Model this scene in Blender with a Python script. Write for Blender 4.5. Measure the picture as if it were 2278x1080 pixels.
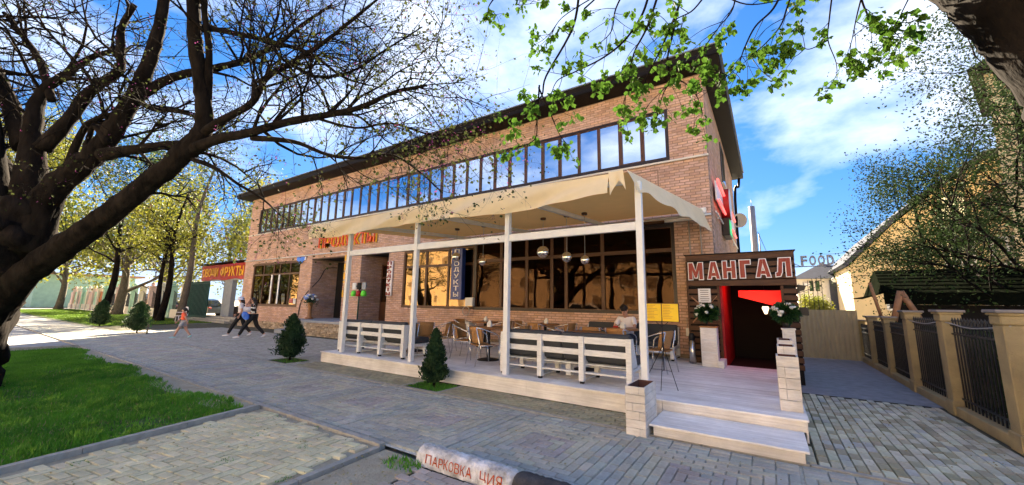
import bpy, math, random
import numpy as np
from mathutils import Vector, Matrix

for o in list(bpy.data.objects): bpy.data.objects.remove(o)
scene = bpy.context.scene
COL = scene.collection
rng = np.random.default_rng(7)
random.seed(7)
rad = math.radians

# ------------------------------------------------------------------ camera
F_PX, IMG_W, IMG_H = 855.0, 2278.0, 1080.0
CAM = np.array([0.0, 0.0, 1.6])
def _axes():
    l = np.array([-170 - IMG_W / 2, 656 - IMG_H / 2, F_PX]); l /= np.linalg.norm(l)
    n = np.cross(l, np.array([1, 0.0155, 0.0])); n /= np.linalg.norm(n)
    if n[1] > 0: n = -n
    x = -l
    return np.array([x, np.cross(n, x), n])
AX = _axes()
cam_data = bpy.data.cameras.new('camera')
cam = bpy.data.objects.new('camera', cam_data); COL.objects.link(cam)
m = Matrix.Identity(4)
for i in range(3):
    m[i][0] = AX[i, 0]; m[i][1] = -AX[i, 1]; m[i][2] = -AX[i, 2]; m[i][3] = CAM[i]
cam.matrix_world = m
cam_data.sensor_width = 36.0; cam_data.lens = 36.0 * F_PX / IMG_W
cam_data.clip_start = 0.05; cam_data.clip_end = 3000
scene.camera = cam
def on(px, py, ax, val):            # point of the place seen at a photo pixel, on the plane axis = val
    d = AX @ np.array([px - IMG_W / 2, py - IMG_H / 2, F_PX])
    t = (val - CAM[ax]) / d[ax]
    return Vector(CAM + t * d)
def at(px, py, depth):              # the same at a chosen distance along the view axis
    return Vector(AX @ (np.array([(px - IMG_W / 2) / F_PX, (py - IMG_H / 2) / F_PX, 1.0]) * depth) + CAM)

# ------------------------------------------------------------------ light
SUN_EL, SUN_AZ = rad(33), rad(54)     # low sun behind the building, far down the street
sun_dir = Vector((-math.cos(SUN_EL) * math.cos(SUN_AZ), math.cos(SUN_EL) * math.sin(SUN_AZ), math.sin(SUN_EL)))
sd = bpy.data.lights.new('sun', 'SUN'); sd.energy = 5.0; sd.angle = rad(0.6); sd.color = (1.0, 0.83, 0.6)
sun = bpy.data.objects.new('sun', sd); COL.objects.link(sun)
sun.rotation_euler = (-sun_dir).to_track_quat('-Z', 'Y').to_euler()
world = bpy.data.worlds.new('World'); scene.world = world; world.use_nodes = True
nt = world.node_tree; nt.nodes.clear()
def N(t, typ, **kw):
    n = t.nodes.new(typ)
    for k, v in kw.items():
        if k in n.bl_rna.properties and k not in ('inputs',): setattr(n, k, v)
        else: n.inputs[k].default_value = v
    return n
sky = N(nt, 'ShaderNodeTexSky', sky_type='NISHITA', sun_disc=False, sun_elevation=SUN_EL, sun_rotation=rad(-90) + SUN_AZ,
        air_density=0.8, dust_density=0.15, ozone_density=3.5, altitude=100)
bg = N(nt, 'ShaderNodeBackground', Strength=0.06)
out = nt.nodes.new('ShaderNodeOutputWorld')
tc = nt.nodes.new('ShaderNodeTexCoord')
mp = N(nt, 'ShaderNodeMapping'); mp.inputs['Scale'].default_value = (1, 1, 2.2); mp.inputs['Location'].default_value = (11.2, 8.8, -1.0)
cl = N(nt, 'ShaderNodeTexNoise', Scale=2.2, Detail=9.0, Roughness=0.56, Distortion=0.25)
cr = nt.nodes.new('ShaderNodeValToRGB'); cr.color_ramp.elements[0].position = 0.44; cr.color_ramp.elements[1].position = 0.72
cr.color_ramp.elements[0].color = (0, 0, 0, 1); cr.color_ramp.elements[1].color = (0.9, 0.9, 0.9, 1)
mx = N(nt, 'ShaderNodeMix', data_type='RGBA')
hs = N(nt, 'ShaderNodeHueSaturation', Saturation=1.25, Value=1.0)
nt.links.new(tc.outputs['Generated'], mp.inputs['Vector']); nt.links.new(mp.outputs[0], cl.inputs['Vector'])
nt.links.new(cl.outputs['Fac'], cr.inputs['Fac']); nt.links.new(cr.outputs['Color'], mx.inputs[0])
nt.links.new(sky.outputs[0], hs.inputs['Color']); tintn = N(nt, 'ShaderNodeMix', data_type='RGBA', blend_type='MULTIPLY'); tintn.inputs[0].default_value = 1.0; tintn.inputs[7].default_value = (0.45, 0.62, 0.95, 1)
va1 = N(nt, 'ShaderNodeVectorMath', operation='MULTIPLY_ADD'); va1.inputs[1].default_value = (0.2, 0.2, 0.2); va1.inputs[2].default_value = (1, 1, 1)
vd1 = N(nt, 'ShaderNodeVectorMath', operation='DIVIDE')     # sky brightness compressed: the bright horizon is held down
nt.links.new(hs.outputs[0], va1.inputs[0]); nt.links.new(hs.outputs[0], vd1.inputs[0]); nt.links.new(va1.outputs[0], vd1.inputs[1])
nt.links.new(vd1.outputs[0], tintn.inputs[6]); nt.links.new(tintn.outputs[2], mx.inputs[6])
mx.inputs[7].default_value = (3.7, 3.9, 4.2, 1)
nt.links.new(mx.outputs[2], bg.inputs['Color']); nt.links.new(bg.outputs[0], out.inputs[0])
vs = scene.view_settings
vs.view_transform = 'Standard'; vs.look = 'None'; vs.gamma = 1.0; vs.use_curve_mapping = False
vs.exposure = 3.05

# ------------------------------------------------------------------ materials
def mat(name, col, rough=0.65, var=0.12, scale=6.0, bump=0.0, bscale=None, metal=0.0, tint=False, spec=0.4, stretch=(1, 1, 1), col2=None, detail=5, trans=0.0, emit=0.0, tcol=None):
    """principled surface with noise in its colour; tint = per-object colour x per-face attribute 'col'"""
    M = bpy.data.materials.new(name); M.use_nodes = True
    t = M.node_tree; b = t.nodes['Principled BSDF']
    b.inputs['Roughness'].default_value = rough; b.inputs['Metallic'].default_value = metal
    b.inputs['Specular IOR Level'].default_value = spec
    tcn = t.nodes.new('ShaderNodeTexCoord'); mpn = t.nodes.new('ShaderNodeMapping'); mpn.inputs['Scale'].default_value = stretch
    t.links.new(tcn.outputs['Object'], mpn.inputs['Vector'])
    no = N(t, 'ShaderNodeTexNoise', Scale=scale, Detail=float(detail), Roughness=0.6)
    t.links.new(mpn.outputs[0], no.inputs['Vector'])
    mixn = N(t, 'ShaderNodeMix', data_type='RGBA')
    c2 = col2 or tuple(min(1, c * (1 + var)) for c in col)
    c1 = col if col2 else tuple(c * (1 - var) for c in col)
    mixn.inputs[6].default_value = (*c1, 1); mixn.inputs[7].default_value = (*c2, 1)
    rmp = N(t, 'ShaderNodeMapRange'); rmp.inputs[1].default_value = 0.3; rmp.inputs[2].default_value = 0.7
    t.links.new(no.outputs['Fac'], rmp.inputs[0]); t.links.new(rmp.outputs[0], mixn.inputs[0])
    res = mixn.outputs[2]
    if tint:
        oi = t.nodes.new('ShaderNodeObjectInfo'); va = N(t, 'ShaderNodeVertexColor', layer_name='col')
        m1 = N(t, 'ShaderNodeMix', data_type='RGBA', blend_type='MULTIPLY'); m1.inputs[0].default_value = 1
        m2 = N(t, 'ShaderNodeMix', data_type='RGBA', blend_type='MULTIPLY'); m2.inputs[0].default_value = 1
        t.links.new(res, m1.inputs[6]); t.links.new(oi.outputs['Color'], m1.inputs[7])
        t.links.new(m1.outputs[2], m2.inputs[6]); t.links.new(va.outputs['Color'], m2.inputs[7]); res = m2.outputs[2]
    if tint:      # soft stains and dust that run across neighbouring pieces
        gp = t.nodes.new('ShaderNodeNewGeometry'); dn = N(t, 'ShaderNodeTexNoise', Scale=1.7, Detail=6.0, Roughness=0.65)
        t.links.new(gp.outputs['Position'], dn.inputs['Vector']); dr = N(t, 'ShaderNodeMapRange'); dr.inputs[1].default_value = 0.35; dr.inputs[2].default_value = 0.7; dr.inputs[3].default_value = 0.88; dr.inputs[4].default_value = 1.2
        t.links.new(dn.outputs['Fac'], dr.inputs[0]); vm = N(t, 'ShaderNodeVectorMath', operation='SCALE'); t.links.new(res, vm.inputs[0]); t.links.new(dr.outputs[0], vm.inputs['Scale']); res = vm.outputs[0]
    t.links.new(res, b.inputs['Base Color'])
    if bump:
        n2 = N(t, 'ShaderNodeTexNoise', Scale=bscale or scale * 4, Detail=4.0)
        t.links.new(mpn.outputs[0], n2.inputs['Vector'])
        bp = N(t, 'ShaderNodeBump', Strength=bump, Distance=0.02)
        t.links.new(n2.outputs['Fac'], bp.inputs['Height']); t.links.new(bp.outputs[0], b.inputs['Normal'])
    if trans:
        tr = t.nodes.new('ShaderNodeBsdfTranslucent')
        if tcol: tr.inputs[0].default_value = (*tcol, 1)
        else: t.links.new(res, tr.inputs[0])
        ms = t.nodes.new('ShaderNodeMixShader'); ms.inputs[0].default_value = trans
        t.links.new(b.outputs[0], ms.inputs[1]); t.links.new(tr.outputs[0], ms.inputs[2])
        t.links.new(ms.outputs[0], t.nodes['Material Output'].inputs[0])
    if emit:
        b.inputs['Emission Strength'].default_value = emit; t.links.new(res, b.inputs['Emission Color'])
    return M
def glass(name, refl, refl_col, through):
    """tinted reflective pane: part mirror, part dark see-through"""
    M = bpy.data.materials.new(name); M.use_nodes = True
    t = M.node_tree; t.nodes.remove(t.nodes['Principled BSDF'])
    g = N(t, 'ShaderNodeBsdfGlossy', Roughness=0.015); g.inputs['Color'].default_value = (*refl_col, 1)
    tr = t.nodes.new('ShaderNodeBsdfTransparent'); tr.inputs[0].default_value = (*through, 1)
    lw = N(t, 'ShaderNodeFresnel', IOR=1.5)
    mr = N(t, 'ShaderNodeMapRange'); mr.inputs[1].default_value = 0.04; mr.inputs[2].default_value = 1.0; mr.inputs[3].default_value = refl; mr.inputs[4].default_value = 1.0
    t.links.new(lw.outputs[0], mr.inputs[0])
    no = N(t, 'ShaderNodeTexNoise', Scale=1.1, Detail=1.0); bp = N(t, 'ShaderNodeBump', Strength=0.12, Distance=0.05)
    tcn = t.nodes.new('ShaderNodeTexCoord'); t.links.new(tcn.outputs['Object'], no.inputs['Vector'])
    t.links.new(no.outputs['Fac'], bp.inputs['Height']); t.links.new(bp.outputs[0], g.inputs['Normal'])
    ms = t.nodes.new('ShaderNodeMixShader'); t.links.new(mr.outputs[0], ms.inputs[0])
    t.links.new(tr.outputs[0], ms.inputs[1]); t.links.new(g.outputs[0], ms.inputs[2])
    t.links.new(ms.outputs[0], t.nodes['Material Output'].inputs[0])
    return M
M = {}
M['brick'] = mat('brick', (0.9, 0.9, 0.9), 0.85, 0.12, 14, 0.25, 60, tint=True, spec=0.2)
M['mortar'] = mat('mortar', (0.29, 0.195, 0.14), 0.95, 0.2, 5, 0.2, 40)
M['plaster'] = mat('plaster', (0.55, 0.36, 0.29), 0.9, 0.12, 2.5, 0.2, 30)
M['stone'] = mat('stone', (0.85, 0.85, 0.85), 0.9, 0.2, 9, 0.6, 25, tint=True, spec=0.2)
M['roof_dark'] = mat('dark metal roof', (0.007, 0.0055, 0.0055), 0.6, 0.2, 3, spec=0.15)
M['frame_brown'] = mat('brown window frame', (0.085, 0.034, 0.014), 0.45, 0.15, 4)
M['frame_dark'] = mat('dark outer frame', (0.02, 0.012, 0.012), 0.4, 0.15, 4)
M['glass_up'] = glass('upper mirror glass', 0.8, (0.9, 0.95, 1.0), (0.12, 0.11, 0.1))
M['glass_low'] = glass('bronze glass', 0.13, (1.0, 0.72, 0.42), (0.20, 0.13, 0.08))
M['glass_dark'] = glass('dark bronze glass', 0.02, (0.9, 0.55, 0.34), (0.22, 0.13, 0.08))
M['glass_grey'] = glass('clear glass', 0.25, (0.9, 0.95, 1), (0.5, 0.5, 0.5))
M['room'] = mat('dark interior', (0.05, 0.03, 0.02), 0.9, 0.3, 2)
M['white_metal'] = mat('white painted metal', (0.72, 0.73, 0.72), 0.4, 0.06, 7)
M['white_wood'] = mat('whitewashed pallet wood', (0.60, 0.60, 0.57), 0.65, 0.2, 7, 0.25, 60, stretch=(1, 6, 6), col2=(0.80, 0.80, 0.77))
M['deck'] = mat('whitewashed deck board', (0.9, 0.9, 0.9), 0.6, 0.2, 5, 0.3, 50, tint=True, stretch=(0.35, 9, 9), col2=(0.70, 0.69, 0.68))
M['planter'] = mat('worn whitewashed plank', (0.82, 0.80, 0.76), 0.7, 0.2, 3.5, 0.4, 40, tint=True, stretch=(1, 1, 4), col2=(0.58, 0.54, 0.48))
M['planter_in'] = mat('brown planter liner', (0.10, 0.045, 0.035), 0.8, 0.2, 6)
M['canvas'] = mat('cream canvas', (0.92, 0.78, 0.52), 0.9, 0.06, 3, 0.15, 160, trans=0.22, tcol=(0.95, 0.66, 0.32))
M['canvas_roof'] = mat('canvas roof with painted glow', (0.70, 0.40, 0.12), 0.9, 0.06, 3, 0.15, 160, trans=0.35, tcol=(0.9, 0.48, 0.14))  # same cloth as the valance; orange of transmitted light painted into its colour
M['cushion'] = mat('dark grey cushion', (0.038, 0.043, 0.05), 0.7, 0.15, 9, 0.15, 90)
M['rattan'] = mat('woven rattan', (0.40, 0.20, 0.065), 0.55, 0.3, 90, 0.6, 130)
M['alu'] = mat('brushed aluminium', (0.72, 0.73, 0.75), 0.25, 0.05, 20, metal=1.0)
M['table_wood'] = mat('varnished table wood', (0.33, 0.15, 0.05), 0.4, 0.25, 5, stretch=(1, 8, 1))
M['black'] = mat('black metal', (0.012, 0.012, 0.013), 0.45, 0.2, 5)
M['rubber'] = mat('black rubber', (0.015, 0.015, 0.015), 0.8, 0.2, 5)
M['chrome'] = mat('mirror chrome', (0.86, 0.83, 0.78), 0.04, 0.02, 3, metal=1.0)
M['yellow_paper'] = mat('yellow menu page', (0.85, 0.55, 0.02), 0.6, 0.05, 5)
M['paper'] = mat('white paper', (0.75, 0.75, 0.74), 0.7, 0.04, 6)
M['ink'] = mat('print', (0.10, 0.07, 0.05), 0.8, 0.1, 6)
M['plank_dark'] = mat('dark stained plank', (0.085, 0.036, 0.014), 0.6, 0.35, 4, 0.3, 40, stretch=(0.5, 7, 7))
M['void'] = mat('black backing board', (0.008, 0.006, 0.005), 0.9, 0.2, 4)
M['red_letter'] = mat('red sign face', (0.24, 0.003, 0.006), 0.35, 0.1, 6)
M['white_edge'] = mat('white letter edge', (0.8, 0.78, 0.8), 0.4, 0.05, 6)
M['orange_letter'] = mat('orange red letter', (0.75, 0.075, 0.012), 0.4, 0.1, 6)
M['yellow_letter'] = mat('yellow letter', (0.85, 0.45, 0.02), 0.4, 0.08, 6)
M['blue_box'] = mat('blue sign box', (0.012, 0.04, 0.22), 0.35, 0.1, 5)
M['address_blue'] = mat('blue plate', (0.03, 0.2, 0.75), 0.4, 0.05, 5)
M['red_banner'] = mat('red vinyl banner', (0.40, 0.012, 0.012), 0.45, 0.18, 3, 0.5, 2.5)
M['paver'] = mat('concrete paver', (0.9, 0.9, 0.9), 0.9, 0.14, 16, 0.3, 90, tint=True, spec=0.25)
M['joint_light'] = mat('sandy joint', (0.50, 0.49, 0.42), 0.95, 0.25, 14, 0.2, 60)
M['far_paving'] = mat('far paving', (0.30, 0.30, 0.29), 0.9, 0.12, 3, 0.2, 40)
M['joint_dark'] = mat('mossy joint', (0.085, 0.08, 0.05), 0.95, 0.35, 6, 0.3, 60)
M['kerb'] = mat('concrete kerb', (0.34, 0.33, 0.29), 0.9, 0.2, 9, 0.3, 60)
M['dirt'] = mat('sandy dirt', (0.30, 0.26, 0.18), 0.95, 0.4, 5, 0.8, 30, col2=(0.40, 0.37, 0.28))
M['soil'] = mat('dark soil', (0.045, 0.035, 0.022), 0.95, 0.4, 8, 0.8, 40)
M['ground'] = mat('far ground', (0.26, 0.25, 0.21), 0.95, 0.2, 0.4, 0.2, 20)
M['asphalt'] = mat('asphalt', (0.33, 0.32, 0.29), 0.9, 0.2, 30, 0.3, 120)
M['turf'] = mat('turf soil', (0.035, 0.075, 0.012), 0.95, 0.5, 7, 0.6, 30, col2=(0.085, 0.12, 0.03))
M['grass'] = mat('grass blade', (0.045, 0.17, 0.010), 0.6, 0.45, 1.3, trans=0.25, col2=(0.11, 0.33, 0.02), detail=7)
M['grass_light'] = mat('light grass blade', (0.09, 0.25, 0.015), 0.6, 0.4, 1.1, trans=0.3, col2=(0.20, 0.40, 0.04))
M['grass_dry'] = mat('dry grass blade', (0.30, 0.26, 0.12), 0.8, 0.3, 3)
M['grass_sun'] = mat('far grass', (0.14, 0.24, 0.03), 0.7, 0.4, 1.2, trans=0.3)
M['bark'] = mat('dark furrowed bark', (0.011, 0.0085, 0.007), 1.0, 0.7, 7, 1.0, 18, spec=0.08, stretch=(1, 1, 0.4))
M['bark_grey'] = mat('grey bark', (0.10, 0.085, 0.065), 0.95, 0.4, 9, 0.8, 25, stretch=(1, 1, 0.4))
M['leaf_maple'] = mat('maple leaf', (0.03, 0.085, 0.012), 0.8, 0.5, 2.2, trans=0.3, spec=0.08, col2=(0.085, 0.17, 0.022))
M['leaf_judas'] = mat('young leaf', (0.05, 0.062, 0.02), 0.9, 0.4, 2, trans=0.3, spec=0.1)
M['blossom'] = mat('purple blossom', (0.20, 0.035, 0.15), 0.6, 0.3, 3, trans=0.3)
M['leaf_bright'] = mat('sunny yellow green leaf', (0.13, 0.17, 0.022), 0.6, 0.4, 0.5, trans=0.4, col2=(0.24, 0.22, 0.025))
M['leaf_mid'] = mat('mid green leaf', (0.07, 0.11, 0.03), 0.6, 0.4, 0.7, trans=0.22)
M['leaf_dark'] = mat('dark green leaf', (0.035, 0.062, 0.02), 0.8, 0.4, 0.7, trans=0.14, spec=0.08)
M['thuja'] = mat('thuja scale leaf', (0.022, 0.055, 0.016), 0.7, 0.5, 3, trans=0.15)
M['lane_asphalt_shade'] = mat('lane asphalt with painted shade', (0.23, 0.24, 0.26), 0.9, 0.2, 5, 0.3, 80)  # bluish dark tone carries the shade over the far lane
M['leaf_house'] = mat('glossy dark leaf', (0.018, 0.06, 0.015), 0.4, 0.4, 5, trans=0.1)
M['petal_white'] = mat('white petal', (0.75, 0.75, 0.72), 0.6, 0.08, 6, trans=0.2)
M['petal_blue'] = mat('blue petal', (0.25, 0.38, 0.75), 0.6, 0.2, 6, trans=0.2)
M['sand_stone'] = mat('sandstone pillar', (0.27, 0.215, 0.115), 0.9, 0.2, 3, 0.6, 60, col2=(0.44, 0.34, 0.17), detail=9)
M['cap_stone'] = mat('grey cap stone', (0.22, 0.20, 0.19), 0.7, 0.15, 6)
M['iron'] = mat('black wrought iron', (0.014, 0.014, 0.016), 0.45, 0.2, 8)
M['gate_beige'] = mat('beige corrugated sheet', (0.42, 0.36, 0.22), 0.5, 0.08, 3)
M['cream_wall'] = mat('cream render', (0.62, 0.49, 0.28), 0.9, 0.12, 0.6, 0.1, 20)
M['white_wall'] = mat('white render', (0.66, 0.63, 0.55), 0.9, 0.06, 1.2)
M['slate_blue'] = mat('slate roof', (0.05, 0.056, 0.075), 0.9, 0.15, 4, spec=0.1)
M['shingle'] = mat('dark shingle roof', (0.006, 0.0075, 0.005), 1.0, 0.35, 8, 0.6, 30, spec=0.0)
M['log'] = mat('pale log', (0.36, 0.19, 0.10), 0.7, 0.25, 5)
M['window_blue'] = glass('blue window glass', 0.7, (0.8, 0.9, 1.0), (0.05, 0.07, 0.08))
M['green_metal'] = mat('dark green metal', (0.012, 0.07, 0.055), 0.45, 0.2, 5)
M['grey_panel'] = mat('grey panel', (0.30, 0.33, 0.36), 0.7, 0.1, 4)
M['mint_wall'] = mat('mint wall', (0.35, 0.55, 0.45), 0.85, 0.1, 2)
M['pink_wall'] = mat('pale pink wall', (0.62, 0.45, 0.42), 0.85, 0.1, 2)
M['brown_gate'] = mat('brown gate', (0.42, 0.13, 0.03), 0.6, 0.15, 3)
M['block_white'] = mat('peeling white paint', (0.24, 0.23, 0.21), 0.85, 0.2, 8, 0.8, 40, col2=(0.80, 0.80, 0.80), detail=9)
M['block_black'] = mat('black painted concrete', (0.012, 0.012, 0.014), 0.7, 0.2, 7, 0.6, 40, col2=(0.07, 0.07, 0.075), detail=8)
M['paint_red'] = mat('rusty red paint', (0.46, 0.075, 0.012), 0.8, 0.3, 25)
M['neon_red'] = mat('red neon tube', (1.0, 0.10, 0.09), 0.4, 0.02, 3, emit=0.35)
M['neon_green'] = mat('green sign light', (0.02, 0.55, 0.12), 0.4, 0.1, 25, emit=0.12)
M['red_light'] = mat('lit red panel', (0.9, 0.01, 0.01), 0.4, 0.1, 2, emit=0.09)
M['red_brick_paint'] = mat('red painted brick', (0.40, 0.012, 0.015), 0.6, 0.2, 5, 0.4, 20)
M['lamp_glow'] = mat('lit lamp glass', (1.0, 0.72, 0.4), 0.4, 0.02, 3, emit=0.5)
M['skin'] = mat('skin', (0.52, 0.29, 0.20), 0.55, 0.06, 12)
M['hair'] = mat('dark hair', (0.012, 0.009, 0.008), 0.5, 0.2, 20)
M['tee_white'] = mat('white cotton', (0.72, 0.70, 0.74), 0.85, 0.05, 9)
M['trouser_black'] = mat('black cloth', (0.010, 0.010, 0.012), 0.8, 0.2, 9)
M['denim'] = mat('dark denim', (0.02, 0.025, 0.05), 0.85, 0.2, 30)
M['tee_orange'] = mat('coral tee', (0.85, 0.14, 0.06), 0.8, 0.06, 9)
M['shoe_white'] = mat('white shoe', (0.7, 0.7, 0.7), 0.6, 0.05, 9)
M['shoe_teal'] = mat('pale teal shoe', (0.35, 0.62, 0.60), 0.6, 0.05, 9)
M['bag_blue'] = mat('blue bag', (0.06, 0.18, 0.65), 0.5, 0.3, 8)
M['car_white'] = mat('white car paint', (0.7, 0.7, 0.7), 0.15, 0.03, 3, spec=0.6)
M['car_blue'] = mat('dark blue car paint', (0.02, 0.035, 0.06), 0.15, 0.05, 3, spec=0.6)
M['car_glass'] = mat('car glass', (0.02, 0.025, 0.03), 0.05, 0.05, 3, spec=0.8)
M['gold_wall'] = mat('ochre rendered block', (0.80, 0.62, 0.38), 0.9, 0.06, 0.6)
M['dusk_glass'] = mat('opposite window glass', (0.30, 0.22, 0.13), 0.3, 0.3, 0.5)
M['steel_pole'] = mat('galvanised pole', (0.20, 0.23, 0.28), 0.5, 0.1, 3)
M['green_toy'] = mat('bright green plastic', (0.15, 0.75, 0.05), 0.5, 0.05, 3)
M['cable'] = mat('grey cable', (0.35, 0.34, 0.32), 0.6, 0.1, 5)
def stripes():
    S = mat('striped shorts', (0.7, 0.7, 0.7), 0.8, 0.03, 5); t = S.node_tree
    w = N(t, 'ShaderNodeTexWave', Scale=9.0, Distortion=0.0, bands_direction='Z')
    r = t.nodes.new('ShaderNodeValToRGB'); r.color_ramp.interpolation = 'CONSTANT'
    r.color_ramp.elements[0].color = (0.72, 0.7, 0.7, 1); r.color_ramp.elements[1].position = 0.5; r.color_ramp.elements[1].color = (0.015, 0.015, 0.05, 1)
    t.links.new(t.nodes['Texture Coordinate'].outputs['Object'], w.inputs['Vector'])
    t.links.new(w.outputs['Fac'], r.inputs[0]); t.links.new(r.outputs[0], t.nodes['Principled BSDF'].inputs['Base Color'])
    return S
M['stripes'] = stripes()
def patches(name, a, b, sc):
    S = mat(name, a, 0.8, 0.03, 5); t = S.node_tree
    w = N(t, 'ShaderNodeTexNoise', Scale=sc, Detail=1.0)
    r = t.nodes.new('ShaderNodeValToRGB'); r.color_ramp.interpolation = 'CONSTANT'
    r.color_ramp.elements[0].color = (*a, 1); r.color_ramp.elements[1].position = 0.52; r.color_ramp.elements[1].color = (*b, 1)
    t.links.new(t.nodes['Texture Coordinate'].outputs['Object'], w.inputs['Vector'])
    t.links.new(w.outputs['Fac'], r.inputs[0]); t.links.new(r.outputs[0], t.nodes['Principled BSDF'].inputs['Base Color'])
    return S
M['top_pattern'] = patches('black and white top', (0.012, 0.012, 0.012), (0.7, 0.7, 0.66), 9)

# ------------------------------------------------------------------ helpers
ORG = {}
def link(o): COL.objects.link(o); return o
def thing(name, label, cat, loc=(0, 0, 0), group=None, rz=0.0):
    o = link(bpy.data.objects.new(name, None)); o.empty_display_size = 0.1
    o.location = loc; o.rotation_euler = (0, 0, rz); o['label'] = label; o['category'] = cat
    if group: o['group'] = group
    ORG[o.name] = Vector(loc)
    return o
def tag(o, label, cat, group=None):
    o['label'] = label; o['category'] = cat
    if group: o['group'] = group
    return o
def np_mesh(name, V, Fc, cols=None, smooth=False):
    """V (n,3), Fc (m,k) -> mesh; cols (m,3) per face"""
    me = bpy.data.meshes.new(name)
    V = np.asarray(V, dtype=np.float32); Fc = np.asarray(Fc, dtype=np.int32); k = Fc.shape[1]
    me.vertices.add(len(V)); me.vertices.foreach_set('co', V.ravel())
    me.loops.add(Fc.size); me.loops.foreach_set('vertex_index', Fc.ravel())
    me.polygons.add(len(Fc)); me.polygons.foreach_set('loop_start', np.arange(0, Fc.size, k, dtype=np.int32))
    me.update(calc_edges=True)
    if cols is not None:
        a = me.color_attributes.new('col', 'FLOAT_COLOR', 'CORNER')
        c = np.ones((Fc.size, 4), dtype=np.float32); c[:, :3] = np.repeat(np.asarray(cols, dtype=np.float32), k, axis=0)
        a.data.foreach_set('color', c.ravel())
    me.polygons.foreach_set('use_smooth', np.full(len(Fc), bool(smooth)))
    return me
class MB:
    def __init__(s): s.v = []; s.f = []; s.c = []; s.sm = []
    def add(s, vs, fs, col=None, smooth=False):
        n = len(s.v); s.v += [tuple(p) for p in vs]
        for f in fs: s.f.append(tuple(i + n for i in f)); s.c.append(col); s.sm.append(smooth)
        return s
    def box(s, x0, x1, y0, y1, z0, z1, col=None):
        v = [(x0, y0, z0), (x1, y0, z0), (x1, y1, z0), (x0, y1, z0), (x0, y0, z1), (x1, y0, z1), (x1, y1, z1), (x0, y1, z1)]
        return s.add(v, [(0, 3, 2, 1), (4, 5, 6, 7), (0, 1, 5, 4), (1, 2, 6, 5), (2, 3, 7, 6), (3, 0, 4, 7)], col)
    def bbox(s, x0, x1, y0, y1, z0, z1, b=0.006, col=None):
        """box with chamfered edges"""
        v = []; idx = {}
        for i, x in enumerate((x0, x1)):
            for j, y in enumerate((y0, y1)):
                for k, z in enumerate((z0, z1)):
                    sx, sy, sz = (b if i == 0 else -b), (b if j == 0 else -b), (b if k == 0 else -b)
                    for a, p in enumerate(((x, y + sy, z + sz), (x + sx, y, z + sz), (x + sx, y + sy, z))):
                        idx[(i, j, k, a)] = len(v); v.append(p)
        f = []
        q = ((0, 0), (1, 0), (1, 1), (0, 1))
        for i in (0, 1):
            f.append([idx[(i, a, b2, 0)] for a, b2 in (q if i else q[::-1])])
            f.append([idx[(a, i, b2, 1)] for a, b2 in (q if not i else q[::-1])])
            f.append([idx[(a, b2, i, 2)] for a, b2 in (q if i else q[::-1])])
        for i in (0, 1):
            for j in (0, 1):
                f.append([idx[(i, j, 0, 0)], idx[(i, j, 1, 0)], idx[(i, j, 1, 1)], idx[(i, j, 0, 1)]])
                f.append([idx[(i, 0, j, 0)], idx[(i, 1, j, 0)], idx[(i, 1, j, 2)], idx[(i, 0, j, 2)]])
                f.append([idx[(0, i, j, 1)], idx[(1, i, j, 1)], idx[(1, i, j, 2)], idx[(0, i, j, 2)]])
                for k in (0, 1): f.append([idx[(i, j, k, 0)], idx[(i, j, k, 1)], idx[(i, j, k, 2)]])
        return s.add(v, f, col)
    def beam(s, a, b, w, h, up=(0, 0, 1), col=None):
        """rectangular bar from a to b, w across, h along up"""
        a, b = Vector(a), Vector(b); d = (b - a).normalized(); u = Vector(up); sx = d.cross(u)
        if sx.length < 1e-4: sx = d.cross(Vector((0, 1, 0)))
        sx.normalize(); u = sx.cross(d).normalized(); sx *= w / 2; u *= h / 2
        v = [a - sx - u, a + sx - u, a + sx + u, a - sx + u, b - sx - u, b + sx - u, b + sx + u, b - sx + u]
        return s.add(v, [(0, 1, 2, 3), (7, 6, 5, 4), (0, 4, 5, 1), (1, 5, 6, 2), (2, 6, 7, 3), (3, 7, 4, 0)], col)
    def tube(s, pts, rs, n=8, cap=True, col=None):
        pts = [Vector(p) for p in pts]
        if not hasattr(rs, '__len__'): rs = [rs] * len(pts)
        v = []; f = []; ref = None
        for i, p in enumerate(pts):
            d = (pts[min(i + 1, len(pts) - 1)] - pts[max(i - 1, 0)])
            if d.length < 1e-7: d = Vector((0, 0, 1))
            d.normalize()
            if ref is None: ref = d.orthogonal().normalized()
            ref = (ref - d * ref.dot(d))
            if ref.length < 1e-5: ref = d.orthogonal()
            ref.normalize(); w = d.cross(ref)
            for k in range(n):
                a = 2 * math.pi * k / n
                v.append(p + (ref * math.cos(a) + w * math.sin(a)) * rs[i])
        for i in range(len(pts) - 1):
            for k in range(n):
                k2 = (k + 1) % n
                f.append((i * n + k, i * n + k2, (i + 1) * n + k2, (i + 1) * n + k))
        s.add(v, f, col, True)
        if cap and n > 2:
            b = len(s.v) - len(v); s.f.append(tuple(b + k for k in range(n))[::-1]); s.c.append(col); s.sm.append(False)
            e = len(s.v) - n; s.f.append(tuple(e + k for k in range(n))); s.c.append(col); s.sm.append(False)
        return s
    def lathe(s, c, prof, n=20, col=None):
        """prof = [(r, z)...] around the vertical through c"""
        c = Vector(c); v = []; f = []
        for r, z in prof:
            for k in range(n):
                a = 2 * math.pi * k / n; v.append((c.x + r * math.cos(a), c.y + r * math.sin(a), c.z + z))
        for i in range(len(prof) - 1):
            for k in range(n): k2 = (k + 1) % n; f.append((i * n + k, i * n + k2, (i + 1) * n + k2, (i + 1) * n + k))
        return s.add(v, f, col, True)
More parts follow.
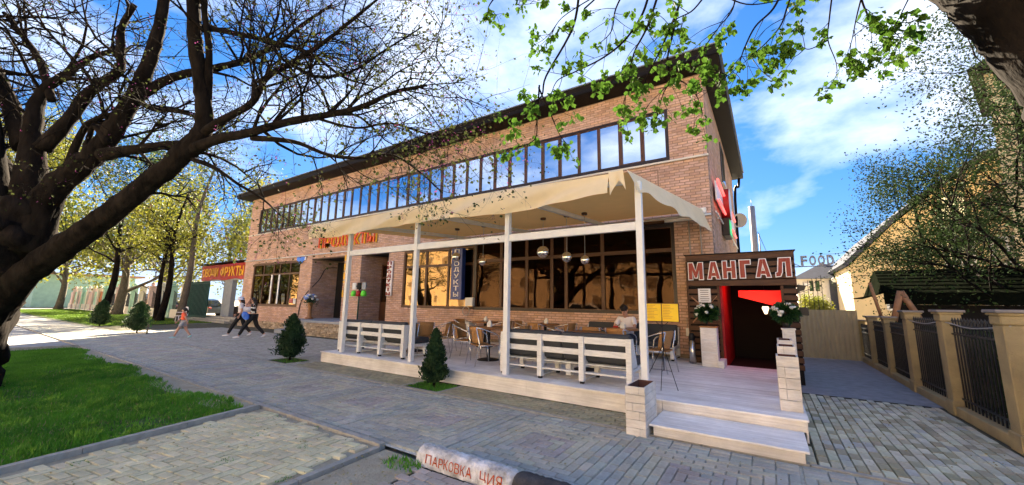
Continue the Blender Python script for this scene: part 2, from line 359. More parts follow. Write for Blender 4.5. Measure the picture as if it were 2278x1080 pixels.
    def ball(s, c, r, n=14, sc=(1, 1, 1), col=None):
        v = []; f = []; c = Vector(c); m2 = max(4, n // 2)
        for i in range(m2 + 1):
            t = math.pi * i / m2
            for k in range(n):
                a = 2 * math.pi * k / n
                v.append((c.x + r * sc[0] * math.sin(t) * math.cos(a), c.y + r * sc[1] * math.sin(t) * math.sin(a), c.z - r * sc[2] * math.cos(t)))
        for i in range(m2):
            for k in range(n): k2 = (k + 1) % n; f.append((i * n + k, i * n + k2, (i + 1) * n + k2, (i + 1) * n + k))
        return s.add(v, f, col, True)
    def prism(s, poly, ax, a0, a1, col=None):
        """polygon (2-D points in the two other axes) extruded along axis ax from a0 to a1"""
        def P(p, a):
            return (a, p[0], p[1]) if ax == 0 else (p[0], a, p[1]) if ax == 1 else (p[0], p[1], a)
        n = len(poly); v = [P(p, a0) for p in poly] + [P(p, a1) for p in poly]
        f = [tuple(range(n))[::-1], tuple(range(n, 2 * n))] + [(i, (i + 1) % n, n + (i + 1) % n, n + i) for i in range(n)]
        return s.add(v, f, col)
    def xform(s, mtx):
        s.v = [tuple(mtx @ Vector(p)) for p in s.v]; return s
    def build(s, name, material, parent=None, origin=None, kind=None, label=None, obj_color=None):
        me = bpy.data.meshes.new(name)
        if parent is not None: org = ORG[parent.name]
        else:
            if origin is None:
                V = np.array(s.v); origin = ((V[:, 0].min() + V[:, 0].max()) / 2, (V[:, 1].min() + V[:, 1].max()) / 2, V[:, 2].min())
            org = Vector(origin)
        me.from_pydata([(p[0] - org.x, p[1] - org.y, p[2] - org.z) for p in s.v], [], s.f)
        me.polygons.foreach_set('use_smooth', s.sm)
        a = me.color_attributes.new('col', 'FLOAT_COLOR', 'CORNER')
        cc = []
        for f, c in zip(s.f, s.c): cc += [*(c or (1, 1, 1)), 1.0] * len(f)
        a.data.foreach_set('color', cc)
        mt = M[material] if isinstance(material, str) else material
        me.materials.append(mt); me.update()
        o = link(bpy.data.objects.new(name, me))
        if parent is not None: o.parent = parent
        else: o.location = org
        ORG[o.name] = org
        if kind: o['kind'] = kind
        if label: o['label'] = label
        return o
def put_mesh(name, me, material, parent=None, loc=(0, 0, 0), kind=None):
    if material: me.materials.append(M[material] if isinstance(material, str) else material)
    o = link(bpy.data.objects.new(name, me)); o.location = loc
    if parent is not None: o.parent = parent; ORG[o.name] = ORG[parent.name]
    else: ORG[o.name] = Vector(loc)
    if kind: o['kind'] = kind
    return o
def dup(root, loc, rz, label, group=None):
    def cp(o, parent):
        c = o.copy(); COL.objects.link(c)
        if parent is not None: c.parent = parent
        for ch in o.children: cp(ch, c)
        return c
    r = cp(root, None); r.location = loc; r.rotation_euler = (0, 0, rz); r['label'] = label
    if group: r['group'] = group
    ORG[r.name] = Vector(loc)
    return r
def spline(P, n=6):
    P = [np.array(p, dtype=float) for p in P]; out = []
    for i in range(len(P) - 1):
        p0, p1, p2, p3 = P[max(i - 1, 0)], P[i], P[i + 1], P[min(i + 2, len(P) - 1)]
        for k in range(n):
            t = k / n
            out.append(0.5 * (2 * p1 + (p2 - p0) * t + (2 * p0 - 5 * p1 + 4 * p2 - p3) * t * t + (3 * p1 - p0 - 3 * p2 + p3) * t ** 3))
    out.append(P[-1]); return out
_glyph = {}
def glyph(ch, ext=0.02, off=0.0):
    key = (ch, ext, off)
    if key in _glyph: return _glyph[key]
    c = bpy.data.curves.new('glyph', 'FONT'); c.body = ch; c.extrude = ext; c.offset = off; c.resolution_u = 4
    o = link(bpy.data.objects.new('glyph', c))
    dg = bpy.context.evaluated_depsgraph_get(); me = o.evaluated_get(dg).to_mesh()
    v = np.array([p.co[:] for p in me.vertices]).reshape(-1, 3); f = [tuple(p.vertices) for p in me.polygons]
    bpy.data.objects.remove(o); bpy.data.curves.remove(c)
    _glyph[key] = (v, f); return _glyph[key]
def letter(parent, ch, material, x0, x1, z0, z1, y, depth, off=0.0, name='letter', axis='x', flip=1, ref=None):
    """one raised letter fitted into a box on a wall; axis 'x' faces -Y, axis 'y' faces +X"""
    v, f = glyph(ch, 0.05, off)
    if len(v) == 0: return None
    lo, hi = v.min(0), v.max(0)
    if ref is not None: rv = glyph(ch, 0.05, ref)[0]; lo, hi = rv.min(0), rv.max(0)
    s = (v - lo) / np.maximum(hi - lo, 1e-6)
    zz = (v[:, 2] - v[:, 2].min()) / max(1e-6, np.ptp(v[:, 2]))
    mb = MB()
    if axis == 'x': P = np.stack([x0 + s[:, 0] * (x1 - x0), y - zz * depth, z0 + s[:, 1] * (z1 - z0)], 1)
    else: P = np.stack([y + zz * depth, x0 + s[:, 0] * (x1 - x0), z0 + s[:, 1] * (z1 - z0)], 1)
    mb.add(P.tolist(), f)
    return mb.build(name, material, parent)
def word(parent, text, material, x0, x1, z0, z1, y, depth, off=0.0, gap=0.12, **kw):
    ws = [(0.45 if c == ' ' else {'М': 1.2, 'Щ': 1.35, 'Ф': 1.25, 'Ы': 1.2, 'Ш': 1.3, 'Д': 1.1, 'Г': 0.85}.get(c, 1.0)) for c in text]
    u = (x1 - x0) / (sum(ws) + gap * (len(text) - 1)); x = x0; res = []
    for c, w in zip(text, ws):
        if c != ' ': res.append(letter(parent, c, material, x, x + w * u, z0, z1, y, depth, off, **kw))
        x += (w + gap) * u
    return res
def leaf_mesh(name, pts, size, seed=0, flat=0.0, aspect=0.6, droop=0.0):
    """one small folded diamond leaf at each point"""
    g = np.random.default_rng(seed); n = len(pts); pts = np.asarray(pts)
    a = g.normal(size=(n, 3)); a[:, 2] *= (1 - flat); a[:, 2] -= droop; a /= np.linalg.norm(a, axis=1)[:, None]
    b = g.normal(size=(n, 3)); b -= a * (a * b).sum(1)[:, None]; b /= np.linalg.norm(b, axis=1)[:, None]
    c = np.cross(a, b)
    s = (size * g.uniform(0.6, 1.3, n))[:, None]
    V = np.empty((n, 4, 3)); V[:, 0] = pts; V[:, 1] = pts + a * s * 0.5 + b * s * aspect * 0.5 + c * s * 0.12
    V[:, 2] = pts + a * s; V[:, 3] = pts + a * s * 0.5 - b * s * aspect * 0.5 + c * s * 0.12
    Fq = np.arange(n * 4).reshape(n, 4)
    return np_mesh(name, V.reshape(-1, 3), Fq)

# ================================================================== GROUND
def sheet(name, poly, z, material, kind='structure'):
    mb = MB(); mb.add([(x, y, z) for x, y in poly], [tuple(range(len(poly)))]); o = mb.build(name, material, origin=(0, 0, 0)); o['kind'] = kind; return o
sheet('ground', [(-900, -900), (900, -900), (900, 900), (-900, 900)], -0.05, 'ground')
sheet('road', [(-200, -20), (60, -20), (60, -3.2), (-200, -3.2)], -0.03, 'asphalt')
KERB_X0 = -75.0
side_base = sheet('sidewalk', [(-33.9, 3.1), (2.2, 3.1), (2.2, 5.2), (-33.9, 5.2)], 0.0, 'joint_light')
sheet('far_sidewalk', [(KERB_X0, 3.1), (-33.9, 3.1), (-33.9, 5.2), (KERB_X0, 5.2)], 0.0, 'far_paving')
fore_base = sheet('forecourt', [(-31, 5.28), (2.3, 5.28), (2.3, 16.4), (-31, 16.4)], -0.004, 'joint_dark')
pad_base = sheet('crossing_path', [(-6.42, 3.02), (-3.72, 3.02), (-3.2, -2.9), (-5.2, -2.9)], 0.0, 'dirt')
bay_base = sheet('parking_bay', [(-2.95, 2.96), (2.6, 2.96), (2.6, -3.1), (-2.75, -3.1)], -0.008, 'joint_dark')
sheet('dirt_strip', [(-3.62, 3.02), (-2.95, 3.02), (-2.75, -2.9), (-3.15, -2.9)], 0.004, 'dirt')
far_lawn = sheet('far_lawn', [(-78, 5.3), (-31, 5.3), (-31, 6.6), (-33, 11.2), (-78, 11.2)], -0.002, 'turf')
sheet('lawn_margin', [(-18.5, 3.02), (-6.55, 3.02), (-6.45, 2.55), (-18.5, 2.55)], 0.014, 'dirt')
lawn = sheet('lawn', [(-18.5, 3.02), (-6.55, 3.02), (-5.3, -2.9), (-19.3, -2.9)], 0.01, 'turf')
sheet('cross_path', [(-34, 3.0), (-18.7, 3.0), (-19.5, -2.9), (-34, -2.9)], 0.0, 'far_paving')
sheet('next_lawn', [(-75, 3.02), (-34.2, 3.02), (-34.2, -2.9), (-75, -2.9)], 0.0, 'turf')

def paver_mesh(w, d, h=0.022, b=0.006):
    V = [(-w / 2, -d / 2, 0), (w / 2, -d / 2, 0), (w / 2, d / 2, 0), (-w / 2, d / 2, 0),
         (-w / 2 + b, -d / 2 + b, h), (w / 2 - b, -d / 2 + b, h), (w / 2 - b, d / 2 - b, h), (-w / 2 + b, d / 2 - b, h)]
    Fc = [(4, 5, 6, 7), (0, 1, 5, 4), (1, 2, 6, 5), (2, 3, 7, 6), (3, 0, 4, 7)]
    return np.array(V), np.array(Fc)
def lay(items, parent, w, d, name, n_parts, material='paver', h=0.022, seed=3, z=0.0, view_only=True):
    """items: (x, y, rot, (r,g,b)) - the nearest visible ones are parts, the rest one mesh"""
    g = np.random.default_rng(seed)
    V0, F0 = paver_mesh(w, d, h)
    def seen(x, y):
        c = AX.T @ (np.array([x, y, 0]) - CAM)
        if c[2] < 0.3: return False
        u, v = IMG_W / 2 + F_PX * c[0] / c[2], IMG_H / 2 + F_PX * c[1] / c[2]
        return -30 < u < IMG_W + 30 and v < IMG_H + 30
    vis = [it for it in items if seen(it[0], it[1])]
    vis.sort(key=lambda it: it[0] ** 2 + it[1] ** 2)
    near, rest = vis[:n_parts], vis[n_parts:]
    me = np_mesh(name, V0, F0, np.ones((5, 3))); me.materials.append(M[material])
    for x, y, r, c in near:
        o = link(bpy.data.objects.new(name, me)); o.parent = parent
        o.location = (x, y, z + g.uniform(-0.003, 0.003)); o.rotation_euler = (g.uniform(-.008, .008), g.uniform(-.008, .008), r + g.uniform(-.01, .01)); o.color = (*c, 1)
    if rest:
        n = len(rest); X = np.array([[i[0], i[1]] for i in rest]); R0 = np.array([i[2] for i in rest]) + g.uniform(-.01, .01, n); C = np.array([i[3] for i in rest])
        co, si = np.cos(R0)[:, None], np.sin(R0)[:, None]
        V = np.empty((n, 8, 3)); V[:, :, 0] = co * V0[:, 0] - si * V0[:, 1] + X[:, :1]; V[:, :, 1] = si * V0[:, 0] + co * V0[:, 1] + X[:, 1:]
        V[:, :, 2] = V0[:, 2] + z + g.uniform(-0.003, 0.003, n)[:, None]
        Fq = (F0[None] + (np.arange(n) * 8)[:, None, None]).reshape(-1, 4)
        put_mesh(name + '_field', np_mesh(name + '_field', V.reshape(-1, 3), Fq, np.repeat(C, 5, axis=0)), material, parent, kind='stuff')
def jit(c, a=0.1):
    k = 1 + random.uniform(-a, a); return tuple(min(1, max(0, x * k * (1 + random.uniform(-.03, .03)))) for x in c)
# sidewalk: concentric squares of pavers, tan, grey and a plum heart
TAN, GREY, PLUM, BUFF = (0.48, 0.46, 0.37), (0.41, 0.42, 0.38), (0.42, 0.385, 0.355), (0.47, 0.46, 0.385)
items = []
P_W, P_D = 0.2, 0.1
cell = 1.62; y_mid = 4.15
nx = 30
for k in range(-20, 2):
    cx = -0.66 + k * cell
    for ring in range(0, 10):
        dist = (ring + 0.5) * P_D
        col0 = PLUM if ring < 3 else TAN if ring < 6 else GREY
        half = dist + P_D / 2
        pick = lambda: jit(col0 if random.random() < .75 else random.choice((TAN, BUFF, GREY)), .08)
        nh = min(ring + 1, 8)
        for sy in (-1, 1):
            for i in range(nh): items.append((cx - nh * .1 + .1 + .2 * i, y_mid + sy * dist, 0.0, pick()))
        if ring < 8:
            for sx in (-1, 1):
                for i in range(ring): items.append((cx + sx * dist, y_mid - half + .2 + .2 * i, math.pi / 2, pick()))
lay(items, side_base, P_W - 0.005, P_D - 0.005, 'paver', 300, seed=11)
# straight edging course by both kerbs is inside the pattern; forecourt and lane: running bond along the facade / across the lane
items = []
OLIVE, SAND, SLATE = (0.36, 0.34, 0.23), (0.56, 0.55, 0.42), (0.45, 0.46, 0.41)
j = 0; y = 5.34
while y < 9.6:
    x = -26 + (0.1 if j % 2 else 0)
    while x < -0.1:
        deck = (-9.85 < x < 0.2 and y > 6.05)
        pit = any(abs(x - px) < .48 and abs(y - 5.62) < .34 for px in (-5.5, -10.75, -24.2))
        if not deck and not pit: items.append((x, y, 0, jit(OLIVE if x > -10 else (0.42, 0.42, 0.37), .10)))
        x += 0.2
    y += 0.1; j += 1
lane = []
i = 0; x = 0.36
while x < 2.22:
    y = 5.3 + (0.1 if i % 2 else 0)
    while y < 9.35:
        c = SAND if random.random() < .6 else random.choice((SLATE, OLIVE, (0.42, 0.38, 0.26)))
        lane.append((x, y, math.pi / 2, jit(c, .14))); y += 0.2
    x += 0.1; i += 1
lane += [(.25, 5.4 + .2 * k, math.pi / 2, jit(SAND, .14)) for k in range(3)]
sheet('lane_shade_sheet', [(.3, 9.45), (2.3, 9.45), (2.3, 16.4), (-1.0, 16.4), (-1.0, 13.2), (.3, 13.2)], 0.016, 'lane_asphalt_shade')  # plain darker sheet painted in for the shadow line across the paving
lay(items + lane, fore_base, 0.195, 0.095, 'paver', 300, seed=12)
# crossing path: herringbone
items = []
ca, sa = math.cos(0.18), math.sin(0.18)
for a in range(-60, 60):
    for b in range(-40, 40):
        # 90 degree herringbone on a 0.1 grid
        for kind, (ox, oy, r) in enumerate(((0.1, 0.05, 0), (0.05, 0.2, math.pi / 2))):
            gx = a * 0.1 + b * 0.2 + ox - a * 0.0; gy = a * 0.1 - b * 0.2 + oy
            gx = (a * 0.1 + b * 0.2) + ox; gy = (a * 0.1 - b * 0.2) + oy
            X = -4.6 + ca * gx - sa * gy; Y = 1.6 + sa * gx + ca * gy
            l = -6.37 + (3.0 - Y) * 0.225; rr = -3.78 + (3.0 - Y) * 0.09
            if l + 0.06 < X < rr - 0.06 and -1.5 < Y < 2.93: items.append((X, Y, 0.18 + r, jit((0.67, 0.61, 0.40), .10)))
seen_k = {}
for it in items: seen_k.setdefault((round(it[0], 2), round(it[1], 2)), it)
lay(list(seen_k.values()), pad_base, 0.192, 0.092, 'paver', 300, seed=13)
items = []
j = 0; y = 2.86
while y > 0.2:
    x = -2.9 + (0.1 if j % 2 else 0)
    while x < 1.5: items.append((x, y, 0, jit((0.47, 0.41, 0.35), .10))); x += 0.2
    y -= 0.1; j += 1
lay(items, bay_base, 0.194, 0.094, 'paver', 120, seed=14, z=-0.008)

def kerb_run(name, a, b, w=0.08, z0=-0.04, z1=0.03, step=1.0):
    root = link(bpy.data.objects.new(name, None)); root['kind'] = 'structure'; ORG[root.name] = Vector((0, 0, 0))
    a, b = Vector((*a, 0)), Vector((*b, 0)); L = (b - a).length; n = max(1, round(L / step)); d = (b - a) / n
    for i in range(n):
        p, q = a + d * i + d.normalized() * .004, a + d * (i + 1) - d.normalized() * .004
        zc = (z0 + z1) / 2 + random.uniform(-.004, .004)
        mb = MB(); mb.beam((p.x, p.y, zc), (q.x, q.y, zc), w, z1 - z0); mb.build('kerb_stone', 'kerb', root)
    return root
kerb_run('kerb_lawn_side', (-42, 3.06), (-3.72, 3.06), z1=0.035)
kerb_run('kerb_forecourt_side', (-42, 5.24), (2.25, 5.24), w=0.07, z1=0.026)
kerb_run('kerb_path', (-6.47, 2.98), (-5.25, -2.6), z1=0.06)
kerb_run('kerb_dirt', (-3.70, 2.98), (-3.2, -2.6), z1=0.028, w=0.07)
kerb_run('kerb_lawn_end', (-18.62, 2.98), (-19.4, -2.8), z1=0.09, w=0.1)
for px in (-5.5, -10.75, -24.2, -31.0):
    s = sheet('tree_pit', [(px - .46, 5.3), (px + .46, 5.3), (px + .46, 5.94), (px - .46, 5.94)], 0.012, 'soil')
    kerb_run('tree_pit_edge', (px - .48, 5.29), (px - .48, 5.95), w=.05, z1=.03)
    kerb_run('tree_pit_edge', (px + .48, 5.29), (px + .48, 5.95), w=.05, z1=.03)

def grass(name, poly_test, x0, x1, y0, y1, n, hgt, material, label, seed, z=0.01, wid=0.006, holes=None):
    g = np.random.default_rng(seed)
    P = np.stack([g.uniform(x0, x1, n), g.uniform(y0, y1, n)], 1)
    P = P[poly_test(P[:, 0], P[:, 1])]
    # thin and bald patches
    k = np.sin(P[:, 0] * 2.1 + 1.3 * np.sin(P[:, 1] * 1.7)) + np.sin(P[:, 1] * 3.3 + P[:, 0] * 1.1) + g.uniform(-1.2, 1.2, len(P))
    P = P[k > -1.55]; n = len(P)
    h = hgt * g.uniform(0.45, 1.25, n) * (0.85 + 0.3 * np.sin(P[:, 0] * 5) * np.sin(P[:, 1] * 4.3)); a = g.uniform(0, 2 * np.pi, n); ln = g.uniform(0.1, 0.7, n) * h; b = g.uniform(0, 2 * np.pi, n)
    w = wid * g.uniform(0.7, 1.4, n)
    V = np.empty((n, 3, 3))
    V[:, 0, 0] = P[:, 0] - np.cos(a) * w; V[:, 0, 1] = P[:, 1] - np.sin(a) * w; V[:, 0, 2] = z
    V[:, 1, 0] = P[:, 0] + np.cos(a) * w; V[:, 1, 1] = P[:, 1] + np.sin(a) * w; V[:, 1, 2] = z
    V[:, 2, 0] = P[:, 0] + np.cos(b) * ln; V[:, 2, 1] = P[:, 1] + np.sin(b) * ln; V[:, 2, 2] = z + h
    o = put_mesh(name, np_mesh(name, V.reshape(-1, 3), np.arange(n * 3).reshape(n, 3)), material, kind='stuff'); o['label'] = label; o['category'] = 'grass'
    return o
edge = lambda x, y: (x < -6.52 + (3.0 - y) * 0.222) & (y < 2.96 - 0.16 * (1 + np.sin(x * 1.9) * np.sin(x * .7 + 1)) + 0.07 * np.sin(x * 13) * np.sin(x * 29 + y * 31))
grass('lawn_grass', lambda x, y: edge(x, y) & (x < -4.5), -12.5, -5.2, -1.4, 3.0, 125000, 0.055, 'grass', 'bright green grass of the lawn beside the paved path', 21)
clump = lambda x, y: (np.sin(x * 6.1 + 2 * np.sin(y * 4)) * np.sin(y * 7.7 + 2 * np.sin(x * 3.1)) > .45)
grass('clover_clumps', lambda x, y: edge(x, y) & (x < -4.5) & clump(x, y), -12.5, -5.2, -1.4, 3.0, 60000, 0.085, 'grass_light', 'taller light green clumps in the near lawn', 28, wid=.009)
grass('dry_grass', lambda x, y: edge(x, y) & (x < -4.5), -12.5, -5.2, -1.4, 3.0, 9000, 0.05, 'grass_dry', 'scattered dry straw blades in the near lawn', 29, wid=.005)
grass('lawn_grass', lambda x, y: edge(x, y), -18.4, -12.5, -2.5, 3.0, 70000, 0.06, 'grass', 'bright green grass at the far end of the near lawn', 22, wid=0.011)
grass('far_grass', lambda x, y: (y < 11) & (y > 5.6), -75, -31.5, 5.4, 11, 60000, 0.09, 'grass_sun', 'sunlit grass strip in front of the far fence', 23, wid=0.03)
grass('pit_grass', lambda x, y: (abs(x + 5.5) < .45) & (y < 5.9), -6, -5, 5.32, 5.92, 1600, 0.05, 'grass', 'grass tuft around the nearest small conifer', 24, z=.01)
grass('pit_grass', lambda x, y: (abs(x + 10.75) < .45) & (y < 5.9), -11.3, -10.2, 5.32, 5.92, 700, 0.05, 'grass', 'sparse grass around the conifer beside the white deck', 25, z=.01)
grass('kerb_weeds', lambda x, y: ((x + 3.15) ** 2 + (y - 2.85) ** 2 * 3 < .055), -3.5, -2.8, 2.5, 3.1, 900, 0.07, 'grass', 'weeds by the end of the painted parking kerb', 26, z=.0, wid=.009)
grass('path_weeds', lambda x, y: (np.sin(x * 7.3 + 2 * y) * np.sin(y * 5.1 - x) > 0.86), -6.2, -3.6, 0.4, 3.0, 14000, 0.018, 'grass', 'small weeds in the joints of the crossing path', 27, z=.012, wid=.006)

# ================================================================== MAIN BUILDING
Y_F, X_L, X_R, Y_B = 11.0, -27.6, -1.07, 21.4
bld = thing('main_building', 'two storey brick building with dark flat eaves and a long ribbon of upstairs windows', 'building', (-14, 11, 0))
HOLES = [(-26.42, -2.02, 5.66, 7.24), (-26.4, -21.0, 1.26, 3.76), (-19.87, -17.0, 0.66, 3.76), (-15.72, -13.75, 0.66, 3.76), (-12.78, -2.0, 1.36, 3.84)]
def solid(x0, x1, z, holes):
    iv = [(x0, x1)]
    for h in holes:
        if h[2] < z < h[3]:
            nv = []
            for a, b in iv:
                if h[1] <= a or h[0] >= b: nv.append((a, b)); continue
                if h[0] > a: nv.append((a, h[0]))
                if h[1] < b: nv.append((h[1], b))
            iv = nv
    return iv
wall = MB()
zs = sorted({0.0, 8.0, *[h[2] for h in HOLES], *[h[3] for h in HOLES]})
for za, zb in zip(zs, zs[1:]):
    for a, b in solid(X_L, X_R, (za + zb) / 2, HOLES): wall.box(a, b, Y_F + .012, Y_F + .35, za, zb)
wall.box(X_R - .35, X_R - .012, Y_F + .36, Y_B, 0, 8.0); wall.box(X_L, X_L + .3, Y_F + .36, Y_B, 0, 8.0); wall.box(X_L + .3, X_R - .36, Y_B - .3, Y_B - .01, 0, 8.0)
wall_o = wall.build('wall', 'mortar', bld)
BR_L, BR_H, BR_J = 0.255, 0.0775, 0.011
bricks = []      # (origin, u axis, length, z0, z1, normal)
PINK, ORA, BRO = (0.66, 0.45, 0.36), (0.66, 0.43, 0.30), (0.59, 0.375, 0.28)
def brick_col(x, z):
    r = random.random(); c = PINK if r < .5 else ORA if r < .82 else BRO
    k = random.uniform(.86, 1.1); return tuple(v * k for v in c)
def course(u0, u1, z0, z1, i, put):
    x = u0 - (BR_L * 0.5 if i % 2 else 0) ; k0 = math.floor(u0 / BR_L) - 1
    k = k0
    while True:
        a = k * BR_L + (BR_L / 2 if i % 2 else 0); b = a + BR_L - BR_J; k += 1
        if a > u1: break
        a2, b2 = max(a, u0), min(b, u1)
        if b2 - a2 > 0.03: put(a2, b2, z0, z1)
nc = int(8.0 / BR_H)
for i in range(5, nc):
    z0 = i * BR_H; z1 = z0 + BR_H - BR_J
    for a, b in solid(X_L, X_R, (z0 + z1) / 2, HOLES):
        course(a, b, z0, z1, i, lambda p, q, r, s: bricks.append(((p, Y_F, r), (q, Y_F, s), 'f')))
    course(Y_F + .01, Y_B, z0, z1, i + 1, lambda p, q, r, s: bricks.append(((X_R, p, r), (X_R, q, s), 'r')))
    if 0.66 < z0 < 3.7:
        course(Y_F + .01, 12.5, z0, z1, i + 1, lambda p, q, r, s: bricks.append(((-19.856, p, r), (-19.856, q, s), 'r')))
        course(Y_F + .01, 12.5, z0, z1, i + 1, lambda p, q, r, s: bricks.append(((-15.706, p, r), (-15.706, q, s), 'r')))
def brick_v(b):
    (x0, y0, z0), (x1, y1, z1), k = b; e = 0.005; d = 0.022
    if k == 'f':
        return [(x0, y0 + d, z0), (x1, y0 + d, z0), (x1, y0 + d, z1), (x0, y0 + d, z1), (x0 + e, y0, z0 + e), (x1 - e, y0, z0 + e), (x1 - e, y0, z1 - e), (x0 + e, y0, z1 - e)]
    return [(x0 - d, y0, z0), (x0 - d, y1, z0), (x0 - d, y1, z1), (x0 - d, y0, z1), (x0, y0 + e, z0 + e), (x0, y1 - e, z0 + e), (x0, y1 - e, z1 - e), (x0, y0 + e, z1 - e)]
BF = np.array([(4, 5, 6, 7), (0, 1, 5, 4), (1, 2, 6, 5), (2, 3, 7, 6), (3, 0, 4, 7)])
def b_key(b):
    x, y, z = b[0]
    hidden = (b[2] == 'r' and y > 11.3) or (x > -1.75 and z < 2.85) or (z < 0.75 and x > -6) or x < -8.5 or (3.9 < z < 4.6 and x < -2.2)
    return (hidden, x * x + y * y + (z - 1.6) ** 2)
bricks.sort(key=b_key)
full = {}
near, rest = [], []
for b in bricks:
    (near if len(near) < 300 and b[2] == 'f' and abs((b[1][0] - b[0][0]) - (BR_L - BR_J)) < 1e-6 else rest).append(b)
V0 = np.array(brick_v(((0, 0, 0), (BR_L - BR_J, 0, BR_H - BR_J), 'f')))
bme = np_mesh('brick', V0, BF, np.ones((5, 3))); bme.materials.append(M['brick'])
for b in near:
    o = link(bpy.data.objects.new('brick', bme)); o.parent = wall_o; o.location = Vector(b[0]) - ORG[bld.name] + Vector((0, random.uniform(-.002, .002), 0)); o.color = (*brick_col(b[0][0], b[0][2]), 1)
n = len(rest); V = np.array([brick_v(b) for b in rest]); V += rng.uniform(-.0015, .0015, (n, 1, 3)); V -= np.array(ORG[bld.name])
C = np.array([brick_col(b[0][0], b[0][2]) for b in rest])
put_mesh('brickwork', np_mesh('brickwork', V.reshape(-1, 3), (BF[None] + (np.arange(n) * 8)[:, None, None]).reshape(-1, 4), np.repeat(C, 5, axis=0)), 'brick', wall_o, kind='stuff')
# stone plinth
def rubble(name, parent, x0, x1, y, z0, z1, size=(0.22, 0.09), n_seed=5):
    g = random.Random(n_seed); mb = MB(); z = z0
    while z < z1 - .02:
        h = min(g.uniform(.6, 1.2) * size[1], z1 - z); x = x0
        while x < x1 - .01:
            w = min(g.uniform(.5, 1.5) * size[0], x1 - x); k = g.uniform(.7, 1.2); c = g.choice(((.50, .40, .27), (.42, .33, .23), (.55, .46, .34)))
            mb.bbox(x + .006, x + w - .006, y - g.uniform(.02, .05), y + .05, z + .005, z + h - .005, .008, tuple(min(1, v * k) for v in c)); x += w
        z += h
    return mb.build(name, 'stone', parent, kind='stuff')
rubble('plinth_stone', bld, X_L, -19.9, Y_F - .01, 0, .4); rubble('plinth_stone', bld, -12.9, X_R - .7, Y_F - .01, .0, .4)
# ledges, pipes
mb = MB(); mb.box(X_L - .02, X_R + .03, Y_F - .06, Y_F + .005, 5.585, 5.635); mb.build('ledge', 'white_wall', bld)
mb = MB(); mb.tube([(X_L, Y_F - .05, 3.98), (X_R, Y_F - .05, 3.98)], .028, 8); mb.build('wall_pipe', 'white_metal', bld)
mb = MB()
for xx in (-26.2, -24.6, -22.9, -2.35): mb.box(xx - .015, xx + .015, Y_F - .012, Y_F, 4.15, 5.4)
mb.box(-26.2, -22.9, Y_F - .012, Y_F, 5.37, 5.41); mb.box(-9, -2.35, Y_F - .012, Y_F, 5.40, 5.44); mb.build('panel_joint', 'mortar', bld)
# roof
mb = MB(); mb.box(X_L - .55, X_R + .45, Y_F - .7, Y_B + .5, 8.0, 8.02); roof = mb.build('roof', 'roof_dark', bld)
mb = MB(); mb.prism([(Y_F - .72, 8.02), (Y_F - .72, 8.12), (Y_F - .66, 8.16), (Y_F - .70, 8.30), (Y_B + .5, 8.30), (Y_B + .5, 8.02)], 0, X_L - .58, X_R + .48)
sub = mb.build('fascia', 'roof_dark', roof)
mb = MB(); mb.box(X_L - .6, X_R + .5, Y_F - .74, Y_F - .70, 8.285, 8.315); mb.box(X_R + .48, X_R + .52, Y_F - .69, Y_B + .5, 8.285, 8.315); mb.build('gutter_lip', 'steel_pole', roof)
mb = MB(); mb.tube(spline([(X_R + .3, Y_B + .2, 7.95), (X_R + .25, Y_B + .15, 7.5), (X_R + .08, Y_B - .1, 6.8), (X_R + .08, Y_B - .1, 0.2)], 4), .06, 8); mb.build('downpipe', 'roof_dark', bld)
# windows
def window(name, x0, x1, z0, z1, y, cols, transom, fr, gl, outer='frame_dark', bar=0.055, depth=.09, parent=bld, sash=None):
    f = MB(); b = .07
    f.box(x0 - .02, x1 + .02, y - .03, y + .05, z1 - .07, z1 + .012); f.box(x0 - .02, x1 + .02, y - .05, y + .05, z0 - .012, z0 + .08)
    f.box(x0 - .02, x0 + .06, y - .029, y + .05, z0 + .08, z1 - .07); f.box(x1 - .06, x1 + .02, y - .029, y + .05, z0 + .08, z1 - .07)
    fo = f.build(name, outer, parent)
    g = MB(); xs = [x0 + .06, *cols, x1 - .06]; zt = [z0 + .08, *transom, z1 - .07]
    for c in cols: g.box(c - bar / 2, c + bar / 2, y + .001, y + .045, z0 + .08, z1 - .07)
    for t in transom: g.box(x0 + .06, x1 - .06, y + .003, y + .043, t - bar / 2, t + bar / 2)
    for i in range(len(xs) - 1):
        for k in range(len(zt) - 1):
            a = xs[i] + (bar / 2 if i else 0); c = xs[i + 1] - (bar / 2 if i < len(xs) - 2 else 0)
            d = zt[k] + (bar / 2 if k else 0); e = zt[k + 1] - (bar / 2 if k < len(zt) - 2 else 0)
            w = .04 if (sash and (i in sash)) else .018
            for (p, q, r, s) in ((a, c, d, d + w), (a, c, e - w, e), (a, a + w, d + w, e - w), (c - w, c, d + w, e - w)): g.box(p, q, y - .006, y + .04, r, s)
            pm = MB(); cx, cz = (a + c) / 2, (d + e) / 2; hw, hh = (c - a) / 2 - w + .004, (e - d) / 2 - w + .004
            dx, dz = random.uniform(-.006, .006), random.uniform(-.005, .005)
            pm.add([(cx + sx * hw, y + .028 + sx * dx + sz * dz, cz + sz * hh) for sx, sz in ((-1, -1), (1, -1), (1, 1), (-1, 1))], [(0, 1, 2, 3)])
            pm.build('pane', gl, fo)
    g.build('mullions', fr, fo)
    return fo
n_up = 36
ucols = [-26.34 + (i) * (24.26 / n_up) for i in range(1, n_up)]
window('window', -26.4, -2.04, 5.68, 7.22, Y_F + .05, ucols, [], 'frame_brown', 'glass_up', sash={2, 5, 9, 13, 16, 20, 23, 27, 30, 34})
window('window', -26.38, -21.02, 1.28, 3.74, Y_F + .05, [-25.15, -23.95, -23.25, -22.1], [3.08], 'frame_brown', 'glass_low', outer='frame_brown')
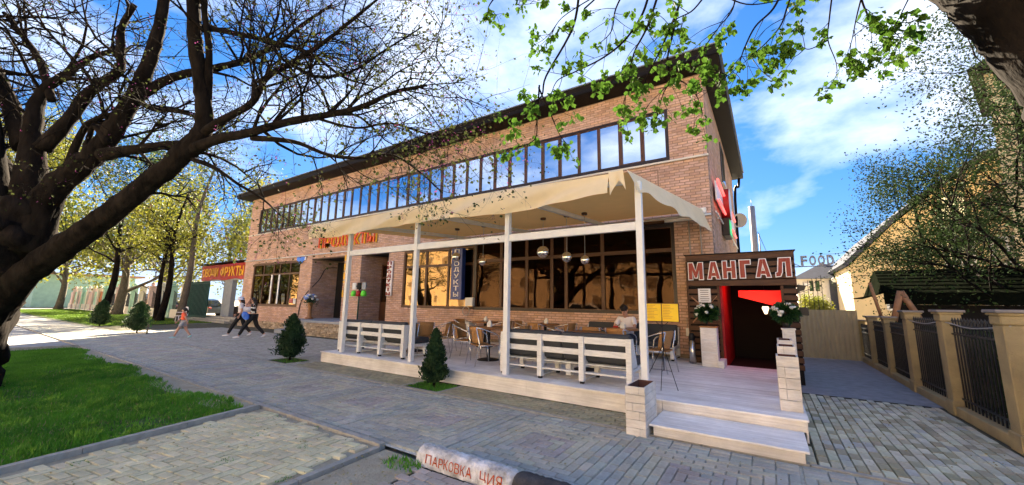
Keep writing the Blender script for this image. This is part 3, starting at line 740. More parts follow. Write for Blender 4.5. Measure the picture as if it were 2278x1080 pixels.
window('window', -12.76, -8.95, 1.38, 3.72, Y_F + .05, [-11.45, -10.25], [3.05], 'frame_brown', 'glass_low', outer='frame_brown')
window('window', -8.9, -2.02, 1.38, 3.82, Y_F + .03, [-7.75, -6.7, -5.75, -5.25, -4.05, -2.85], [3.12], 'frame_brown', 'glass_dark', outer='frame_dark', bar=.07)
mb = MB(); mb.box(-8.95, -8.88, Y_F + .0, Y_F + .2, 1.38, 3.84); mb.box(-12.8, -2, Y_F + .0, Y_F + .2, 3.725, 3.86) if False else None; mb.build('window_post', 'frame_dark', bld)
mb = MB(); mb.box(-8.9, -2.0, Y_F - .04, Y_F + .09, 3.835, 3.9); mb.box(-12.9, -8.95, Y_F - .03, Y_F + .09, 3.725, 3.85); mb.build('lintel', 'frame_dark', bld)
# dark rooms behind glass
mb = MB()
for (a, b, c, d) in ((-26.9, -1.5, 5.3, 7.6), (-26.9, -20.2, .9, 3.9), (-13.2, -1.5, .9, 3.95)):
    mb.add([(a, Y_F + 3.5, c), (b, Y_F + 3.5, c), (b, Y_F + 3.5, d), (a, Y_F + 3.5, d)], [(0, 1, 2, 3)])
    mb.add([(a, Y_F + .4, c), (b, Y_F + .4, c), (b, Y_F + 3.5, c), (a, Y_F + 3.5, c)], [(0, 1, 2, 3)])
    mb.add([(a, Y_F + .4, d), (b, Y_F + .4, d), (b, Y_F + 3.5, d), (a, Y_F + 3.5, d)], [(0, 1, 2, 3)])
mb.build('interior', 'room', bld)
# entrance recess: walls, doors, landing, steps
mb = MB(); mb.box(-20.2, -19.885, Y_F + .36, 12.6, .0, 3.8); mb.box(-17.0, -15.735, Y_F + .36, 12.6, .0, 3.8)
mb.box(-20.2, -13.4, 12.6, 12.8, 0, 3.9); mb.box(-13.74, -13.4, Y_F + .36, 12.6, 0, 3.8); mb.build('recess_wall', 'mortar', bld)
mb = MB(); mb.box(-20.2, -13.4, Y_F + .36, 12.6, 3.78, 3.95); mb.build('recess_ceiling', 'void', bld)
def door(x0, x1, z0, z1, y, leaves, top_z):
    d = MB(); d.box(x0, x1, y, y + .06, z0, z0 + .9); d.box(x0, x1, y, y + .06, z1 - .08, z1); d.box(x0, x1, y, y + .06, top_z - .05, top_z + .05)
    xs = [x0 + (x1 - x0) * i / leaves for i in range(leaves + 1)]
    for x in xs: d.box(x - .06, x + .06, y - .004, y + .064, z0, z1)
    do = d.build('door', 'frame_brown', bld)
    for a, b in zip(xs, xs[1:]):
        for c, e in ((z0 + .9, top_z - .05), (top_z + .05, z1 - .08)):
            p = MB(); p.add([(a + .06, y + .03, c), (b - .06, y + .03, c), (b - .06, y + .03, e), (a + .06, y + .03, e)], [(0, 1, 2, 3)]); p.build('pane', 'glass_low', do)
        h = MB(); h.tube([(b - .12, y - .04, z0 + .95), (b - .12, y - .04, z0 + 1.2)], .015, 6); h.build('handle', 'alu', do)
    return do
door(-18.75, -17.15, .70, 3.1, 12.4, 1, 2.75); door(-15.68, -13.8, .70, 3.4, 12.2, 3, 2.75)
mb = MB(); mb.box(-19.8, -18.8, 12.42, 12.59, .7, 3.7); mb.box(-17.1, -16.9, 12.42, 12.59, .7, 3.7); mb.box(-18.75, -17.15, 12.42, 12.59, 3.12, 3.7); mb.build('door_surround', 'void', bld)
mb = MB(); mb.box(-19.86, -12.9, 10.0, 12.6, .6, .70); land = mb.build('landing', 'grey_panel', bld)
mb = MB(); mb.box(-18.25, -12.9, 10.05, 10.98, 0, .6); mb.build('landing_core', 'mortar', land)
rubble('landing_stone', land, -18.28, -12.95, 10.04, .0, .6, n_seed=9)
for i in range(3):
    mb = MB(); mb.bbox(-19.86 - (2 - i) * .3, -18.3, 10.05 - 0.0 + i * .3 - .3, 11.0 if i else 10.98, .2 * i, .2 * i + .195, .01); mb.build('step', 'grey_panel', bld)
# side wall fittings
mb = MB(); mb.box(X_R - .02, X_R + .03, 15.2, 16.5, 6.0, 7.55); sw = mb.build('window', 'frame_dark', bld)
mb = MB(); mb.add([(X_R + .034, 15.3, 6.1), (X_R + .034, 16.4, 6.1), (X_R + .034, 16.4, 7.45), (X_R + .034, 15.3, 7.45)], [(0, 1, 2, 3)]); mb.build('pane', 'glass_up', sw)
mb = MB(); mb.box(X_R, X_R + .08, 15.1, 16.6, 5.95, 5.99); mb.build('window_sill', 'white_metal', bld)
mb = MB(); mb.tube([(X_R + .05, 11.7, 4.2), (X_R + .05, 21, 4.35)], .025, 6)
for yy in (12.5, 14.5, 16.5, 18.5, 20.5): mb.box(X_R, X_R + .05, yy - .02, yy + .02, 4.15, 4.32)
mb.build('cable_tray', 'white_metal', bld)
mb = MB(); mb.tube(spline([(-20.7, Y_F - .03, .7), (-20.5, Y_F - .04, 1.5), (-20.0, Y_F - .05, 2.0), (-19.75, 11.4, 2.7), (-19.7, 11.7, 3.3), (-19.2, 12.0, 3.35)], 6), .022, 6); mb.build('wall_cable', 'rubber', bld)
for xx, zz in ((-1.62, 2.2), (-1.35, 2.9)):
    mb = MB(); mb.tube([(xx, Y_F - .03, zz - 1.2 if xx < -1.5 else 2.85), (xx, Y_F - .03, 3.95)], .018, 6); mb.build('wall_cable', 'cable', bld)

# ================================================================== SIGNS ON THE BUILDING
t = thing('shop_sign', 'orange red raised letters fixed to the brick wall, half hidden by the canopy', 'sign', (-15.5, 11, 4.25))
word(t, 'ПРОДУКТЫ', 'yellow_letter', -19.12, -14.6, 4.26, 4.78, Y_F - .03, .05, -.004, gap=.25)
word(t, 'ПРОДУКТЫ', 'orange_letter', -19.2, -14.68, 4.27, 4.8, Y_F - .09, .05, -.004, gap=.25)
def vsign(name, label, text, box, back, x0, x1, z0, z1, y, mat_l, off=.02):
    r = thing(name, label, 'sign', ((x0 + x1) / 2, y, z0))
    if back: mb = MB(); mb.bbox(x0, x1, y - .06, y, z0, z1, .01); mb.build('sign_box', back, r)
    n = len(text); h = (z1 - z0) / n
    for i, c in enumerate(text): letter(r, c, mat_l, x0 + (x1 - x0) * .14, x1 - (x1 - x0) * .14, z1 - (i + .9) * h, z1 - (i + .12) * h, y - (.062 if back else 0), .03, off)
    return r
vsign('vertical_sign', 'narrow white panel with red letters reading downwards beside the shop entrance', 'ПРОДУКТЫ', 0, 'white_edge', -13.72, -13.38, 1.85, 3.35, Y_F - .02, 'red_letter', .03)
vsign('flower_sign', 'tall yellow letters hanging downwards on the brick pillar of the entrance', 'ЦВЕТЫ', 0, None, -16.95, -16.45, 1.75, 3.85, Y_F - .05, 'yellow_letter', .04)
t = thing('blue_sign', 'dark blue lightbox with white letters reading downwards on the ground floor window', 'sign', (-9.55, 10.7, 1.72))
mb = MB(); mb.bbox(-9.82, -9.28, 10.72, 10.92, 1.72, 3.62, .015); mb.build('sign_box', 'blue_box', t)
mb = MB(); mb.box(-9.6, -9.5, 10.92, 11.06, 3.3, 3.36); mb.box(-9.6, -9.5, 10.92, 11.06, 1.95, 2.01); mb.build('bracket', 'black', t)
for i, c in enumerate('ПРОДУКТЫ'): letter(t, c, 'white_edge', -9.66, -9.42, 3.40 - i * .225, 3.57 - i * .225, 10.718, .012, .005)
t = thing('address_plate', 'small blue house number plate at the corner of the ground floor window', 'sign', (-20.9, 10.97, 3.7))
mb = MB(); mb.prism([(-21.3, 3.92), (-20.5, 3.92), (-20.5, 3.72), (-20.68, 3.70), (-20.75, 3.58), (-21.0, 3.56), (-21.12, 3.70), (-21.3, 3.74)], 1, 10.93, 10.96); mb.build('plate', 'address_blue', t)
mb = MB(); mb.box(-20.49, -20.40, 10.93, 10.96, 3.74, 3.92); mb.build('plate_edge', 'white_edge', t)
# stickers and notices
def notice(name, label, x0, x1, z0, z1, y, material, lines=5, lm='ink'):
    r = thing(name, label, 'notice', ((x0 + x1) / 2, y, z0))
    mb = MB(); mb.box(x0, x1, y - .006, y, z0, z1); mb.build('sheet', material, r)
    for i in range(lines):
        zc = z1 - (z1 - z0) * (i + .8) / (lines + .6); w = (x1 - x0) * random.uniform(.5, .8) / 2; c = (x0 + x1) / 2
        mb = MB(); mb.box(c - w, c + w, y - .009, y - .006, zc - (z1 - z0) * .018, zc + (z1 - z0) * .018); mb.build('printed_line', lm, r)
    return r
notice('door_notice', 'two overlapping white notices taped to the dark shop door', -18.45, -17.85, 2.05, 2.6, 12.36, 'paper', 6)
notice('door_notice', 'lower white notice beside the taller one on the dark shop door', -17.8, -17.3, 2.05, 2.4, 12.36, 'paper', 4)
notice('door_sticker', 'red rectangular sticker low on the shop door glass', -18.2, -17.5, 1.45, 1.7, 12.36, 'red_banner', 2, 'white_edge')
notice('door_sticker', 'small white sheet on the glass of the brown double door', -14.6, -14.4, 1.95, 2.25, 12.17, 'paper', 3)
notice('window_sticker', 'red sticker in the lower corner of the left shop window', -21.85, -21.5, 1.45, 1.7, 11.04, 'red_banner', 2, 'white_edge')
notice('window_sticker', 'pale sheet beside the red sticker in the left shop window', -21.45, -21.2, 1.42, 1.7, 11.04, 'paper', 3)
for nm, x in (('left', -24.05), ('right', -23.2)):
    mb = MB(); mb.box(x - .07, x + .07, 11.02, 11.04, 1.4, 3.05); tag(mb.build('window_strip', 'paper'), f'{nm} white printed strip stuck upright on the left shop window', 'strip')
# flower stand by the door
t = thing('flower_stand', 'bouquet of white and blue flowers on a wooden pedestal by the shop door', 'flower stand', (-19.2, 10.75, .70))
mb = MB(); mb.lathe((-19.2, 10.75, .70), [(.0, 0), (.2, 0), (.2, .05), (.1, .12), (.085, .5), (.13, .75), (.15, .8), (0, .8)], 12); mb.build('pedestal', 'table_wood', t)
pts = []
mb = MB(); mb2 = MB(); mb3 = MB()
for i in range(28):
    a, e = random.uniform(0, 6.28), random.uniform(-.2, 1.3); p = Vector((-19.2 + .34 * math.cos(a) * math.cos(e), 10.75 + .3 * math.sin(a) * math.cos(e), 1.68 + .22 * math.sin(e)))
    (mb if i % 2 else mb2).ball(p, .075, 8, (1, 1, .8))
mb.build('white_flowers', 'petal_white', t); mb2.build('blue_flowers', 'petal_blue', t)
P = np.array([(-19.2, 10.75, 1.58)]) + rng.normal(size=(350, 3)) * (.15, .13, .08) - np.array(ORG[t.name]); put_mesh('leaves', leaf_mesh('leaves', P, .09, 3), 'leaf_house', t)
# toy / ice cream display by the entrance pillar
t = thing('display_rack', 'dark rack hung with bright green and red toys beside the entrance pillar', 'rack', (-15.1, 10.6, .7))
mb = MB(); mb.tube([(-15.1, 10.6, .7), (-15.1, 10.6, 2.3)], .03, 8); mb.box(-15.6, -14.6, 10.57, 10.63, 2.25, 2.29); mb.box(-15.3, -14.9, 10.45, 10.75, .7, .73); mb.build('rack_frame', 'green_metal', t)
for i, (x, m_) in enumerate(((-15.45, 'green_toy'), (-15.1, 'red_banner'), (-14.75, 'green_toy'))):
    mb = MB(); mb.lathe((x, 10.58, 1.82), [(0, 0), (.12, .0), (.13, .1), (.1, .22), (.04, .26), (0, .26)], 10); mb.build('toy', m_, t)
    mb = MB(); mb.bbox(x - .13, x + .13, 10.55, 10.62, 2.12, 2.42, .02); mb.build('toy_card', ('paper', 'void', 'grey_panel')[i], t)
# cable coil & box under the blue sign
t = thing('wall_box', 'small white junction box with a coiled grey cable on the window sill', 'junction box', (-9.05, 10.95, 1.25))
mb = MB(); mb.bbox(-9.2, -8.85, 10.85, 10.99, 1.5, 1.8, .01); mb.build('box', 'white_metal', t)
mb = MB()
for k in range(3): mb.tube([(-9.15 + .16 * math.cos(a) + .02 * k, 10.86 - .02 * k, 1.32 + .16 * math.sin(a)) for a in np.linspace(0, 6.28, 18)], .014, 5)
mb.build('coil', 'cable', t)
# side wall signs
t = thing('neon_sign', 'white panel edged with red neon tubes on the side wall near the corner', 'sign', (X_R, 12.5, 4.5))
mb = MB(); mb.box(X_R + .06, X_R + .1, 11.75, 13.6, 4.55, 5.1); mb.build('panel', 'white_edge', t)
mb = MB(); mb.tube([(X_R + .14, 11.75, 5.12), (X_R + .14, 13.7, 5.12)], .035, 8); mb.build('neon_tube', 'neon_red', t)
mb = MB(); mb.tube([(X_R + .14, 11.75, 4.52), (X_R + .14, 13.7, 4.52)], .035, 8); mb.build('neon_tube', 'neon_red', t)
t = thing('round_sign', 'round lightbox with a red rim and white face jutting from the side wall', 'sign', (X_R, 14.5, 4.3))
mb = MB(); n = 32
mb.prism([(14.15 + .52 * math.cos(2 * math.pi * k / n), 4.93 + .52 * math.sin(2 * math.pi * k / n)) for k in range(n)], 0, X_R + .03, X_R + .26); mb.build('rim', 'red_banner', t)
mb = MB(); mb.prism([(14.15 + .5 * math.cos(2 * math.pi * k / n), 4.93 + .5 * math.sin(2 * math.pi * k / n)) for k in range(n)], 0, X_R + .262, X_R + .27); mb.build('face', 'white_edge', t)
t = thing('green_sign', 'black framed lightbox with a green lit face under the round sign', 'sign', (X_R, 15, 3.9))
mb = MB(); mb.bbox(X_R + .02, X_R + .22, 13.75, 14.75, 3.85, 4.42, .01); mb.build('case', 'black', t)
mb = MB(); mb.box(X_R + .222, X_R + .23, 13.82, 14.68, 3.9, 4.37); mb.build('lit_face', 'neon_green', t)
t = thing('satellite_dish', 'pale satellite dish on the far end of the side wall', 'satellite dish', (X_R, 21, 5.2))
mb = MB(); D0 = Vector((X_R + .2, 21.2, 5.75))
prof = [(0.0, .1), (.12, .09), (.22, .05), (.31, 0)]
v = []; f = []
for r, d in prof:
    for k in range(20): a = 2 * math.pi * k / 20; v.append((D0.x + r * math.cos(a), D0.y + d, D0.z + r * 1.15 * math.sin(a)))
for i in range(3):
    for k in range(20): k2 = (k + 1) % 20; f.append((i * 20 + k, i * 20 + k2, (i + 1) * 20 + k2, (i + 1) * 20 + k))
mb.add(v, f, None, True); mb.build('dish', 'white_wall', t)
mb = MB(); mb.tube([(X_R, 21.38, 5.6), (D0.x, 21.32, 5.7)], .03, 6); mb.tube([(D0.x, 21.2, 5.45), (D0.x, 20.9, 5.72)], .012, 5); mb.build('arm', 'grey_panel', t)
t = thing('neon_sign', 'small red neon sign farther along the side wall beyond the round sign', 'sign', (X_R, 17.5, 4.2))
mb = MB(); mb.box(X_R + .06, X_R + .1, 16.6, 18.6, 4.55, 5.15); mb.build('panel', 'white_edge', t)
for zz in (4.5, 5.2): mb = MB(); mb.tube([(X_R + .14, 16.6, zz), (X_R + .14, 18.6, zz)], .035, 8); mb.build('neon_tube', 'neon_red', t)

# ================================================================== DECK
Z_D = 0.30
deck = thing('wooden_deck', 'white stained wooden terrace deck with two steps along the brick building', 'deck', (-4.8, 8.4, 0))
DX0, DX1, DY0, DY1 = -9.9, 0.30, 5.92, 10.93
y = DY0; i = 0
while y < DY1 - .02:
    x1 = DX1 if y < 10.25 else -1.7
    cuts = [DX0, random.choice((-6.8, -5.6, -4.9)), random.choice((-3.2, -2.4)), x1]
    for a, b in zip(cuts, cuts[1:]):
        k = random.uniform(.86, 1.08); mb = MB(); mb.bbox(a + .002, b - .002, y, y + .137, Z_D - .025 - random.uniform(0, .002), Z_D - random.uniform(0, .002), .003, (min(1, k * .98), min(1, k * .97), k * .96 if k < 1.04 else 1))
        mb.build('deck_board', 'deck', deck)
    y += .14; i += 1
def skirt(x0, x1, y, z0, z1, name='skirt_board', ax=1):
    nb = 2
    for r in range(nb):
        a = z0 + (z1 - z0) * r / nb; b = z0 + (z1 - z0) * (r + 1) / nb - .003; mb = MB(); n = 7; h = (b - a) / n
        prof = []
        for q in range(n): prof += [(0.0, a + q * h), (0.0, a + (q + .62) * h), (.004, a + (q + .66) * h), (.004, a + (q + .96) * h)]
        if ax == 1: poly = [(y + p[0], p[1]) for p in prof] + [(y + .022, b), (y + .022, a)]; mb.prism(poly, 0, x0, x1, (.92, .90, .86))
        else: poly = [(y - p[0], p[1]) for p in prof] + [(y - .022, b), (y - .022, a)]; mb.prism(poly, 1, x0, x1, (.92, .90, .86))
        mb.build(name, 'deck', deck)
for a, b in ((-9.88, -6.6), (-6.597, -3.6), (-3.597, -1.36)): skirt(a, b, DY0 + .03, .035, Z_D - .026)
skirt(-1.355, .27, DY0 + .03, .15, Z_D - .026)
skirt(DY0 + .055, 10.2, .285, .03, Z_D - .026, ax=0)
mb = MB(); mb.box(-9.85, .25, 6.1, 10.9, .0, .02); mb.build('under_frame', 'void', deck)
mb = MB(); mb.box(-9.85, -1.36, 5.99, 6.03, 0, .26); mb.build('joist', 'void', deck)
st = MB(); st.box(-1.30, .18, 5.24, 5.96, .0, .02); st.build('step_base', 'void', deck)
for k in range(5): mb = MB(); mb.bbox(-1.345, .24, 5.16 + k * .155, 5.16 + k * .155 + .152, .135, .158, .003, (1, .99, .97)); mb.build('step_board', 'deck', deck)
skirt(-1.3, .20, 5.19, .03, .132, 'step_riser')

# ================================================================== CANOPY
can = thing('canopy', 'cream canvas canopy on white posts over the terrace', 'canopy', (-6, 8.4, .3))
POSTS = (-9.3, -6.72, -4.17, -1.63)
for x in POSTS: mb = MB(); mb.bbox(x - .05, x + .05, 6.1, 6.2, Z_D, 3.6 if x > -2 else 3.68, .006); mb.build('post', 'white_metal', can)
for a, b in zip(POSTS, POSTS[1:]): mb = MB(); mb.box(a + .053, b - .053, 6.115, 6.185, 2.80, 2.93); mb.build('rail', 'white_metal', can)
def zc(y): return 3.70 + (y - 6.0) / 4.9 * .36
for x in (-9.1, -6.5, -3.95): mb = MB(); mb.beam((x, 6.05, zc(6.05) - .09), (x, 10.95, zc(10.95) - .09), .08, .1); mb.build('rafter', 'white_metal', can)
mb = MB(); mb.box(-10.7, -1.84, 6.05, 6.095, 3.56, 3.64); mb.build('front_beam', 'white_metal', can)
mb = MB(); mb.box(-10.7, -1.4, 10.88, 10.96, 3.86, 3.94); mb.build('wall_plate', 'white_metal', can)
CX0, CX1 = -10.85, -1.80
def cxr(y): return -1.74 + .47 * max(0, min(1, (y - 5.9) / 5.0))   # the right hand edge runs out towards the wall
nu, nv = 96, 16; v = []; f = []
for a in range(nu + 1):
    for b in range(nv + 1):
        y = 5.93 + (10.93 - 5.93) * b / nv; x = CX0 + (cxr(y) - CX0) * a / nu
        s = min(abs(x - r) for r in (-9.1, -6.5, -3.95, -1.63, -10.8)); sag = -.05 * min(1, s / .9) * math.sin(math.pi * b / nv) + .006 * math.sin(x * 9) * math.sin(b)
        v.append((x, y, zc(y) + .02 + sag))
for a in range(nu):
    for b in range(nv): q = a * (nv + 1) + b; f.append((q, q + nv + 1, q + nv + 2, q + 1))
mb = MB(); mb.add(v, f, None, True); roofc = mb.build('canvas_roof', 'canvas_roof', can)
# front valance: hangs in long diagonal folds
nu, nv = 160, 14; v = []; f = []
for a in range(nu + 1):
    u = a / nu; x = CX0 - .03 + (CX1 - .2 - CX0) * u
    for b in range(nv + 1):
        w = b / nv
        fold = .07 * math.sin(x * 2.1 + w * 3.4) + .05 * abs(math.sin(x * 2.6 + w * 4.2 + 1.0)) + .02 * math.sin(x * 8.3 + w * 5)
        drop = .40 + .035 * math.sin(x * 1.25 + .5) + (.03 if u < .02 else 0)
        v.append((x, 5.90 - .05 * w + fold * w ** .8 - .02 * math.sin(w * 3.14), zc(5.93) + .055 + .025 * math.sin(x * .9) * (1 - w) - drop * w))
for a in range(nu):
    for b in range(nv): q = a * (nv + 1) + b; f.append((q, q + 1, q + nv + 2, q + nv + 1))
mb = MB(); mb.add(v, f, None, True); mb.build('front_valance', 'canvas', can)
# front hem edging and right hand valance
nu, nv = 90, 12; v = []; f = []
for a in range(nu + 1):
    u = a / nu; y = 5.86 + (10.9 - 5.86) * u
    for b in range(nv + 1):
        w = b / nv; drop = (.34 + .25 * u + .05 * math.cos(u * 26) * (1 - u))
        fold = .05 * math.sin(y * 3.4 + w * 2) * (1 - u * .6) + .02 * math.sin(y * 8 + w)
        v.append((cxr(y) + .01 + fold * w * .7 + .17 * w, y, zc(y) + .05 - drop * w))
for a in range(nu):
    for b in range(nv): q = a * (nv + 1) + b; f.append((q, q + nv + 1, q + nv + 2, q + 1))
mb = MB(); mb.add(v, f, None, True); mb.build('side_valance', 'canvas', can)
v = []; f = []   # folded corner piece between the two valances
for a in range(13):
    u = a / 12; x = CX1 - .23 + .24 * u
    for b in range(9):
        w = b / 8; v.append((x + .03 * w, 5.885 + .03 * math.sin(u * 3.1) - .03 * w * math.cos(u * 9), zc(5.93) + .06 - (.41 * (1 - u) + .34 * u - .2 * math.sin(math.pi * u)) * w))
for a in range(12):
    for b in range(8): q = a * 9 + b; f.append((q, q + 1, q + 10, q + 9))
mb = MB(); mb.add(v, f, None, True); mb.build('corner_valance', 'canvas', can)
mb = MB(); mb.tube([(-9.1, 10.78, 3.86), (-2.2, 10.78, 3.86)], .045, 10); mb.build('awning_roller', 'plank_dark', can)
mb = MB(); mb.box(-1.40, -1.18, 10.88, 11.0, 4.02, 4.16); mb.build('bracket', 'white_metal', can)

# pendant lamps
pend = []
for i, (x, y, z, r) in enumerate(((-7.6, 8.5, 2.94, .13), (-6.6, 8.5, 2.75, .11), (-4.68, 8.5, 2.90, .16), (-4.02, 8.5, 2.74, .13), (-3.55, 8.5, 2.65, .11))):
    t = thing('pendant_lamp', ('mirror ball pendant lamp by the blue sign, leftmost', 'small mirror ball pendant lamp just left of the third post', 'largest mirror ball pendant lamp in the middle of the terrace', 'mirror ball pendant lamp right of the largest one', 'small rightmost mirror ball pendant lamp')[i], 'lamp', (x, y, z), 'mirror ball lamps under the canopy')
    mb = MB(); mb.ball((x, y, z), r, 24); mb.build('globe', 'chrome', t)
    mb = MB(); mb.tube([(x, y, z + r), (x, y, zc(y) - .1)], .006, 5); mb.build('cord', 'cable', t)
    mb = MB(); mb.lathe((x, y, zc(y) - .14), [(0, 0), (.07, 0), (.07, .05), (0, .05)], 12); mb.build('ceiling_rose', 'plank_dark', t)

# ================================================================== PALLET SOFAS
def sofa(label, L, loc, rz):
    r = thing('pallet_sofa', label, 'sofa', (0, 0, 0), 'pallet sofas on the deck')
    xs = [-L / 2 + .045 + i * (L - .09) / 3 for i in range(4)]
    for x in xs:
        mb = MB(); mb.bbox(x - .045, x + .045, 0, .1, .04, .77, .004); p = mb.build('post', 'white_wood', r)
        mb = MB(); mb.box(x - .03, x + .03, .02, .08, 0, .039); mb.build('foot', 'rubber', r)
        mb = MB(); mb.prism([(.102, .77), (.16, .77), (.36, .30), (.10, .30)], 0, x + .005, x + .035); mb.build('brace', 'white_wood', r)
        mb = MB(); mb.bbox(x - .04, x + .04, .105, .80, .255, .295, .004); mb.build('seat_bearer', 'white_wood', r)
        mb = MB(); mb.bbox(x - .045, x + .045, .70, .80, .04, .253, .004); mb.build('post', 'white_wood', r)
        mb = MB(); mb.box(x - .03, x + .03, .72, .78, 0, .039); mb.build('foot', 'rubber', r)
        mb = MB(); mb.bbox(x - .04, x + .04, .102, .698, .05, .07, .003); mb.build('side_rail', 'white_wood', r)
    for a, b in zip(xs, xs[1:]):
        for z0, z1, y0 in ((.655, .765, .03), (.46, .555, .035)):
            mb = MB(); mb.bbox(a + .047, b - .047, y0, y0 + .022, z0, z1, .003); mb.build('back_slat', 'white_wood', r)
        mb = MB(); mb.bbox(a + .047, b - .047, .04, .12, .165, .19, .003); mb.build('stretcher', 'white_wood', r)
        mb = MB(); mb.bbox(a + .047, b - .047, .71, .79, .165, .19, .003); mb.build('stretcher', 'white_wood', r)
    for k in range(5): mb = MB(); y = .12 + k * .14; mb.bbox(-L / 2 + .01, L / 2 - .01, y, y + .1, .297, .317, .003); mb.build('seat_slat', 'white_wood', r)
    mb = MB(); mb.bbox(-.05, .05, .35, .5, .05, .253, .004); mb.build('block', 'white_wood', r)
    for s in (0, 1):
        x0, x1 = (-L / 2 + .02, -.004) if s == 0 else (.004, L / 2 - .02)
        mb = MB(); mb.bbox(x0, x1, .2, .86, .319, .45, .03); mb.build('seat_cushion', 'cushion', r)
        mb = MB(); mb.bbox(x0, x1, -.06, .07, 0, .48, .03); mb.xform(Matrix.Translation((0, .215, .36)) @ Matrix.Rotation(rad(-16) * -1, 4, 'X')); mb.build('back_cushion', 'cushion', r)
    r.location = loc; r.rotation_euler = (0, 0, rz)
    return r
sofa('white pallet sofa with dark cushions beside the front planter', 2.5, (-3.10, 6.22, Z_D), 0)
sofa('white pallet sofa with dark cushions at the far left end of the deck', 2.55, (-8.35, 6.22, Z_D), 0)
sofa('white pallet sofa with dark cushions against the brick wall behind the seated man', 2.45, (-3.2, 10.88, Z_D), math.pi)

# ================================================================== TABLES AND CHAIRS
def table(label, x, y):
    r = thing('cafe_table', label, 'table', (x, y, Z_D), 'wooden tables on the deck')
    mb = MB(); mb.lathe((x, y, Z_D), [(0, .715), (.39, .715), (.41, .725), (.41, .745), (.40, .755), (0, .755)], 32); mb.build('table_top', 'table_wood', r)
    mb = MB(); mb.tube([(x, y, Z_D + .03), (x, y, Z_D + .715)], .042, 10); mb.build('pedestal', 'black', r)
    mb = MB(); mb.lathe((x, y, Z_D), [(0, 0), (.26, 0), (.26, .012), (.2, .03), (.05, .055), (0, .055)], 24); mb.build('base', 'black', r)
    return r
TB = [(-5.55, 7.45, 'round wooden table between the thuja and the third post'), (-7.3, 9.6, 'round wooden table near the junction box on the wall'), (-5.4, 9.95, 'round wooden table against the brick wall in the middle'),
      (-3.0, 9.35, 'round wooden table in front of the seated man'), (-8.1, 7.5, 'round wooden table behind the far left sofa'), (-3.2, 7.65, 'round wooden table behind the near sofa')]
for x, y, lb in TB: table(lb, x, y)
def chair_proto(label):
    r = thing('rattan_chair', label, 'chair', (0, 0, 0), 'rattan chairs on the deck')
    # curved seat and back, facing +Y
    v = []; f = []
    for a in range(9):
        x = -.22 + .44 * a / 8
        for b in range(7): y = -.2 + .42 * b / 6; v.append((x, y, .44 - .018 * math.cos(x * 6) + (.0 if b < 6 else -.02)))
    for a in range(8):
        for b in range(6): q = a * 7 + b; f.append((q, q + 7, q + 8, q + 1))
    nn = len(v); v += [(p[0], p[1], p[2] - .025) for p in v]; f += [tuple(i + nn for i in q[::-1]) for q in f]
    ring = [a * 7 for a in range(9)] + [8 * 7 + b for b in range(1, 7)] + [a * 7 + 6 for a in range(7, -1, -1)] + [b for b in range(5, 0, -1)]
    f += [(ring[i], ring[(i + 1) % len(ring)], ring[(i + 1) % len(ring)] + nn, ring[i] + nn) for i in range(len(ring))]
    mb = MB(); mb.add(v, f, None, True); mb.build('seat', 'rattan', r)
    v = []; f = []
    for a in range(13):
        th = rad(-62 + 124 * a / 12)
        for b in range(6):
            z = .46 + .33 * b / 5; R = .24 + .03 * b / 5; lean = -.06 * b / 5
            v.append((R * math.sin(th), -.02 - R * math.cos(th) * .85 + lean, z + .02 * math.cos(th) * (b == 5)))
    for a in range(12):
        for b in range(5): q = a * 6 + b; f.append((q, q + 6, q + 7, q + 1))
    nn = len(v); v += [(p[0] * .93, p[1] * .93 + .012, p[2]) for p in v]; f += [tuple(i + nn for i in q[::-1]) for q in f]
    ring = [a * 6 for a in range(13)] + [12 * 6 + b for b in range(1, 6)] + [a * 6 + 5 for a in range(11, -1, -1)] + [b for b in range(4, 0, -1)]
    f += [(ring[i], ring[i] + nn, ring[(i + 1) % len(ring)] + nn, ring[(i + 1) % len(ring)]) for i in range(len(ring))]
    mb = MB(); mb.add(v, f, None, True); mb.build('backrest', 'rattan', r)
    for s in (-1, 1):
        mb = MB(); mb.tube(spline([(s * .20, -.27, .79), (s * .27, -.15, .76), (s * .30, .02, .70), (s * .295, .16, .65), (s * .28, .23, .58), (s * .265, .25, .42)], 5), .0125, 8); mb.build('arm', 'alu', r)
        mb = MB(); mb.tube([(s * .265, .25, .42), (s * .25, .28, 0)], .0125, 8); mb.build('leg', 'alu', r)
        mb = MB(); mb.tube([(s * .20, -.27, .79), (s * .22, -.2, .45), (s * .23, -.30, 0)], .0125, 8); mb.build('leg', 'alu', r)
        mb = MB(); mb.tube([(s * .222, -.2, .41), (s * .262, .25, .41)], .010, 6); mb.build('seat_rail', 'alu', r)
    return r
CH = [(-5.25, 6.85, -25, 'rattan chair nearest the thuja with its back to the street'), (-6.15, 7.35, -80, 'rattan chair left of the table nearest the thuja'), (-4.9, 7.65, 80, 'rattan chair right of the table nearest the thuja'),
      (-7.95, 9.4, -85, 'rattan chair left of the table near the junction box'), (-6.6, 9.5, 85, 'rattan chair right of the table near the junction box'),
      (-6.05, 9.85, -80, 'rattan chair left of the middle table at the brick wall'), (-4.72, 9.8, 80, 'rattan chair right of the middle table at the brick wall'), (-5.2, 9.2, -10, 'rattan chair with its back to the street at the middle wall table'),
      (-3.45, 8.65, 10, 'left of two rattan chairs facing the seated man'), (-2.8, 8.6, -8, 'right of two rattan chairs facing the seated man'), (-1.95, 8.4, 75, 'rattan chair beside the menu stand turned to the left'),
      (-7.5, 7.2, 70, 'rattan chair just right of the second post, behind the far sofa'), (-7.45, 7.95, 110, 'rattan chair behind the second post, beside the far left table'), (-3.9, 7.9, -70, 'rattan chair left of the table behind the near sofa')]
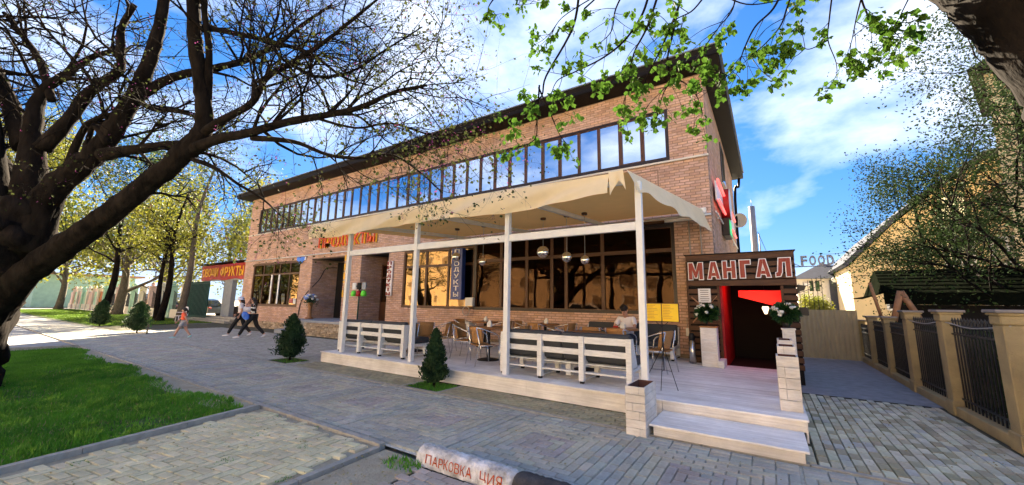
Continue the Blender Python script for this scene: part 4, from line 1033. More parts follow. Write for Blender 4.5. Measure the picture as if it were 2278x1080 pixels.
proto = chair_proto(CH[0][3]); proto.location = (CH[0][0], CH[0][1], Z_D); proto.rotation_euler = (0, 0, rad(CH[0][2]))
for x, y, a, lb in CH[1:]: dup(proto, (x, y, Z_D), rad(a), lb)
for i, (x, y, lb) in enumerate(TB[:4] + TB[4:5]):
    t = thing('napkin_holder', 'white napkin holder on the ' + lb.replace('round wooden ', ''), 'napkin holder', (x + .05, y - .05, Z_D + .756), 'napkin holders on the tables')
    mb = MB(); mb.bbox(x, x + .11, y - .08, y - .02, Z_D + .756, Z_D + .86, .008); mb.build('holder', 'white_metal', t)
    mb = MB(); mb.prism([(x + .01, Z_D + .85), (x + .10, Z_D + .85), (x + .085, Z_D + .91), (x + .03, Z_D + .90)], 1, y - .06, y - .035); mb.build('napkins', 'paper', t)
    mb = MB(); mb.lathe((x - .06, y + .02, Z_D + .756), [(0, 0), (.022, 0), (.022, .06), (.012, .075), (0, .08)], 10); tag(mb.build('salt_shaker', 'alu'), 'small salt shaker on the ' + lb.replace('round wooden ', ''), 'shaker', 'salt shakers')

# ================================================================== PLANTERS, MENU STAND, BIN
def planter(label, x0, x1, y0, y1, z0, z1, rows=6, fill=None):
    r = thing('wooden_planter', label, 'planter', ((x0 + x1) / 2, (y0 + y1) / 2, z0), 'white wooden planter boxes'); w = .022; h = (z1 - z0) / rows
    for k in range(rows):
        a, b = z0 + k * h, z0 + (k + 1) * h - .004
        c = lambda: (lambda q: (q, q * .985, q * .96))(random.uniform(.85, 1.0))
        cut = random.choice((0, 0, x0 + (x1 - x0) * .35, x0 + (x1 - x0) * .7))
        for p, q in (((x0, x1),) if not cut else ((x0, cut), (cut, x1))): mb = MB(); mb.bbox(p + .001, q - .001, y0, y0 + w, a, b, .003, c()); mb.build('plank', 'planter', r)
        mb = MB(); mb.bbox(x0, x1, y1 - w, y1, a, b, .003, c()); mb.build('plank', 'planter', r)
        mb = MB(); mb.bbox(x0 + .0005, x0 + w, y0 + w, y1 - w, a, b, .003, c()); mb.build('plank', 'planter', r)
        mb = MB(); mb.bbox(x1 - w, x1 - .0005, y0 + w, y1 - w, a, b, .003, c()); mb.build('plank', 'planter', r)
    mb = MB(); iz = z1 - .22
    mb.add([(x0 + w, y0 + w, iz), (x1 - w, y0 + w, iz), (x1 - w, y1 - w, iz), (x0 + w, y1 - w, iz)], [(0, 1, 2, 3)])
    e = .003; X0, X1, Y0, Y1 = x0 + w + e, x1 - w - e, y0 + w + e, y1 - w - e
    mb.add([(X0, Y0, iz), (X1, Y0, iz), (X1, Y1, iz), (X0, Y1, iz), (X0, Y0, z1 - .004), (X1, Y0, z1 - .004), (X1, Y1, z1 - .004), (X0, Y1, z1 - .004)], [(0, 1, 5, 4), (1, 2, 6, 5), (2, 3, 7, 6), (3, 0, 4, 7)])
    mb.build('liner', 'planter_in', r)
    return r
planter('empty white planter box beside the steps in front of the near sofa', -1.60, -1.355, 5.06, 5.62, .01, .60)
planter('nearest of three empty white planter boxes on the right deck edge', .03, .27, 6.28, 6.62, Z_D, .98, 5)
planter('middle of three empty white planter boxes on the right deck edge', .06, .285, 7.15, 7.6, Z_D, 1.04, 5)
planter('farthest of three empty white planter boxes on the right deck edge', .08, .29, 8.2, 8.75, Z_D, 1.06, 5)
planter('white planter box by the wall behind the rattan chairs on the left', -8.9, -8.5, 10.3, 10.7, Z_D, .98, 5)
def pedestal(label, x0, x1, y0, y1, z0, z1, brown):
    r = thing('white_pedestal', label, 'pedestal', ((x0 + x1) / 2, (y0 + y1) / 2, z0))
    mb = MB(); mb.bbox(x0, x1, y0, y1, z0, z1 - .03, .006); mb.build('body', 'white_wood', r)
    for k in range(3): mb = MB(); mb.box(x0 + .02, x1 - .02, y0 - .004, y0, z0 + .06 + k * (z1 - z0) / 3.3, z0 + .04 + (k + 1) * (z1 - z0) / 3.4); mb.build('panel', 'planter', r)
    mb = MB(); mb.bbox(x0 - .015, x1 + .015, y0 - .015, y1 + .015, z1 - .03, z1, .004); mb.build('cap', 'table_wood' if brown else 'white_wood', r)
    return r
def bouquet(label, c, r0, seed, pot=True):
    g = np.random.default_rng(seed); r = thing('rose_bouquet', label, 'flowers', (c[0], c[1], c[2]), 'white rose bouquets at the entrance')
    mb = MB()
    if pot: mb.lathe(c, [(0, 0), (.06, 0), (.09, .12), (.08, .12), (0, .1)], 12)
    else: mb.tube([c, (c[0], c[1], c[2] + .1)], .02, 6)
    mb.build('pot', 'black', r)
    cc = np.array([c[0], c[1], c[2] + .12 + r0 * .8])
    d = g.normal(size=(1100, 3)); d /= np.linalg.norm(d, axis=1)[:, None]; P = cc + d * (g.uniform(0, 1, 1100) ** .45)[:, None] * r0 * np.array([1.05, .9, .85]) - np.array(ORG[r.name])
    put_mesh('leaves', leaf_mesh('leaves', P, .075, seed), 'leaf_house', r)
    for k in range(11):
        a, e = g.uniform(0, 6.28), g.uniform(-.3, 1.2); p = cc + r0 * np.array([1.08 * math.cos(a) * math.cos(e), -abs(.95 * math.sin(a)) * math.cos(e), .9 * math.sin(e)])
        mb = MB(); s = g.uniform(.032, .045); mb.ball(p, s, 10, (1, 1, .8)); mb.ball(p + np.array([.3 * s, -.3 * s, .35 * s]), s * .7, 8); mb.ball(p + np.array([-.4 * s, -.2 * s, .2 * s]), s * .75, 8); mb.build('rose', 'petal_white', r)
    return r
pedestal('tall white pedestal box left of the red doorway', -1.33, -1.0, 9.72, 10.05, Z_D, 1.17, True)
bouquet('white rose bouquet on the tall pedestal left of the red doorway', (-1.2, 9.9, 1.18), .21, 31, False)
pedestal('white pedestal right of the red doorway behind the planter boxes', .19, .40, 9.55, 9.78, Z_D, 1.2, False)
bouquet('white rose bouquet on the pedestal right of the red doorway', (.27, 9.66, 1.21), .21, 32)
mb = MB(); mb.bbox(-1.0, -.88, 9.6, 10.2, Z_D + .003, Z_D + .15, .005); tag(mb.build('deck_block', 'white_wood'), 'low white block at the foot of the tall pedestal', 'block')
t = thing('ash_bin', 'slim steel cylinder bin with a black top by the plank wall', 'bin', (-1.56, 10.0, Z_D))
mb = MB(); mb.lathe((-1.56, 10.05, Z_D), [(0, 0), (.07, 0), (.07, .52), (0, .52)], 18); mb.build('cylinder', 'alu', t)
mb = MB(); mb.lathe((-1.56, 10.05, Z_D + .52), [(0, 0), (.065, 0), (.065, .1), (.05, .16), (0, .17)], 18); mb.build('top', 'black', t)
t = thing('menu_stand', 'black tripod music stand holding an open yellow menu', 'menu stand', (-1.52, 6.9, Z_D))
mb = MB(); mb.tube([(-1.52, 6.9, Z_D + .25), (-1.52, 6.9, 1.36)], .009, 8); mb.tube([(-1.52, 6.9, Z_D + .62), (-1.52, 6.9, Z_D + .78)], .016, 8); mb.build('stem', 'black', t)
for a in (200, 320, 275):
    mb = MB(); c, s = math.cos(rad(a)), math.sin(rad(a)); e = (-1.52 + .33 * c, 6.9 + .4 * s, Z_D + .005)
    mb.tube([(-1.52, 6.9, Z_D + .66), e], .006, 6); mb.tube([(-1.52, 6.9, Z_D + .26), (-1.52 + .2 * c, 6.9 + .24 * s, Z_D + .27)], .004, 5); mb.build('leg', 'black', t)
for s in (-1, 1): mb = MB(); mb.tube([(-1.52, 6.9, 1.25), (-1.52 + s * .13, 6.9, 1.37)], .005, 5); mb.build('brace', 'black', t)
mb = MB(); mb.box(-1.79, -1.24, 6.905, 6.915, 1.335, 1.65); mb.build('tray', 'planter_in', t)
for x0, x1 in ((-1.775, -1.525), (-1.51, -1.255)):
    mb = MB(); nn = 8; v = []; f = []
    for k in range(nn + 1): xx = x0 + (x1 - x0) * k / nn; yy = 6.90 - .018 * math.sin(math.pi * k / nn); v += [(xx, yy, 1.35), (xx, yy, 1.638)]
    for k in range(nn): f.append((2 * k, 2 * k + 2, 2 * k + 3, 2 * k + 1))
    mb.add(v, f, None, True); pg = mb.build('page', 'yellow_paper', t)
    for k in range(9):
        z = 1.61 - k * .026; w = random.uniform(.5, .9) * .2; mb = MB(); mb.box(x0 + .02, x0 + .02 + w, 6.878, 6.8795, z - .003, z + .002); mb.build('printed_line', 'table_wood', pg)

# ================================================================== GRILL ENTRANCE (plank kiosk)
kio = thing('plank_entrance', 'dark plank entrance porch with a glowing red doorway beside the deck', 'porch', (-.5, 10.3, Z_D))
KX0, KX1, KY, KT = -1.64, .54, 10.3, 2.84
mb = MB(); mb.box(KX0 + .02, -.96, KY + .03, KY + .07, Z_D - .25, KT - .02); mb.box(.26, KX1 - .02, KY + .03, KY + .07, 0, KT - .02); mb.box(-.96, .26, KY + .03, KY + .07, 2.1, KT - .02)
mb.box(KX1 - .06, KX1 - .03, KY + .07, 13.0, 0, KT - .02); mb.build('backing', 'void', kio)
z = Z_D + .02; k = 0
def plank(x0, x1, z0, z1, y=KY, d=.03, name='plank'): mb = MB(); mb.bbox(x0, x1, y, y + d, z0, z1, .004); mb.build(name, 'plank_dark', kio)
while z < 2.02:
    plank(KX0 + .03, -.995, z, z + .1); plank(.30, KX1 - .005, z, z + .1); z += .145
for zz in (2.24, 2.385, 2.53): plank(KX0 + .03, KX1 - .005, zz, zz + .105)
plank(KX0, KX1, 2.70, KT, KY - .02, .05); plank(KX0, KX1, 2.09, 2.22, KY - .03, .06, 'lintel'); plank(KX0 - .01, KX0 + .028, Z_D, 2.69, KY - .012, .05, 'post')
plank(-.993, -.94, Z_D, 2.085, KY - .015, .06, 'post'); plank(.245, .298, Z_D, 2.085, KY - .015, .06, 'post')
mb = MB(); mb.box(KX0 - .03, KX1 + .03, KY - .05, KY + .09, KT + .002, KT + .02); mb.box(KX0 - .03, KX1 + .02, KY + .09, 13, KT + .002, KT + .02); mb.build('roof_edge', 'roof_dark', kio)
z = .3
while z < 2.8: mb = MB(); mb.bbox(KX1 - .028, KX1 + .002, KY + .04, 13.0, z, z + .1, .004); mb.build('plank', 'plank_dark', kio); z += .145
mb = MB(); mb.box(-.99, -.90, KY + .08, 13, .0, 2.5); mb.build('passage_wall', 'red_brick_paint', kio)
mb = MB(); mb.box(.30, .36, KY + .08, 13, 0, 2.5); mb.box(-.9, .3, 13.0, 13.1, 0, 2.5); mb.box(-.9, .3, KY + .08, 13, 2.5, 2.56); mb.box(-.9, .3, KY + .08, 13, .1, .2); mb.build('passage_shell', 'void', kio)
mb = MB(); mb.prism([(-.62, 2.02), (.28, 2.02), (.28, 1.60), (-.40, 1.80), (-.62, 1.86)], 1, 11.4, 11.44); mb.build('lit_panel', 'red_light', kio)
mb = MB(); mb.tube([(-.5, KY + .2, 2.12), (.26, KY + .2, 2.12)], .012, 6); mb.build('light_strip', 'red_light', kio)
lt = bpy.data.lights.new('red_strip_light', 'AREA'); lt.energy = 1.5; lt.color = (1, .03, .03); lt.size = .9; lt.size_y = .08; lt.shape = 'RECTANGLE'
lo = link(bpy.data.objects.new('red_strip_light', lt)); lo.location = (-.3, KY + .7, 2.3); lo.rotation_euler = (0, rad(35), 0)
t = thing('hanging_lantern', 'small lit lantern inside the dark doorway', 'lantern', (-.07, 12.0, 1.55))
mb = MB(); mb.lathe((-.07, 11.6, 1.44), [(0, 0), (.03, .01), (.075, .15), (.06, .19), (0, .19)], 8); mb.build('glass', 'lamp_glow', t)
mb = MB(); mb.lathe((-.07, 11.6, 1.63), [(0, .06), (.02, .05), (.085, .0), (0, .0)], 8); mb.tube([(-.07, 11.6, 1.68), (-.07, 11.6, 2.45)], .006, 5); mb.build('cap', 'black', t)
ms = thing('red_letter_sign', 'large red letters with white edges on the plank porch', 'sign', (-.55, KY, 2.25))
SHAPES = {
 'М': [[(0, 0), (0, 1), (.29, 1), (.5, .46), (.71, 1), (1, 1), (1, 0), (.75, 0), (.75, .56), (.57, .1), (.43, .1), (.25, .56), (.25, 0)]],
 'А': [[(0, 0), (.31, 1), (.5, 1), (.5, .78), (.27, 0)], [(.5, .78), (.5, 1), (.69, 1), (1, 0), (.73, 0)], [(.32, .17), (.38, .36), (.62, .36), (.68, .17)]],
 'Н': [[(0, 0), (0, 1), (.31, 1), (.31, 0)], [(.69, 0), (.69, 1), (1, 1), (1, 0)], [(.31, .4), (.31, .61), (.69, .61), (.69, .4)]],
 'Г': [[(0, 0), (0, 1), (1, 1), (1, .77), (.46, .77), (.46, 0)]],
 'Л': [[(0, 0), (0, .2), (.13, .24), (.24, 1), (1, 1), (1, 0), (.70, 0), (.70, .79), (.47, .79), (.40, .22), (.28, .02)]]}
def inflate(poly, e):
    n_ = len(poly); res = []
    area = sum(poly[i][0] * poly[(i + 1) % n_][1] - poly[(i + 1) % n_][0] * poly[i][1] for i in range(n_)); sg = 1 if area > 0 else -1
    for i in range(n_):
        p0, p1, p2 = Vector(poly[i - 1]), Vector(poly[i]), Vector(poly[(i + 1) % n_]); d1, d2 = (p1 - p0).normalized(), (p2 - p1).normalized()
        n1, n2 = Vector((d1.y, -d1.x)) * sg, Vector((d2.y, -d2.x)) * sg; m_ = (n1 + n2); k = 1 / max(.35, (1 + n1.dot(n2)) / 1.0)
        res.append(tuple(p1 + m_ * k * e))
    return res
slots = [(-1.575, -1.265, 'М'), (-1.16, -.905, 'А'), (-.835, -.58, 'Н'), (-.49, -.285, 'Г'), (-.18, .09, 'А'), (.19, .46, 'Л')]
for i, (a, b, c) in enumerate(slots):
    z0 = 2.25 + i * .006; z1 = 2.65 + i * .006
    e_, r_ = MB(), MB()
    for q_, poly in enumerate(SHAPES[c]):
        P = [(a + (b - a) * x_, z0 + (z1 - z0) * y_) for x_, y_ in poly]
        e_.prism(inflate(P, .017), 1, KY - .058 + q_ * .0006, KY - .022); r_.prism(inflate(P, -.001), 1, KY - .066 + q_ * .0004, KY - .0595)
    le = e_.build('letter', 'white_edge', ms); r_.build('letter_face', 'red_letter', le)
notice('wall_poster', 'white printed poster on the plank wall beside the red doorway', -1.40, -1.13, 1.70, 2.03, KY - .005, 'paper', 6)
t = thing('crossed_skewers', 'two crossed pale wooden handled skewers fixed on the plank wall', 'decoration', (-1.25, KY, 1.1))
for a, b in (((-1.55, 1.83), (-.98, 1.28)), ((-1.55, 1.22), (-1.0, 1.85))):
    a, b = Vector((a[0], KY - .02, a[1])), Vector((b[0], KY - .02, b[1])); mb = MB(); mb.tube([a, a.lerp(b, .38)], [.016, .02], 8); mb.tube([a.lerp(b, .38), b], .007, 6); mb.build('skewer', 'log', t)
t = thing('food_sign', 'grey metal letters on a thin frame jutting from the porch roof', 'sign', (.9, 10.5, 2.5))
mb = MB(); mb.tube([(.52, 10.5, 2.50), (1.24, 10.5, 2.50)], .01, 6); mb.tube([(.52, 10.5, 2.58), (.66, 10.5, 2.50)], .008, 5); mb.build('frame', 'steel_pole', t)
for i, c in enumerate('FOOD'): letter(t, c, 'steel_pole', .66 + i * .15, .775 + i * .15, 2.515, 2.735, 10.51, .035, .035)
t = thing('junction_box', 'black box jutting from the right side of the porch', 'box', (.62, 10.4, 1.6))
mb = MB(); mb.bbox(.545, .70, 10.32, 10.5, 1.45, 1.62, .01); mb.build('case', 'black', t)
t = thing('flood_lamp', 'black flood lamp on the right side of the porch', 'lamp', (.6, 10.4, 2.0))
mb = MB(); mb.prism([(.545, 2.1), (.70, 2.08), (.66, 1.98), (.58, 1.96), (.545, 1.9)], 1, 10.32, 10.5); mb.build('housing', 'black', t)
t = thing('door_bell', 'small white socket on the brick wall by the porch', 'socket', (-1.75, 10.98, .9))
mb = MB(); mb.bbox(-1.83, -1.76, 10.955, 10.985, .85, 1.05, .005); mb.build('plate', 'white_metal', t)
mb = MB(); mb.tube([(-1.795, 10.97, 1.05), (-1.795, 10.97, 1.3)], .008, 5); mb.build('wire', 'cable', t)

# ================================================================== FENCE, LANE, BACKGROUND ON THE RIGHT
FX = 2.38
pil = [(7.15, 1.60), (9.1, 1.59), (11.05, 1.57), (12.9, 1.42), (14.7, 1.40), (16.5, 1.25)]
fen = thing('iron_fence', 'sandstone pillared fence with black iron railings along the lane', 'fence', (FX, 11, 0))
for i, (y, h) in enumerate(pil):
    u, w = (.105, .13) if i < 3 else (.09, .11)
    mb = MB(); mb.bbox(FX - u, FX + u, y - w, y + w, .0, h - .16, .012); mb.bbox(FX - u - .02, FX + u + .02, y - w - .02, y + w + .02, 0, .22, .012); p = mb.build('pillar', 'sand_stone', fen)
    mb = MB(); mb.bbox(FX - u - .015, FX + u + .015, y - w - .015, y + w + .015, h - .158, h - .05, .012); mb.bbox(FX - u - .035, FX + u + .035, y - w - .035, y + w + .035, h - .05, h - .02, .01); mb.build('pillar_head', 'sand_stone', p)
    mb = MB(); mb.bbox(FX - u - .055, FX + u + .055, y - w - .055, y + w + .055, h - .019, h + .02, .008); mb.build('cap', 'cap_stone', p)
ys = [2.9, 5.1] + [p[0] for p in pil]
for i, (a, b) in enumerate(zip([p[0] for p in pil], [p[0] for p in pil][1:])):
    mb = MB(); mb.bbox(FX - .10, FX + .10, a + .155, b - .155, 0, .15, .01); mb.build('plinth', 'sand_stone', fen)
    top = min(pil[i][1], pil[i + 1][1]) - .22
    for z in (.27, top - .13, top): mb = MB(); mb.box(FX - .015, FX + .015, a + .13, b - .13, z - .012, z + .012); mb.build('rail', 'iron', fen)
    n = 15
    for k in range(n):
        y = a + .2 + (b - a - .4) * k / (n - 1); mb = MB(); mb.box(FX - .009, FX + .009, y - .009, y + .009, .16, top + .06); mb.lathe((FX, y, top + .06), [(.014, 0), (.02, .015), (.0, .07)], 5); mb.build('bar', 'iron', fen)
    mb = MB()
    for k in range(n - 1):
        y = a + .2 + (b - a - .4) * (k + .5) / (n - 1); mb.tube([(FX, y + .045 * math.cos(t), top - .065 + .045 * math.sin(t)) for t in np.linspace(0, 6.28, 9)], .006, 4, cap=False)
    mb.build('ring_row', 'iron', fen)
mb = MB(); mb.tube(spline([(FX - .05, 7.0, 1.43), (FX - .08, 8.0, 1.36), (FX - .06, 9.1, 1.42), (FX - .06, 10, 1.36), (FX - .06, 11, 1.40)], 6), .008, 5); tag(mb.build('fence_wire', 'cable'), 'thin grey wire strung along the top of the pillared fence', 'wire')
# hedge / dark screen behind the railing
g = np.random.default_rng(5)
P = np.stack([g.uniform(2.62, 3.3, 26000), g.uniform(5.5, 16.5, 26000), g.uniform(.05, 1.25, 26000)], 1)
o = put_mesh('hedge', leaf_mesh('hedge', P - np.array([2.9, 11, 0]), .085, 44), 'leaf_dark', loc=(2.9, 11, 0)); tag(o, 'dark hedge growing behind the iron railings', 'hedge')
# corrugated gate
t = thing('sheet_gate', 'beige corrugated metal gate closing the lane', 'gate', (1.5, 16.0, 0))
n = 58; v = []; f = []
for k in range(n + 1):
    x = .55 + 1.72 * k / n; yy = 16.0 + (.02 if (k // 2) % 2 else -.0); v += [(x, yy, .04), (x, yy, 1.56)]
for k in range(n): f.append((2 * k, 2 * k + 2, 2 * k + 3, 2 * k + 1))
mb = MB(); mb.add(v, f); mb.build('sheet', 'gate_beige', t)
for z in (.3, 1.3): mb = MB(); mb.box(.55, 2.27, 16.03, 16.07, z - .03, z + .03); mb.build('rail', 'gate_beige', t)
mb = MB(); mb.box(.78, .83, 15.93, 15.985, .95, .99); mb.build('latch', 'black', t)
t = thing('bar_fence', 'thin dark iron bars with curved top rails above the corrugated gate', 'fence', (1.5, 17, 0))
for k in range(8): mb = MB(); x = .70 + k * .125; mb.tube([(x, 17, .2), (x, 17, 2.35 + .055 * k)], .009, 5); mb.build('bar', 'iron', t)
for dz in (0, .16): mb = MB(); mb.tube([(.62, 17, 2.05 + dz), (1.1, 17, 2.2 + dz), (1.6, 17, 2.42 + dz)], .01, 5); mb.build('rail', 'iron', t)
# steel pole
t = thing('steel_pole', 'grey steel pole rising behind the porch roof', 'pole', (-.4, 24, 0))
mb = MB(); mb.tube([(-.38, 24, 0), (-.38, 24, 7.0)], .15, 10); mb.tube([(-.38, 24, 7.0), (-.38, 24, 7.35)], .012, 5); mb.build('shaft', 'steel_pole', t)
mb = MB(); mb.tube([(-.15, 24, 2), (-.15, 24, 5.5)], .03, 6); mb.build('conduit', 'steel_pole', t)
mb = MB(); mb.tube(spline([(-.2, 24, 5.6), (.3, 22, 3.6), (.4, 18, 2.8)], 6), .012, 5); mb.build('cable', 'rubber', t)
# white house
hs_ = thing('white_house', 'pale two storey house with a slate hip roof behind the gate', 'house', (4, 42, 0))
HX0, HX1, HY0, HY1, HE = 2.1, 7.2, 40, 48, 4.0
mb = MB(); mb.box(HX0, 5.0, HY0, HY1, 0, HE); mb.build('wall', 'white_wall', hs_)
mb = MB(); mb.box(4.2, 4.75, HY0 - .5, HY0 - .01, 0, HE - .1); mb.build('grey_bay', 'slate_blue', hs_)
mb = MB(); mb.box(5.01, 7.0, HY0 + .8, HY1, 0, HE); mb.build('wall', 'cream_wall', hs_)
mb = MB(); A = [(HX0 - .4, HY0 - .4, HE), (7.2, HY0 - .4, HE), (7.2, HY1 + .4, HE), (HX0 - .4, HY1 + .4, HE), (4.1, 42.5, 5.5), (5.2, 45.5, 5.5)]
mb.add(A, [(0, 1, 4), (1, 2, 5, 4), (2, 3, 5), (3, 0, 4, 5), (3, 2, 1, 0)]); rf = mb.build('roof', 'slate_blue', hs_)
mb = MB(); mb.box(4.1, 4.5, 42, 42.4, 4.6, 5.35); mb.build('chimney', 'cap_stone', rf)
for x in (3.05, 3.45): mb = MB(); mb.box(x - .14, x + .14, HY0 - .02, HY0 + .02, 3.0, 3.85); w = mb.build('window', 'frame_dark', hs_); mb = MB(); mb.box(x - .11, x + .11, HY0 - .03, HY0 - .021, 3.04, 3.81); mb.build('pane', 'window_blue', w)
for z in (1.6, 2.9):
    mb = MB(); mb.box(5.05, 6.9, HY0 + .0, HY0 + .78, z - .12, z); mb.build('balcony_floor', 'white_wall', hs_)
    mb = MB(); mb.box(5.05, 6.9, HY0 + .0, HY0 + .04, z + .42, z + .47)
    for k in range(9): mb.box(5.06 + k * .2, 5.09 + k * .2, HY0 + .0, HY0 + .04, z, z + .42)
    mb.build('balcony_rail', 'white_metal', hs_)
mb = MB(); mb.ball((4.5, HY0 - .6, 3.85), .2, 14, (1, .35, 1)); tag(mb.build('satellite_dish', 'white_metal'), 'white satellite dish on the corner of the slate roofed house', 'satellite dish')
mb = MB(); mb.bbox(2.6, 2.95, HY0 - .3, HY0 - .02, 3.4, 3.65, .02); tag(mb.build('air_conditioner', 'white_metal'), 'white air conditioner unit on the slate roofed house', 'air conditioner')

def crown_pts(c, r, n, seed, clumps=40, spread=.22, shell=.45):
    g = np.random.default_rng(seed); r = np.array(r)
    d = g.normal(size=(clumps, 3)); d /= np.linalg.norm(d, axis=1)[:, None]
    cc = np.array(c) + d * (g.uniform(shell, 1.0, clumps) ** .6)[:, None] * r
    k = g.integers(0, clumps, n)
    return cc[k] + g.normal(size=(n, 3)) * (spread * r)
def grow(mb, tips, p, d, L, r, lev, maxlev, g, kids=(5, 5, 4, 4), wig=.22, up=.05, sides=(6, 5, 4, 3), shrink=.55):
    n = 5 if lev < 2 else 3; pts = [p.copy()]; rs = [r]; dd = d.copy()
    for i in range(n):
        dd = dd + g.normal(size=3) * wig + np.array([0, 0, up]); dd /= np.linalg.norm(dd); p = p + dd * L / n; pts.append(p.copy()); rs.append(r * (1 - .75 * (i + 1) / n))
    mb.tube(pts, rs, sides[min(lev, 3)], cap=False)
    if lev >= maxlev:
        tips += pts[1:]; return
    for k in range(kids[min(lev, 3)]):
        t = g.uniform(.25, 1.0) * n; i = min(int(t), n - 1); q = pts[i] + (pts[i + 1] - pts[i]) * (t - i)
        ax = pts[i + 1] - pts[i]; ax /= np.linalg.norm(ax); s = g.normal(size=3); s -= ax * s.dot(ax); s /= np.linalg.norm(s)
        nd = ax * g.uniform(.4, .9) + s * g.uniform(.5, 1.0); nd /= np.linalg.norm(nd)
        grow(mb, tips, q, nd, L * g.uniform(shrink - .12, shrink + .12), r * .45, lev + 1, maxlev, g, kids, wig, up, sides, shrink)
def tree(name, label, base, h, lean=(0, 0), r0=.16, trunks=1, leaf='leaf_mid', bark='bark_grey', L=2.2, n_leaf=4, size=.1, seed=1, kids=(6, 5, 4), fork=.35, spread=.45, group=None, jitter=.18, up=.06, limbs=6):
    g = np.random.default_rng(seed); r = thing(name, label, 'tree', base, group)
    wood, tw, tips = MB(), MB(), []
    b = np.array(base, dtype=float)
    for t_ in range(trunks):
        a = g.uniform(0, 6.28); off = np.array([math.cos(a), math.sin(a), 0]) * (0.0 if trunks == 1 else .35)
        top = b + np.array([lean[0], lean[1], h * .9]) + off * (h * .35 if trunks > 1 else 0)
        P = [b + off * .5, b + (top - b) * .3 + g.normal(size=3) * .12 + off * .4, b + (top - b) * .65 + g.normal(size=3) * .2, top]
        S = spline(P, 5); n = len(S); rr = [r0 * (1.25 if i == 0 else 1) * (1 - .85 * i / n) for i in range(n)]
        wood.tube(S, rr, 8)
        for k in range(limbs):
            i = int(n * g.uniform(fork, .97)); i = min(i, n - 1); a = 6.28 * (k + g.uniform(-.3, .3)) / limbs
            d = np.array([math.cos(a) * spread * 1.6, math.sin(a) * spread * 1.6, g.uniform(.25, .9)]); d /= np.linalg.norm(d)
            grow(tw, tips, S[i].copy(), d, L * g.uniform(.7, 1.15) * (1.15 - .5 * i / n), rr[i] * .5, 1, 3, g, (0,) + kids, .2, up)
    wood.build('trunk', bark, r); tw.build('branches', bark, r)
    T = np.array(tips); T = np.repeat(T, n_leaf, axis=0); T = T + g.normal(size=T.shape) * jitter - b
    put_mesh('crown', leaf_mesh('crown', T, size, seed), leaf, r)
    return r
tree('lane_tree', 'airy green tree behind the fence in front of the cream apartment block', (5.8, 15.5, 0), 10.5, (.1, 0), .13, 3, 'leaf_dark', 'bark', 3.2, 9, .08, 51, (6, 5, 3), fork=.12, jitter=.2, limbs=13)
tree('lane_tree', 'leafy tree at the right edge behind the pillared fence', (4.9, 9.6, 0), 5.2, (.5, .6), .11, 2, 'leaf_dark', 'bark', 1.9, 8, .06, 52, (6, 5, 3), fork=.3, jitter=.14, limbs=8)
tree('lane_tree', 'slender tree with thin leaves just left of the tall cream tower', (8.6, 19.5, 0), 9, (0, 0), .14, 2, 'leaf_dark', 'bark', 2.6, 3, .09, 53, (5, 4, 3), fork=.25, jitter=.22, limbs=8)
P = crown_pts((2.35, 30, 1.5), (.75, .8, .85), 5000, 61, 40, .2); o = put_mesh('yellow_shrub', leaf_mesh('yellow_shrub', P - np.array([2.6, 30, 0]), .12, 62), 'leaf_bright', loc=(2.6, 30, 0)); tag(o, 'bright yellow green shrub behind the corrugated gate', 'shrub')
tree('lane_tree', 'low spreading green tree over the dark shelter roof', (5.6, 19.2, 0), 6.8, (-.2, 0), .12, 2, 'leaf_dark', 'bark', 2.6, 12, .08, 54, (6, 5, 3), fork=.25, jitter=.22, limbs=11)
# dark shingled shelter behind the fence
t = thing('shelter', 'dark shingled garden shelter with a pale log gable behind the fence', 'shelter', (5.5, 16, 0))
mb = MB(); mb.add([(2.75, 15.0, 2.05), (14, 15.0, 2.05), (14, 18.4, 2.95), (3.2, 18.4, 2.95)], [(0, 1, 2, 3)]); mb.add([(2.75, 15.0, 1.75), (14, 15.0, 1.75), (14, 15.0, 2.05), (2.75, 15.0, 2.05)], [(0, 1, 2, 3)])
mb.add([(2.75, 15.0, 2.05), (3.2, 18.4, 2.95), (3.2, 21, 2.0), (2.75, 21, 2.0)], [(0, 1, 2, 3)]); sr = mb.build('roof', 'shingle', t)
for r_ in range(7):
    a = r_ / 7; mb = MB(); mb.beam((2.75 + .45 * a, 15.0 + 3.4 * a, 2.06 + .9 * a), (14, 15.0 + 3.4 * a, 2.06 + .9 * a), .03, .03); mb.build('shingle_course', 'shingle', sr)
mb = MB(); mb.box(3.0, 13, 15.4, 15.5, 0, 1.75); mb.build('wall', 'void', t)
for a, b in (((2.80, 14.6, 1.25), (3.02, 14.6, 2.1)), ((3.02, 14.6, 2.1), (3.36, 14.6, 1.25))): mb = MB(); mb.tube([a, b], .075, 10); mb.build('gable_log', 'log', t)
mb = MB(); mb.tube([(2.62, 14.8, 1.3), (2.45, 14.8, 2.35)], .04, 8); mb.build('gable_log', 'log', t)
mb = MB(); mb.prism([(2.86, 1.25), (3.30, 1.25), (3.05, 1.95)], 1, 14.62, 14.66); mb.build('gable_infill', 'void', t)
